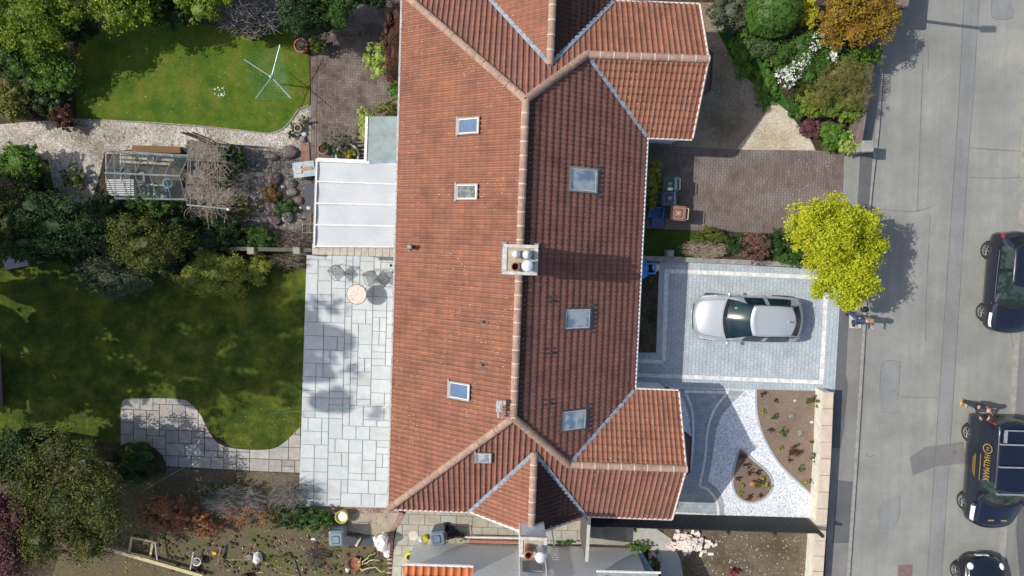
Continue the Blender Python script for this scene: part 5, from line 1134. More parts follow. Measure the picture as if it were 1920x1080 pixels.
# wires
for lab, p0, p1 in (('thin grey wire stretched from the dark hedge toward the path', (268, 920, .9), (352, 872, .9)),):
    b = MB(); b.tube([P(*p0), P(*p1)], .009, 4); simple('wire', lab, 'wire', [('wire', b, M_greytwig)], (0, 0, 0))
t = thing('washing_line', 'thin green washing line from the house eaves over the lower lawn', 'washing line', (0, 0, 0)); b = MB(); a, c = P(565, 737, 2.0), P(728, 765, 2.2); b.tube([P(505, 775, 2.0), (P(505, 775, 2.0) + P(728, 762, 2.2)) / 2 + Vector((0, 0, -.08)), P(728, 762, 2.2)], .006, 4); b.build('line', M_lineg, t)
b = MB(); b.box((0, 0, .06), (.9, .9, .12), .2); simple('garden_sheet', 'pale grey sheet lying in the shade at the left edge', 'sheet', [('sheet', b, mat('pale_sheet', (.3, .32, .34), .7))], P(30, 480, 0))
t = thing('timber_fence', 'reddish timber fence end at the left edge of the shaded lawn', 'fence', P(2, 715, 0)); b = MB(); b.box((0, 0, .5), (.08, 2.0, 1.0)); b.build('boards', mat('pink_wood', (.3, .2, .18), .9), t)

# ------------------------------------------------------------------ trees and shrubs
SH = 'shrubs of the upper left garden'
plant('tree', 'bright lime leaved tree in the top left corner', 'tree', 55, 30, 95, 62, .9, 3.4, LIME, 9000, .105)
plant('tree', 'lime leaved tree overhanging the upper lawn, second from left', 'tree', 235, -10, 75, 60, .8, 3.0, LIME, 7000, .105)
plant('tree', 'yellow-green tree at the top edge beside the grey bare tree', 'tree', 385, -18, 62, 48, .8, 2.9, LIME, 5000, .105)
plant('shrub', 'dark shrub filling the gap between the two lime trees', 'shrub', 300, 5, 60, 40, 0, 2.2, DRK, 3500, .09, kind='shrub')
plant('shrub', 'dark low shrubbery under the lime tree at the lawn corner', 'shrub', 150, 50, 40, 38, 0, 1.6, DRK, 2600, .08, kind='shrub')
plant('shrub', 'glossy mid green shrub left of the upper lawn', 'shrub', 92, 132, 48, 45, 0, 1.6, BRI, 6000, .075, kind='shrub')
plant('shrub', 'dusky green shrub at the left edge below the lime tree', 'shrub', 22, 110, 42, 42, 0, 1.8, MID, 4000, .075, kind='shrub')
plant('shrub', 'yellow mottled shrub at the left edge above the pebble path', 'shrub', 22, 188, 38, 38, 0, 1.3, VAR, 3600, .075, kind='shrub')
plant('shrub', 'dark shrub between the mottled shrub and the lawn edge', 'shrub', 88, 192, 34, 28, 0, 1.0, DRK, 2600, .07, kind='shrub')
plant('shrub', 'dark red shrub at the lower left lawn corner', 'shrub', 118, 218, 24, 22, 0, 1.0, RED, 1900, .07, kind='shrub')
bare('tree', 'leafless grey twiggy tree at the top edge above the lawn', 'tree', 462, 20, 68, 46, .5, 2.4, M_greytwig, 190, forks=6, r0=.016)
plant('shrub', 'dark maroon shrub under the grey leafless tree', 'shrub', 462, 52, 24, 16, 0, 1.1, RED, 1200, .07, kind='shrub')
plant('shrub', 'bright green clump beside the leafless tree near the dryer', 'shrub', 505, 40, 18, 22, 0, .8, BRI, 900, .07, kind='shrub')
plant('tree', 'dark evergreen tree above the terracotta pot', 'tree', 575, 22, 46, 48, .4, 2.6, DRK, 6500, .07, lobes=10)
plant('shrub', 'rounded mid green shrub at the top of the herringbone patio', 'shrub', 632, 12, 40, 40, .2, 2.6, MID, 5200, .065, kind='shrub')
plant('shrub', 'olive feathery shrub under the rounded green one on the patio', 'shrub', 597, 86, 19, 15, 0, .8, OLI, 700, .06, kind='shrub')
plant('shrub', 'dark shrub touching the eaves at the top edge', 'shrub', 700, -6, 45, 14, .2, 2.6, DRK, 2500, .07, kind='shrub')
plant('shrub', 'bronze clipped shrub against the rear wall', 'shrub', 740, 75, 24, 56, .1, 1.9, RED, 4200, .05, kind='shrub', lobes=10, core=.75)
plant('shrub', 'yellow-green shrub beside the bronze one on the herringbone patio', 'shrub', 712, 110, 26, 34, 0, 1.2, PALE, 1900, .075, kind='shrub')
plant('shrub', 'red blooming low plant below the yellow-green shrub', 'plant', 731, 146, 9, 8, 0, .5, ROS, 200, .06, kind='shrub', lobes=3)
plant('shrub', 'leafy green plant against the wall above the store', 'plant', 741, 172, 14, 19, 0, .7, BRI, 600, .075, kind='shrub', lobes=5)
plant('shrub', 'olive shrub touching the store roof top edge', 'shrub', 728, 204, 22, 13, 0, 1.1, VAR, 900, .06, kind='shrub')
plant('hedge', 'lime hedge wrapping the left side of the store', 'hedge', 691, 233, 18, 28, 0, 1.3, PALE, 2400, .055, kind='shrub', core=.75)
plant('shrub', 'grey-green spiky shrub above the veranda roof', 'shrub', 640, 270, 26, 22, 0, 1.0, GRY, 900, .085, kind='shrub', asp=.25, core=.35)
plant('shrub', 'golden heather in the wide planter by the veranda', 'plant', 657, 288, 13, 8, .3, .65, GOL, 500, .045, kind='shrub', lobes=4)
plant('shrub', 'small lime plant on the pebbles beside the cream pot', 'plant', 549, 240, 8, 9, 0, .4, BRI, 160, .06, kind='shrub', lobes=3)
plant('shrub', 'olive cushion plant above the cream pot', 'plant', 570, 229, 11, 10, 0, .4, OLI, 320, .045, kind='shrub', lobes=3)
plant('shrub', 'dark little plant below the cream pot', 'plant', 545, 253, 10, 7, 0, .35, DRK, 200, .05, kind='shrub', lobes=3)
plant('shrub', 'bright green shrub at the left edge below the pebble path', 'shrub', 40, 305, 52, 36, 0, 1.6, BRI, 4200, .08, kind='shrub')
plant('shrub', 'dark green shrub left of the pebble bed round plant', 'shrub', 60, 355, 44, 34, 0, 1.4, DRK, 3000, .07, kind='shrub')
plant('shrub', 'round low plant with orange flower on the pebbles', 'plant', 142, 335, 26, 24, 0, .6, OLI, 900, .06, kind='shrub', lobes=5, core=.5)
plant('tree', 'olive-brown tree at the left edge beside the shaded lawn', 'tree', 8, 415, 45, 70, .8, 3.4, OLI, 5000, .085)
plant('tree', 'large dark green tree between the greenhouse and shaded lawn', 'tree', 112, 425, 88, 52, .8, 3.4, DRK, 10500, .08, lobes=11)
plant('shrub', 'mid green shrub against the lower side of the greenhouse', 'shrub', 290, 388, 48, 22, .1, 1.7, MID, 3800, .07, kind='shrub')
plant('tree', 'yellowish green tree below the greenhouse', 'tree', 275, 455, 72, 50, .8, 3.2, OLI, 8000, .075, lobes=10)
plant('shrub', 'dark shrub between pergola and the boundary wall', 'shrub', 420, 435, 45, 32, 0, 1.5, DRK, 3800, .07, kind='shrub')
plant('shrub', 'small green shrub above the boundary wall left pier', 'shrub', 490, 445, 32, 24, 0, 1.1, MID, 2000, .06, kind='shrub')
plant('shrub', 'dark shrub left of the pergola base', 'shrub', 350, 430, 34, 34, 0, 1.3, DRK, 2400, .07, kind='shrub')
plant('shrub', 'green shrub with reddish tips right of the pergola', 'shrub', 438, 298, 26, 24, 0, 1.0, DRK, 1300, .07, kind='shrub')
plant('shrub', 'dark tangled shrub growing through the right of the pergola', 'shrub', 415, 330, 24, 26, 0, 1.2, DRK, 1300, .065, kind='shrub', core=.3)
plant('shrub', 'low dark growth on the gravel below the climber', 'shrub', 452, 385, 34, 18, 0, .6, OLI, 1100, .055, kind='shrub', core=.3)
bare('climber', 'dry tangle of bare stems on the dark gravel right of the pergola', 'climbing plant', 452, 345, 34, 36, 0, .8, M_greytwig, 90, forks=5, r0=.006)
bare('climber', 'bare stems sprawling beyond the lower pergola rail', 'climbing plant', 395, 398, 44, 14, .2, 1.6, M_twig, 80, forks=5, r0=.007)
plant('shrub', 'green leafy shrub at the pergola top right', 'shrub', 432, 285, 14, 14, 0, 1.0, MID, 500, .07, kind='shrub', lobes=4)
plant('shrub', 'dark filler shrub below the greenhouse left corner', 'shrub', 205, 395, 44, 34, 0, 1.5, DRK, 3200, .07, kind='shrub')
plant('shrub', 'dark shrub in the gap left of the dotted rounded shrub', 'shrub', 325, 492, 34, 30, 0, 1.2, DRK, 2200, .07, kind='shrub')
plant('shrub', 'dark shrub behind the pale sheet at the left', 'shrub', 60, 470, 52, 22, 0, 1.2, DRK, 2400, .07, kind='shrub')
plant('shrub', 'deep green shrub under the dark tree edge, above the shaded lawn', 'shrub', 150, 490, 46, 24, 0, 1.3, DRK, 2600, .07, kind='shrub')
plant('shrub', 'dark green shrub above the boundary wall left end', 'shrub', 385, 452, 34, 20, 0, 1.2, DRK, 1800, .07, kind='shrub')
plant('shrub', 'grey-olive shrub overhanging the shaded lawn', 'shrub', 212, 520, 72, 40, .1, 1.9, GRY, 6500, .07, kind='shrub')
plant('rounded_shrub', 'large dotted yellow-green rounded shrub at the edge of the shaded lawn', 'shrub', 400, 512, 62, 40, 0, 1.4, DOT, 9000, .055, kind='shrub', lobes=7, core=.8)
plant('rounded_shrub', 'smaller dotted yellow-green rounded shrub to the right of the large one', 'shrub', 478, 504, 30, 26, 0, 1.0, DOT, 3400, .05, kind='shrub', lobes=5, core=.8)
plant('moss_mound', 'mossy green mound in the rockery left of the veranda', 'plant', 537, 391, 22, 20, 0, .35, MID, 1100, .04, kind='shrub', lobes=5, core=.8)
plant('moss_mound', 'orange-brown moss cushion in the rockery', 'plant', 509, 362, 19, 22, 0, .25, ORG, 900, .035, kind='shrub', lobes=5, core=.7)
bare('shrub', 'brown leafless shrub beside the lower veranda corner', 'shrub', 548, 450, 34, 25, 0, 1.0, M_twig, 90, forks=5, r0=.009)
bare('shrub', 'dry brown stems along the upper edge of the shaded lawn', 'shrub', 530, 490, 48, 16, 0, .6, M_twig, 80, forks=4, r0=.008)
# lower left
plant('tree', 'large olive-green tree with orange tips at the bottom left', 'tree', 130, 935, 105, 120, 1.0, 4.2, DOL, 19000, .085, lobes=13, shell=.45, core=.5, spread=.78)
plant('tree', 'purple leaved tree in the bottom left corner', 'tree', 15, 1000, 62, 95, 1.0, 4.0, PUR, 9500, .085, lobes=9)
plant('tree', 'dark olive tree at the left edge above the purple one', 'tree', 45, 850, 72, 48, 1.0, 3.6, DRK, 5500, .085)
plant('shrub', 'yellow-green branch tips reaching over the hedge gap', 'shrub', 190, 890, 36, 24, 1.0, 2.6, VAR, 1500, .09, kind='shrub', core=.3)
plant('clipped_hedge', 'dark clipped box hedge beside the curved path', 'hedge', 252, 868, 55, 36, 0, 1.2, DRK, 5600, .05, kind='shrub', lobes=9, core=.82)
plant('beech_hedge', 'copper brown beech hedge in the lower garden', 'hedge', 318, 965, 60, 34, 0, 1.3, BRO, 4400, .065, kind='shrub', lobes=9, core=.45)
plant('beech_hedge', 'copper brown hedge section right of the first', 'hedge', 378, 980, 36, 26, 0, 1.1, BRO, 2600, .06, kind='shrub', lobes=6, core=.4)
bare('hedge', 'leafless grey twiggy hedge section below the curved path', 'hedge', 440, 940, 70, 36, 0, 1.2, M_greytwig, 190, forks=6, r0=.008)
plant('hedge', 'thin green growth inside the twiggy hedge', 'hedge', 430, 925, 55, 26, 0, .9, DRK, 1400, .055, kind='shrub', core=0)
plant('hedge', 'dull russet growth in the twiggy hedge', 'hedge', 468, 965, 70, 26, 0, .9, BRO, 2200, .055, kind='shrub', core=0)
bare('hedge', 'bare hedge section touching the patio lower corner', 'hedge', 535, 930, 45, 32, 0, 1.4, M_greytwig, 110, forks=6, r0=.008)
plant('ivy', 'dark ivy mass by the patio lower corner', 'ivy', 540, 965, 50, 26, 0, .9, DRK, 2400, .06, kind='shrub', core=.5)
plant('shrub', 'bright green leafy shrub left of the yellow tub', 'shrub', 590, 972, 32, 22, 0, .9, MID, 1800, .07, kind='shrub')
bare('shrub', 'brown dead shrub beside the pale bin', 'shrub', 615, 1000, 24, 18, 0, .5, M_twig, 50, forks=4, r0=.008)
bare('shrub', 'brown dead weeds on the rough soil below the ivy', 'shrub', 590, 1045, 30, 22, 0, .35, M_rkp, 60, forks=4, r0=.008)
for i, (px, py, rx, ry, lab) in enumerate(((620, 1035, 22, 12, 'above the fire bowl'), (615, 1065, 30, 12, 'left of the fire bowl at the bottom'), (700, 1070, 26, 12, 'beside the brick edging at the bottom'), (690, 1045, 16, 8, 'under the cut branches'), (520, 1045, 26, 12, 'left of the dead weeds'))):
    plant('weeds', 'low green weeds ' + lab, 'weeds', px, py, rx, ry, 0, .16, BRI, 320, .05, kind='shrub', lobes=5, core=0, group='weed patches on the rough soil')
# front, upper garden
plant('globe_shrub', 'clipped green globe shrub in the upper front garden', 'shrub', 1446, 26, 47, 44, -.4, 2.3, G('fine_green', [(.05, .12, .02), (.08, .17, .02), (.13, .22, .035)]), 24000, .03, kind='shrub', lobes=0, core=.97, clump=.05, shell=.96)
plant('shrub', 'dark mottled shrub below the globe shrub', 'shrub', 1442, 84, 42, 28, 0, .9, G('dusk_leaf', [(.04, .08, .03), (.09, .15, .05), (.16, .23, .08)]), 4200, .055, kind='shrub')
plant('shrub', 'grey-leaved shrub at the top edge near the gable', 'shrub', 1372, 22, 36, 32, 0, 1.2, GRY, 2600, .06, kind='shrub')
plant('ground_ivy', 'teal green ground ivy patch below the grey-leaved shrub', 'ivy', 1380, 58, 26, 16, 0, .4, TEA, 1200, .06, kind='shrub', core=.5)
plant('ground_cover', 'bright green leafy patch left of the globe shrub', 'ground cover', 1397, 62, 18, 28, 0, .5, BRI, 1100, .06, kind='shrub', core=.5)
plant('ground_cover', 'shaded green ground cover strip beside the dark-toned gravel, upper part', 'ground cover', 1395, 100, 24, 45, 0, .3, BRI, 2600, .06, kind='shrub', core=.5)
plant('ground_cover', 'shaded green ground cover strip beside the white blossoms, lower part', 'ground cover', 1438, 160, 24, 42, 0, .3, BRI, 2400, .06, kind='shrub', core=.5)
plant('shrub', 'narrow golden shrub between the globe and the orange tree', 'shrub', 1508, 22, 17, 32, .1, 1.8, GOL, 2000, .07, kind='shrub')
plant('tree', 'orange and yellow leaved tree at the upper pavement', 'tree', 1602, 36, 62, 52, .8, 2.8, ORG, 12500, .08, lobes=11, shell=.6)
W1 = plant('blossom_shrub', 'white flowering shrub in the upper front garden', 'shrub', 1510, 115, 52, 48, 0, 1.5, MID, 5200, .06, kind='shrub', lobes=9)
for j, (dx, dy, rr) in enumerate(((-.75, -.75, .3), (-.5, -.45, .3), (-.25, -.1, .28), (.1, .45, .28), (.25, .75, .25), (.75, .0, .22), (.9, .3, .2), (-.95, -.55, .2))):
    cl = W1.children[0]; 
    o = leafobj('blossom', [(dx, dy, .85, rr, rr * .9, .7)], 190, .055, WHI, 700 + j, W1, 0, clump=.22, k=9)
plant('shrub', 'leafy bright green shrub right of the white blossoms', 'shrub', 1592, 112, 52, 20, .1, 1.5, BRI, 2600, .075, kind='shrub')
plant('shrub', 'yellow-green shrub below the white blossoms', 'shrub', 1455, 118, 24, 14, 0, .8, BRI, 800, .07, kind='shrub', lobes=5)
plant('shrub', 'wispy olive broom shrub overhanging the upper pavement', 'shrub', 1580, 160, 56, 40, .3, 2.0, G('broom', [(.12, .12, .03), (.2, .19, .05), (.27, .25, .08)]), 13000, .07, kind='shrub', asp=.16, core=.3)
plant('shrub', 'olive shrub behind the broom, left side', 'shrub', 1530, 145, 30, 28, .1, 1.3, OLI, 2200, .06, kind='shrub')
plant('shrub', 'green and gold shrub below the broom', 'shrub', 1535, 195, 42, 28, 0, 1.1, G('green_gold', [(.08, .15, .02), (.16, .24, .03), (.4, .38, .05)]), 3600, .065, kind='shrub')
plant('shrub', 'gold tipped shrub by the pavement below the broom', 'shrub', 1592, 205, 26, 26, 0, 1.2, G_['green_gold'], 2200, .065, kind='shrub')
plant('shrub', 'blue-green low shrub at the gravel edge', 'shrub', 1492, 200, 18, 26, 0, .6, MID, 1100, .06, kind='shrub')
plant('shrub', 'purple heather at the tip of the beige gravel', 'shrub', 1520, 240, 20, 20, 0, .5, PUR, 1200, .045, kind='shrub')
plant('shrub', 'lime rounded shrub at the brown drive entrance', 'shrub', 1558, 255, 26, 26, 0, 1.0, BRI, 3200, .05, kind='shrub', core=.75)
plant('shrub', 'pale variegated shrub beside the gate pier', 'shrub', 1585, 268, 18, 22, 0, 1.0, PALE, 1600, .06, kind='shrub')
plant('hedge', 'mottled gold hedge against the front wall above the bins', 'hedge', 1224, 350, 16, 42, 0, 1.3, DOT, 3600, .05, kind='shrub', lobes=9, core=.8)
plant('hedge', 'olive clipped hedge end beside the brown drive', 'hedge', 1333, 443, 36, 15, 0, .9, OLI, 2300, .05, kind='shrub', core=.75)
bare('shrub', 'pale leafless twiggy shrub between the two drives', 'shrub', 1322, 468, 48, 20, 0, 1.0, mat('pale_twig', (.42, .34, .26), .95, (.3, .24, .18), 9), 130, forks=6, r0=.009)
plant('shrub', 'dark green shrub in the row between the drives', 'shrub', 1378, 455, 22, 20, 0, 1.0, DRK, 1500, .06, kind='shrub')
plant('shrub', 'russet brown shrub in the row between the drives', 'shrub', 1412, 466, 32, 28, 0, 1.1, G('russet', [(.1, .05, .04), (.2, .1, .08), (.28, .16, .12), (.12, .12, .05)]), 2800, .055, kind='shrub', core=.5)
plant('shrub', 'dark green shrub under the left side of the yellow tree', 'shrub', 1455, 456, 28, 24, 0, 1.1, DRK, 2200, .06, kind='shrub')
plant('shrub', 'green and pinkish shrub beside the grey drive under the yellow tree', 'shrub', 1478, 480, 28, 20, 0, .9, G_['green_gold'] if False else MID, 1700, .055, kind='shrub')
plant('tree', 'brilliant yellow maple tree beside the grey driveway entrance', 'tree', 1562, 472, 90, 104, 1.1, 4.3, YEL, 26000, .085, circles=[(1515, 412, 40), (1562, 392, 30), (1612, 425, 36), (1497, 442, 26), (1555, 440, 48), (1545, 482, 38), (1622, 468, 36), (1590, 480, 46), (1590, 525, 44), (1552, 525, 30), (1618, 530, 30), (1592, 562, 24), (1645, 455, 13), (1570, 470, 50), (1530, 545, 14), (1612, 400, 16)], clump=.3, shell=.62, k=26)
# big trees beyond the left edge whose shade covers the lower lawn
for i, (x, y, r_, h, n, nm) in enumerate(((-22.8, 1.4, 1.9, 9, 2600, 'shortest but one'), (-22.2, -1.3, 2.2, 16.4, 3400, 'second tallest'), (-22.4, -3.0, 2.3, 18.6, 3400, 'tallest'), (-22.2, -4.9, 1.4, 8, 1800, 'lowest in the row'))):
    t = thing('tall_tree', 'tree beyond the left edge shading the lower lawn, %s' % nm, 'tree', (x, y, 0), 0, 'tall trees beyond the left edge')
    LS = [q for k in range(3) for q in lobeset((0, 0, h * (.28, .55, .82)[k]), (r_ * (1, 1, .8)[k], r_ * (1, 1, .8)[k], h * .2), 900 + i * 3 + k, 5, .5, .75, .6)]; leafobj('crown', LS, n, .26, MID, 950 + i, t, .55)
    b = MB(); b.tube([(0, 0, 0), (.1, 0, h * .45), (0, 0, h - 3)], [.28, .22, .14], 8); stems(b, (0, 0, h - 5), [(l[0], l[1], l[2]) for l in LS[12:]], .1, .03, R, 4, .06, 5); b.build('trunk', M_bark, t)
# small bed plants
BP_ = [(1431, 738, .10, RED, 'dark red', 'top left corner of the big bed'), (1455, 750, .08, RED, 'little maroon', 'top row of the big bed'), (1431, 771, .09, GOL, 'yellow', 'left edge of the big bed'), (1452, 781, .12, OLI, 'olive', 'second row of the big bed'),
       (1445, 807, .11, RED, 'small red', 'left side, third row of the big bed'), (1468, 810, .14, BRI, 'bright green', 'centre of the big bed'), (1463, 840, .10, GOL, 'yellow', 'below the bright green plant'), (1481, 864, .09, RED, 'tiny crimson', 'lower middle of the big bed'),
       (1502, 879, .14, BRI, 'fresh green', 'lower right of the big bed'), (1508, 904, .09, GOL, 'golden', 'bottom tip of the big bed'), (1525, 901, .14, MID, 'green', 'bottom right by the cream wall'), (1526, 829, .1, RED, 'wine red', 'right edge of the big bed'),
       (1490, 846, .2, RED, 'twiggy maroon', 'middle right of the big bed'), (1528, 858, .2, DRK, 'dark glossy', 'against the cream wall'), (1533, 752, .24, OLI, 'bronze-green', 'top right corner of the big bed'),
       (1392, 857, .12, OLI, 'shaded olive', 'apex of the teardrop bed'), (1400, 872, .12, RED, 'crimson', 'upper part of the teardrop bed'), (1406, 886, .11, RED, 'plum', 'teardrop bed above its centre'), (1422, 884, .11, RED, 'rusty', 'right upper edge of teardrop bed'),
       (1385, 896, .1, RED, 'dark plum', 'left edge of the teardrop bed'), (1391, 911, .1, GOL, 'yellow', 'left of the teardrop bed centre'), (1388, 926, .09, GOL, 'small gold', 'lower left of the teardrop bed'), (1432, 896, .11, GOL, 'golden', 'right of the teardrop bed centre'),
       (1438, 911, .12, GOL, 'lime gold', 'right rim of the teardrop bed'), (1405, 933, .11, RED, 'maroon', 'bottom of the teardrop bed'), (1425, 930, .09, RED, 'reddish', 'bottom right of the teardrop bed'), (1419, 905, .16, OLI, 'olive spreading', 'around the teardrop bed centre'),
       (1212, 579, .13, BRI, 'lime', 'narrow house-side bed, middle'), (1206, 627, .14, BRI, 'green', 'narrow house-side bed, bottom'), (1218, 524, .13, BRI, 'dim green', 'narrow house-side bed under the blue box')]
for px, py, r_, m_, c_, w_ in BP_:
    plant('bedding_plant', '%s plant, %s' % (c_, w_), 'plant', px, py, r_ * 68, r_ * 62, 0, r_ * 2, m_, int(4800 * r_ * r_ * 3), .045, kind='shrub', lobes=4, core=.35, group='young plants in the beds')
for px, py, r_, m_, w_ in ((1490, 751, .07, M_rw, 'pale stone in the top row of the big bed'), (1483, 779, .13, M_rk, 'grey cobble right of the olive plant'), (1500, 812, .14, M_rk, 'brown-grey cobble below the grey one'), (1521, 791, .08, M_rw, 'whitish stone at the right of the big bed'), (1410, 906, .15, M_terra2, 'round orange stone at the teardrop centre'), (1402, 867, .05, M_rw, 'tiny white stone near the teardrop apex'), (1385, 891, .05, M_rw, 'tiny white stone at the teardrop left edge')):
    boulder(w_, px, py, r_, int(px), m_, 'decorative stones in the beds', 'cobble', 'stone')
plant('ivy', 'leafy green ivy along the grey ramp', 'ivy', 1195, 1025, 28, 9, 0, .5, BRI, 900, .06, kind='shrub', lobes=6, core=.4)
plant('moss_strip', 'mossy strip right of the metal trim', 'moss', 1230, 1055, 10, 26, 0, .3, OLI, 700, .05, kind='shrub', lobes=5, core=.5)
plant('weeds', 'bright weed clump at the side path end left of the gate', 'weeds', 1066, 1017, 12, 7, 0, .35, BRI, 240, .07, kind='shrub', lobes=3, core=.3); plant('weeds', 'green weed clump beside the white pipe bend', 'weeds', 1046, 1019, 9, 6, 0, .3, BRI, 160, .07, kind='shrub', lobes=3, core=.3); plant('weeds', 'yellow-green weeds right of the black sack', 'weeds', 866, 1006, 10, 8, 0, .3, VAR, 200, .06, kind='shrub', lobes=3, core=.3)
plant('shrub', 'red leaved plant at the bottom right of the dirt plot', 'plant', 1376, 1072, 10, 10, 0, .4, G('crimson_leaf', [(.2, .02, .04), (.32, .05, .07)]), 180, .06, kind='shrub', lobes=3)
# shade caster at the top: neighbour's hedge block along the pavement
b = MB(); a = P(1650, -70, 0); b.cham((0, 0, .9), (.5, 4.4, 1.8), .05); o = b.build('hedge', M_rkp); o.location = a; o.rotation_euler = (0, 0, -.05); tag(o, 'dark boundary screen at the top edge beside the road', 'fence')
# street lamp (its shade crosses the road)
t = thing('street_lamp', 'slim street lamp post rising out of the orange tree', 'street lamp', P(1606, 21, 0)); b = MB(); b.tube([(0, 0, 0), (0, 0, 1.2)], .075, 10); b.build('base', steelgrey, t); b = MB(); b.tube([(0, 0, 1.2), (0, 0, 5.1)], .06, 10); b.build('pole', steelgrey, t); b = MB(); b.cham((.1, 0, 5.2), (.5, .24, .16), .03); b.build('lamp_head', M_frame, t)
# road drain
t = thing('drain_grate', 'slotted iron drain grate beside the upper kerb', 'drain', P(1661, 158, -.1)); b = MB(); b.box((0, 0, .0), (.34, .66, .01)); b.build('frame', M_rkp, t)
b = MB(); [b.box((0, -.28 + .07 * k, .012), (.28, .03, .012)) for k in range(9)]; b.build('bars', M_kerb, t)
b = MB(); b.lathe([(.001, 0), (.1, 0), (.1, .01), (.001, .012)], (0, 0, 0), 16, False); simple('valve_cover', 'small round iron cover in the grey road patch', 'cover', [('cover', b, M_joint)], P(1790, 849, -.1))
# ------------------------------------------------------------------ vehicles
def paint(name, c, rough=.25, metal=.4, coat=.8):
    m, t, b = new_mat(name); b.inputs['Base Color'].default_value = (*c, 1); b.inputs['Metallic'].default_value = metal; b.inputs['Roughness'].default_value = rough
    b.inputs['Coat Weight'].default_value = coat; b.inputs['Coat Roughness'].default_value = .04; return m
P_sil = paint('silver_paint', (.5, .53, .56), .36, .45, .5); P_blk = paint('blue_black_paint', (.008, .012, .024), .3, .2, .9); P_van = paint('navy_van_paint', (.006, .01, .025), .3, .2, .9); P_bl2 = paint('black_paint', (.007, .01, .018), .3, .2, .9)
M_wind = glassm('car_glass', (.004, .018, .026), (.008, .03, .04), 2, .12, .35); M_wing = glassm('car_glass_green', (.012, .024, .024), (.035, .055, .05), 4, .16, .35); M_rub = mat('rubber', (.03, .03, .032), .9, (.022, .022, .024), 8)
M_rearg = glassm('rear_glass', (.008, .009, .01), (.015, .016, .018), 4, .3, .2); M_rim2 = mat('alloy', (.3, .31, .32), .35, (.22, .23, .24), 8, metal=.6); M_red = mat('red_lens', (.5, .01, .02), .15); M_lens = mat('clear_lens', (.75, .78, .8), .1, (.6, .63, .66), 10); M_chr = mat('chrome', (.75, .76, .78), .12, metal=1.)
M_arch = mat('arch_black', (.012, .012, .012), .9)
def cr(a, b, c, d, t): return .5 * ((2 * b) + (c - a) * t + (2 * a - 5 * b + 4 * c - d) * t * t + (3 * b - a - 3 * c + d) * t ** 3)
def car(name, label, cat, loc, rz, L, st, wb, wr, tw, pm, gm, screen, side, rear, tail=None, head=None, group=None, mirrors=True, rails=False, bump_m=None, spokes=5):
    """st rows: x, w, zs, wb, zb, wt, zt, crown (x from the nose). screen/side/rear: station intervals that are glass"""
    t = thing(name, label, cat, loc, rz, group); S = np.array(st, float); n = len(S)
    def ring(s):
        x, w, zs, wbt, zb, wt, zt, cr_ = s; zm = (zs + zb) / 2
        return np.array([(w * .9, zs), (w * .98, zs + (zm - zs) * .5), (w, zm), ((w + wbt) / 2 + .012, zm + (zb - zm) * .6), (wbt, zb), (wbt * .3 + wt * .7, zb + (zt - zb) * .72), (wt, zt), (wt * .62, zt + cr_ * .62), (0, zt + cr_)])
    K, M_ = 6, 5; rings = []
    for i in range(n - 1):
        q = [S[max(i - 1, 0)], S[i], S[i + 1], S[min(i + 2, n - 1)]]
        for k in range(K): rings.append((i + k / K, cr(*q, k / K)))
    rings.append((n - 1, S[-1])); V = []; U = []
    for u, s in rings:
        rg_ = ring(s); m_ = len(rg_); half = []
        for j in range(m_ - 1):
            a = [rg_[max(j - 1, 0)], rg_[j], rg_[j + 1], rg_[min(j + 2, m_ - 1)]]
            for k in range(M_): half.append((j + k / M_, cr(*a, k / M_)))
        half.append((m_ - 1, rg_[-1])); row = [(j, p[0], p[1]) for j, p in half] + [(j, -p[0], p[1]) for j, p in half[-2::-1]]
        kc = np.interp(u / (n - 1), [0, .25, .48, .62, .8, 1], [.2, .17, .13, .0, -.02, -.16]); kg = np.interp(u / (n - 1), [.3, .4, .47, .6, .7, .78, .86], [0, .06, .06, 0, -.1, -.16, -.05]); V.append([(L / 2 - s[0] - kc * (y / .85) ** 2 - kg * min(1, max(0, j - 4.5)) * (y / .5) ** 2, y, z) for j, y, z in row]); U.append((u, [r[0] for r in row]))
    groups = {k: MB() for k in ('body', 'windscreen', 'scuttle', 'side_window', 'side_window2', 'rear_window', 'headlight', 'headlight2', 'taillight', 'taillight2')}
    nr, nc_ = len(V), len(V[0])
    allv = [p for r in V for p in r]
    for g_ in groups.values(): g_.v = allv
    for i in range(nr - 1):
        u = (U[i][0] + U[i + 1][0]) / 2
        for j in range(nc_ - 1):
            w = (U[i][1][j] + U[i][1][j + 1]) / 2; left = j < nc_ / 2; k = 'body'
            if screen[0] < u < screen[1] and w > 5.85: k = 'windscreen'
            elif screen[0] - .8 < u <= screen[0] and w > 5.7: k = 'scuttle'
            elif rear and rear[0] < u < rear[1] and w > 5.9: k = 'rear_window'
            elif any(a < u < b_ for a, b_ in side) and 4.25 < w < 5.75: k = 'side_window' if left else 'side_window2'
            elif head and head[0] < u < head[1] and head[2] < w < head[3]: k = 'headlight' if left else 'headlight2'
            elif tail and tail[0] < u < tail[1] and tail[2] < w < tail[3]: k = 'taillight' if left else 'taillight2'
            a = i * nc_ + j; groups[k].f.append((a, a + 1, a + nc_ + 1, a + nc_)); groups[k].a.append(0); groups[k].m.append(0)
    e = groups['body']; lo, hi = 0, (nr - 1) * nc_; e.f += [tuple(range(nc_)), tuple(hi + k for k in range(nc_ - 1, -1, -1))]; e.a += [0, 0]; e.m += [0, 0]
    for i in range(nr - 1): e.f.append((i * nc_, i * nc_ + nc_, (i + 1) * nc_ + nc_ - 1, i * nc_ + nc_ - 1)); e.a.append(0); e.m.append(0)
    mm = dict(body=pm, windscreen=gm, scuttle=M_arch, side_window=gm, side_window2=gm, rear_window=M_rearg, headlight=M_lens, headlight2=M_lens, taillight=M_red, taillight2=M_red)
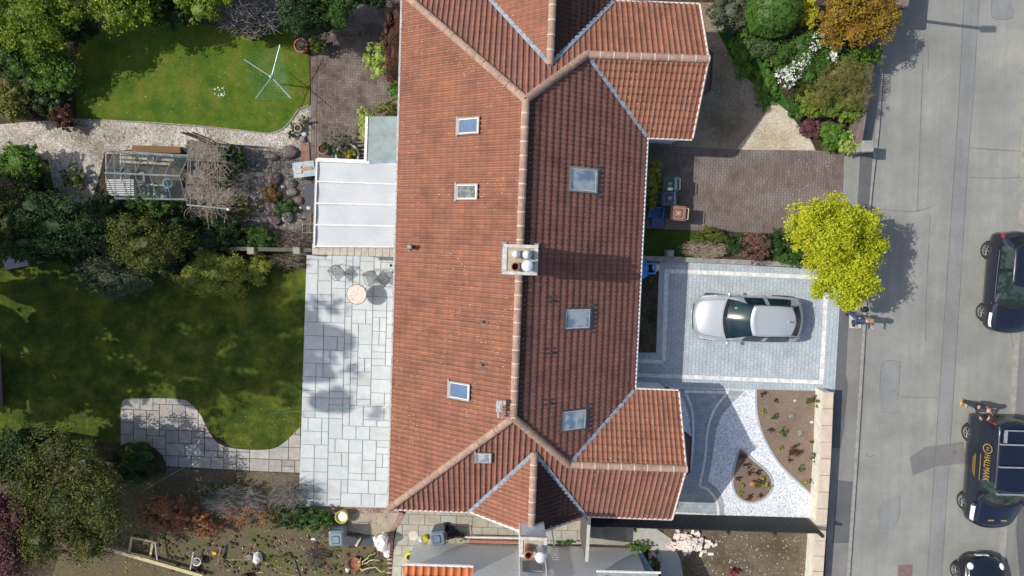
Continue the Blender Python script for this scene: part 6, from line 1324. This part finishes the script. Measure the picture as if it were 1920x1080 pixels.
    for k, g_ in groups.items():
        if not g_.f: continue
        used = sorted({q for f in g_.f for q in f}); mp = {q: i for i, q in enumerate(used)}; h = MB(); h.v = [allv[q] for q in used]; h.f = [tuple(mp[q] for q in f) for f in g_.f]; h.a = g_.a; h.m = g_.m
        o = h.build(k.rstrip('2'), mm[k], t, None, True)
        if k == 'body':
            o.data.polygons[-1].use_smooth = False
            for q in range(2): o.data.polygons[len(g_.f) - 2 - q].use_smooth = False
    sm_ = MB()
    for u0, u1, w0, w1 in ((1.2, 4.1, 6., 6.), (5.5, 5.5, 1.2, 4.1), (7.42, 7.42, 1.2, 4.1), (1.25, 1.25, 6., 10.), (4.2, 9.6, 4.15, 4.15)):
        for mir in (0, 1):
            if u0 == u1: rr_ = min(nr - 1, int(round(u0 * K))); js = range(int(w0 * M_), min(int(w1 * M_), nc_ // 2) + 1); pts = [V[rr_][nc_ - 1 - j if mir else j] for j in js]
            else: j = int(round(w0 * M_)); pts = [V[i][nc_ - 1 - j if mir else j] for i in range(int(u0 * K), min(nr - 1, int(u1 * K)) + 1)]
            cz = Vector((0, 0, .5)); pts = [Vector(p) + (Vector((0, p[1], p[2] * .8)) - Vector((0, 0, .4))).normalized() * .002 for p in pts]
            if len(pts) > 1: sm_.tube(pts, .0055, 4, False)
    sm_.build('shut_lines', M_arch, t)
    for x in wb:
        for s in (-1, 1):
            ix = L / 2 - x; wl = thing('wheel', None, None, (ix, s * (tw + .0), wr)); del_ = wl; wl.parent = t; Mx = Matrix.Rotation(-s * math.pi / 2, 3, 'X')
            b = MB(); b.lathe([(wr * .62, -.02), (wr * .66, .06), (wr * .8, .085), (wr * .96, .075), (wr, .04), (wr, -.1)], (0, 0, 0), 28, False, Mx); b.build('tyre', M_rub, wl, None, True)
            b = MB(); b.lathe([(.001, .03), (wr * .6, .01)], (0, 0, 0), 24, False, Mx)
            b.build('hub', M_arch, wl)
            b = MB(); b.lathe([(wr * .56, .05), (wr * .66, .07), (wr * .64, .02), (wr * .56, .02)], (0, 0, 0), 24, False, Mx); b.lathe([(.001, .06), (wr * .14, .055), (wr * .14, .02)], (0, 0, 0), 12, False, Mx)
            for q in range(spokes): a = q * 2 * math.pi / spokes; b.tube([Mx @ Vector((math.cos(a) * wr * .1, math.sin(a) * wr * .1, .05)), Mx @ Vector((math.cos(a) * wr * .6, math.sin(a) * wr * .6, .055))], .026, 5)
            b.build('rim', M_rim2, wl)
            b = MB(); b.lathe([(.001, -.006), (wr * 1.17, -.008), (wr * 1.18, -.06)], (0, 0, 0), 28, False, Mx); b.build('arch_liner', M_arch, wl)
    return t
def mirrors(t, x, y, z, m, s=.1):
    for k in (-1, 1):
        b = MB(); b.blob((x, k * (y + .09), z), (s * .6, .1, s * .55), 3, .02, 10, 7); b.tube([(x + .02, k * (y - .03), z - .03), (x, k * (y + .04), z - .01)], .02, 5); b.build('mirror', m, t, None, True)
def wipers(t, x, z, w_):
    for k in (-1, 1): b = MB(); b.tube([(x, k * .1, z), (x - .12, k * .1 + w_, z + .09)], .009, 4); b.build('wiper', M_black, t)
SIL = [(.0, .5, .3, .46, .52, .38, .6, .02), (.05, .68, .26, .62, .6, .5, .68, .03), (.2, .8, .2, .76, .68, .6, .77, .04), (.5, .85, .2, .82, .78, .66, .86, .05), (.95, .865, .2, .84, .86, .7, .95, .05), (1.1, .865, .2, .84, .88, .7, .99, .05),
       (1.86, .865, .2, .83, .92, .53, 1.4, .05), (2.15, .865, .2, .83, .93, .54, 1.44, .04), (2.95, .865, .2, .82, .95, .53, 1.44, .04), (3.4, .85, .22, .8, .96, .51, 1.39, .04), (3.55, .84, .24, .78, .96, .5, 1.34, .03), (3.85, .8, .28, .72, .93, .56, 1.02, .02), (4.0, .74, .32, .66, .8, .56, .86, .02), (4.06, .64, .36, .56, .6, .5, .64, .01)]
c = P(1404, 598, .8)
t = car('parked_car', 'silver hatchback parked on the grey block driveway', 'car', (c.x, c.y, .03), math.radians(178.2), 4.06, SIL, (.78, 3.32), .31, .79, P_sil, M_wind, (5.08, 6.02), [(5.6, 7.35), (7.5, 9.2)], (10.02, 11.0), (10.8, 12.2, 3.3, 4.4), (1.6, 3.3, 3.2, 4.3), group=None)
mirrors(t, .83, .82, .98, P_sil); wipers(t, 1.0, 1.0, .5)
b = MB(); [b.tube([(.1, s * .585, 1.455), (-.2, s * .59, 1.475), (-1.2, s * .575, 1.465), (-1.42, s * .56, 1.43)], .018, 5) for s in (-1,)]; b.build('roof_rail', M_black, t); b = MB(); b.tube([(.1, .585, 1.455), (-.2, .59, 1.475), (-1.2, .575, 1.465), (-1.42, .56, 1.43)], .018, 5); b.build('roof_rail', M_black, t)
b = MB(); b.cham((-1.28, 0, 1.5), (.14, .05, .06), .01); b.build('aerial_fin', M_chr, t); b = MB(); b.box((.93, -.3, 1.06), (.05, .5, .02)); b.build('wiper', M_black, t)
b = MB(); b.box((.62, -.42, 1.16), (.1, .08, .02)); b.build('parking_disc', M_teal, t)
b = MB(); v = [(2.02 - .16 * abs(a) ** 2.2, a * .6, .5) for a in np.linspace(-1, 1, 13)]; b.tube(v, .03, 5); b.build('bumper_trim', M_chr, t)
b = MB(); b.box((2.045, 0, .42), (.02, .5, .11)); b.build('number_plate', M_lens, t)
# dark hatchback by the far kerb, nose down the street
w1, w2 = P(1851, 469, .3), P(1842, 585, .3); BLK = [(r_[0] * .945, r_[1] * .965, r_[2], r_[3] * .965, r_[4] * 1.0, r_[5] * .98, r_[6] * 1.0, r_[7]) for r_ in SIL]
ax = (w2 - w1); ha = math.atan2(ax.y, ax.x); Lb = 3.84; wbx = ax.length; nose = (Lb - wbx) * .5; fwd = Vector((math.cos(ha), math.sin(ha), 0)); lft = Vector((-fwd.y, fwd.x, 0))
cc = (w1 + w2) / 2 + lft * .86 - fwd * .0; cc.z = -.1
t = car('parked_car', 'blue-black hatchback parked at the far kerb, upper of the two cars', 'car', cc, ha, Lb, BLK, (nose, nose + wbx), .31, .78, P_blk, M_wing, (5.1, 6.0), [(5.5, 7.3), (7.5, 9.2)], (10.02, 11.0), (10.9, 12.1, 3.6, 4.5), (1.5, 3.3, 3.2, 4.3))
mirrors(t, .78, .8, .96, P_blk); wipers(t, .95, 1.0, .5); b = MB(); v = [(Lb / 2 - .04 - .16 * abs(a) ** 2.2, a * .6, .5) for a in np.linspace(-1, 1, 13)]; b.tube(v, .016, 5); b.build('bumper_trim', M_chr, t)
for s in (-1, 1): b = MB(); b.tube([(.62, s * .82, .935), (-.5, s * .815, .965), (-1.2, s * .8, .985)], .012, 5); b.build('window_trim', M_chr, t)
# black car at the bottom edge, nose up the street
c1 = P(1844, 1045, .5); ha = math.radians(90 - 1.2); fwd = Vector((math.cos(ha), math.sin(ha), 0)); L3 = 3.9; cc = c1 - fwd * (L3 / 2 - .05); cc.z = -.1; BL3 = [(r_[0] * .96, r_[1] * .99, r_[2], r_[3] * .97, r_[4], r_[5] * .97, r_[6], r_[7]) for r_ in SIL]
t = car('parked_car', 'black car with round bright headlights at the bottom edge, behind the van', 'car', cc, ha, L3, BL3, (.75, 3.2), .31, .8, P_bl2, M_wing, (5.1, 6.0), [(5.5, 7.3), (7.5, 9.2)], (10.02, 11.0), (10.2, 12.2, 3.0, 4.6))
for s in (-1, 1):
    b = MB(); b.blob((L3 / 2 - .36, s * .58, .74), (.17, .12, .1), 1, .01, 14, 9); b.build('headlight', M_lens, t, None, True)
b = MB(); b.box((L3 / 2 + .0, 0, .5), (.03, .5, .12)); b.build('number_plate', M_lens, t); b = MB(); b.tube([(L3 / 2 - .1, -.5, .58), (L3 / 2 + .0, 0, .6), (L3 / 2 - .1, .5, .58)], .014, 5); b.build('bumper_trim', M_chr, t); mirrors(t, .8, .82, .98, P_bl2)
# the van
VAN = [(.0, .55, .3, .5, .6, .4, .68, .02), (.06, .74, .24, .68, .7, .52, .8, .03), (.25, .85, .2, .8, .82, .64, .92, .05), (.7, .9, .2, .87, .98, .7, 1.06, .05), (.95, .91, .2, .885, 1.03, .72, 1.14, .04), (1.05, .91, .2, .885, 1.05, .73, 1.2, .04),
       (1.72, .91, .2, .885, 1.08, .69, 1.72, .05), (1.95, .91, .2, .885, 1.1, .7, 1.77, .04), (3.0, .91, .2, .885, 1.12, .71, 1.79, .04), (4.15, .91, .22, .885, 1.12, .7, 1.77, .03), (4.3, .9, .26, .875, 1.1, .69, 1.72, .03), (4.37, .88, .32, .85, 1.05, .66, 1.6, .02), (4.4, .84, .4, .8, .9, .62, 1.3, .01)]
w1, w2 = P(1815, 812, .3), P(1806, 941, .3); ax = w2 - w1; ha = math.atan2(ax.y, ax.x); Lv = 4.4; fwd = Vector((math.cos(ha), math.sin(ha), 0)); lft = Vector((-fwd.y, fwd.x, 0)); wbx = ax.length; nose = .88
cc = w2 + lft * .91 - fwd * (Lv / 2 - nose); cc.z = -.1
V = car('delivery_van', 'navy blue trade van with gold lettering and roof rack parked at the far kerb', 'van', cc, ha, Lv, VAN, (nose, nose + wbx), .32, .84, P_van, M_wing, (5.12, 6.0), [(5.7, 7.15)], None, (10.2, 11.6, 3.0, 5.2), (1.6, 3.3, 3.0, 4.3), spokes=5)
mirrors(V, 1.12, .9, 1.12, P_van, .15)
b = MB(); 
M_rack = mat('rack_grey', (.3, .32, .34), .5, (.22, .24, .26), 9, metal=.2)
for x in (.45, -.55, -1.38): b = MB(); b.box((x, 0, 1.93), (.05, 1.5, .04)); b.box((x, .7, 1.88), (.05, .05, .1)); b.box((x, -.7, 1.88), (.05, .05, .1)); b.build('roof_bar', M_rack, V)
b = MB(); b.tube([(-1.45, -.62, 1.97), (-1.9, -.62, 1.97), (-1.9, .6, 1.97), (-1.45, .6, 1.97)], .03, 5); b.box((-1.68, -.62, 1.97), (.45, .1, .05)); b.build('ladder_rest', M_rack, V)
M_goldl = mat('gold_lettering', (.36, .25, .05), .6, (.28, .19, .04), 20)
def text(body, size, loc, rot, parent, name='lettering', m=None, ext=.002):
    cu = bpy.data.curves.new(name, 'FONT'); cu.body = body; cu.size = size; cu.extrude = ext; cu.align_x = 'LEFT'; cu.align_y = 'CENTER'; o = bpy.data.objects.new(name, cu); COL.objects.link(o)
    bpy.context.view_layer.update(); me = bpy.data.meshes.new_from_object(o.evaluated_get(bpy.context.evaluated_depsgraph_get())); bpy.data.objects.remove(o); me.name = name
    me.materials.clear(); me.materials.append(m or M_goldl); q = bpy.data.objects.new(name, me); COL.objects.link(q); q.parent = parent; q.location = loc; q.rotation_euler = rot; return q
# the upper side leans inwards: put the lettering on it (vehicle's right side, local -y), reading from the rear to the front
Mr = Matrix(((1, 0, 0), (0, .3, -.954), (0, .954, .3))).to_euler()
tx = text('HALLMARK', .34, (-.86, -.845, 1.42), Mr, V); tx.scale = (.58, 1, 1); b = MB()
for r0_, r1_ in ((.15, .18),):
    v = []; nn = 28
    for k in range(nn): a = 2 * math.pi * k / nn; v += [(math.cos(a) * r0_, math.sin(a) * r0_, 0), (math.cos(a) * r1_, math.sin(a) * r1_, 0)]
    b.add(v, [(2 * k, 2 * k + 1, (2 * k + 3) % (2 * nn), (2 * k + 2) % (2 * nn)) for k in range(nn)])
o = b.build('emblem_ring', M_goldl, V); o.location = (-1.07, -.847, 1.42); o.rotation_euler = Mr; text('H', .2, (-1.14, -.85, 1.42), Mr, V, 'emblem_letter')
b = MB(); b.box((-.3, -.905, 1.17), (1.0, .004, .03)); b.build('side_stripe', M_goldl, V)
for k in range(3): b = MB(); b.box((-.3, -.922, .92 - k * .06), (.9 - .15 * k, .004, .02)); b.build('side_stripe', M_goldl, V)
b = MB(); b.box((1.78, 0, 1.02), (.06, .7, .004), rot=Matrix.Rotation(.32, 3, 'Y')); b.build('bonnet_stripe', M_goldl, V)
wipers(V, 1.2, 1.2, .5)
# ------------------------------------------------------------------ people
M_skin = mat('skin', (.4, .24, .18), .6, (.5, .29, .21), 5); M_hair1 = mat('light_brown_hair', (.3, .19, .1), .7, (.2, .12, .06), 30); M_hair2 = mat('dark_hair', (.05, .035, .025), .7); M_nvy = mat('navy_jacket', (.035, .06, .15), .8, (.025, .04, .1), 8); M_jean = mat('blue_jeans', (.04, .08, .2), .9, (.03, .06, .14), 9)
M_dkc = mat('dark_jacket', (.03, .035, .045), .8, (.02, .025, .03), 8); M_dkt = mat('dark_trousers', (.035, .038, .048), .9); M_boot = mat('tan_boots', (.48, .28, .13), .7, (.38, .22, .1), 6); M_shoe = mat('dark_shoes', (.03, .03, .035), .6)
def skin(name, joints, edges, m, parent, sub=2, root=0):
    me = bpy.data.meshes.new(name); me.from_pydata([j[:3] for j in joints], edges, []); o = bpy.data.objects.new(name, me); COL.objects.link(o)
    o.modifiers.new('skin', 'SKIN'); s = me.skin_vertices[0].data if me.skin_vertices else None
    if s is None:
        bpy.context.view_layer.update()
        import bmesh; bm = bmesh.new(); bm.from_mesh(me); bm.verts.layers.skin.verify(); bm.to_mesh(me); bm.free(); s = me.skin_vertices[0].data
    rts = root if hasattr(root, '__len__') else [root]
    for i, j in enumerate(joints): r_ = j[3]; s[i].radius = (r_, j[4] if len(j) > 4 else r_); s[i].use_root = i in rts
    sb_ = o.modifiers.new('sub', 'SUBSURF'); sb_.levels = sub; sb_.render_levels = sub; bpy.context.view_layer.update()
    me2 = bpy.data.meshes.new_from_object(o.evaluated_get(bpy.context.evaluated_depsgraph_get())); bpy.data.objects.remove(o); me2.name = name; me2.materials.clear(); me2.materials.append(m)
    me2.polygons.foreach_set('use_smooth', [True] * len(me2.polygons)); q = bpy.data.objects.new(name, me2); COL.objects.link(q); q.parent = parent; return q
def person(label, loc, rz, armL, armR, stride, jm, tm, sm, hm, bag_=None, hair_long=False):
    """x forward, y left; armL/armR = (elbow, wrist) points"""
    t = thing('person', label, 'person', loc, rz); st = stride
    hipL, hipR = (0, .09, .92), (0, -.09, .92); kL, kR = (st * .45 + .03, .1, .5), (-st * .3, -.1, .5); aL, aR = (st * .5, .1, .09), (-st * .55, -.1, .1)
    J = [(0, 0, .97, .12, .1), (0, 0, 1.12, .115, .09), (0, 0, 1.3, .13, .1), (0, 0, 1.43, .09, .07), (0.01, 0, 1.51, .052), (.02, 0, 1.58, .07), (.02, 0, 1.66, .085), (.015, 0, 1.73, .06)]
    E = [(i, i + 1) for i in range(7)]
    def add(pts, frm):
        for p in pts: J.append(p); E.append((frm, len(J) - 1)); frm = len(J) - 1
        return frm
    for s, hp, k, a in ((1, hipL, kL, aL), (-1, hipR, kR, aR)): add([(*hp, .085), (*k, .055), (*a, .038), (a[0] + .14, a[1] + .01 * s, .045, .032)], 0)
    hands = []
    for s, (e, w_) in ((1, armL), (-1, armR)):
        sh = (0, s * .18, 1.4, .055); e_, w2_ = Vector(e), Vector(w_); d = (w2_ - e_).normalized(); pm = w2_ + d * .05; side_ = Vector((1, 0, .2)) if abs(d.x) < .8 else Vector((0, 1, 0)); side_ = (side_ - d * side_.dot(d)).normalized(); nn = d.cross(side_)
        last = add([sh, (*e, .04), (*w2_, .026), (*pm, .034, .018)], 3)
        for k in range(4):
            o_ = pm + side_ * (.03 - .02 * k) + d * .025; ln = (.035, .04, .037, .028)[k]
            add([(*o_, .009), (*(o_ + d * ln + nn * .008), .0085), (*(o_ + d * ln * 1.8 + nn * .024), .007)], last)
        o_ = w2_ + d * .02 + side_ * .028; add([(*o_, .011), (*(o_ + side_ * .03 + d * .02), .0095), (*(o_ + side_ * .035 + d * .045), .008)], last - 1)
    skin('body', J, E, M_skin, t, 2)
    for x, y in ((.1, .03), (.1, -.03)): b = MB(); b.blob((x - .008, y, 1.665), (.011, .012, .009), 1, 0, 8, 6); b.build('eye', M_hole, t)
    b = MB(); b.blob((.112, 0, 1.64), (.016, .012, .022), 1, 0, 8, 6); b.build('nose', M_skin, t); b = MB(); b.blob((.096, 0, 1.605), (.01, .024, .007), 1, 0, 8, 6); b.build('mouth', MATS['red_brick'], t)
    for s in (-1, 1): b = MB(); b.blob((.01, s * .088, 1.655), (.018, .01, .03), 1, 0, 8, 6); b.build('ear', M_skin, t)
    b = MB(); b.blob((-.012, 0, 1.69), (.1, .097, .1), 5, .03, 18, 12); b.build('hair', hm, t, None, True)
    if hair_long: b = MB(); b.blob((-.06, 0, 1.58), (.07, .09, .13), 6, .04, 14, 9); b.build('hair', hm, t, None, True)
    TJ = [(0, 0, .96, .135, .11), (*hipL, .098), (*kL, .068), (*aL, .052), (*hipR, .098), (*kR, .068), (*aR, .052)]; skin('trousers', TJ, [(0, 1), (1, 2), (2, 3), (0, 4), (4, 5), (5, 6)], tm, t, 2)
    JJ = [(0, 0, .9, .145, .12), (0, 0, 1.12, .14, .11), (0, 0, 1.3, .15, .12), (0, 0, 1.43, .1, .085), (0, 0, 1.475, .07)]; EE = [(0, 1), (1, 2), (2, 3), (3, 4)]
    for s, (e, w_) in ((1, armL), (-1, armR)):
        n_ = len(JJ); JJ += [(0, s * .185, 1.4, .075), (*e, .056), (*(Vector(e).lerp(Vector(w_), .93)), .042)]; EE += [(3, n_), (n_, n_ + 1), (n_ + 1, n_ + 2)]
    skin('jacket', JJ, EE, jm, t, 2)
    for a in (aL, aR):
        b = MB(); b.blob((a[0] + .06, a[1], .055), (.15, .055, .06), 2, .03, 14, 9); b.v = [(x, y, max(0, z)) for x, y, z in b.v]; b.blob((a[0] - .01, a[1], .12), (.06, .055, .09), 2, .02, 12, 8); b.build('shoe', sm, t, None, True)
    return t
c = P(1586, 593, .0); pp = person('person in navy jacket and jeans with light brown hair walking on the pavement', (c.x + .1, c.y, .012), math.radians(-80), ((.06, .3, 1.15), (.3, .3, 1.08)), ((-.02, -.28, 1.14), (.2, -.24, 1.02)), .45, M_nvy, M_jean, M_shoe, M_hair1, hair_long=True)
b = MB(); b.blob((0, 0, 0), (.16, .1, .2), 8, .05, 14, 9); o = b.build('handbag', M_shoe, None, None, True); o.location = (c.x + .18, c.y + .36, 1.0); tag(o, 'black shoulder bag carried by the person on the pavement', 'bag')
c = P(1801, 752, -.1); person('person in dark clothes and tan boots standing behind the navy van', (c.x + .1, c.y - .02, -.1), math.radians(-95), ((.1, .3, 1.18), (.3, .2, 1.2)), ((.12, -.28, 1.18), (.32, -.12, 1.2)), .08, M_dkc, M_dkt, M_boot, M_hair2)
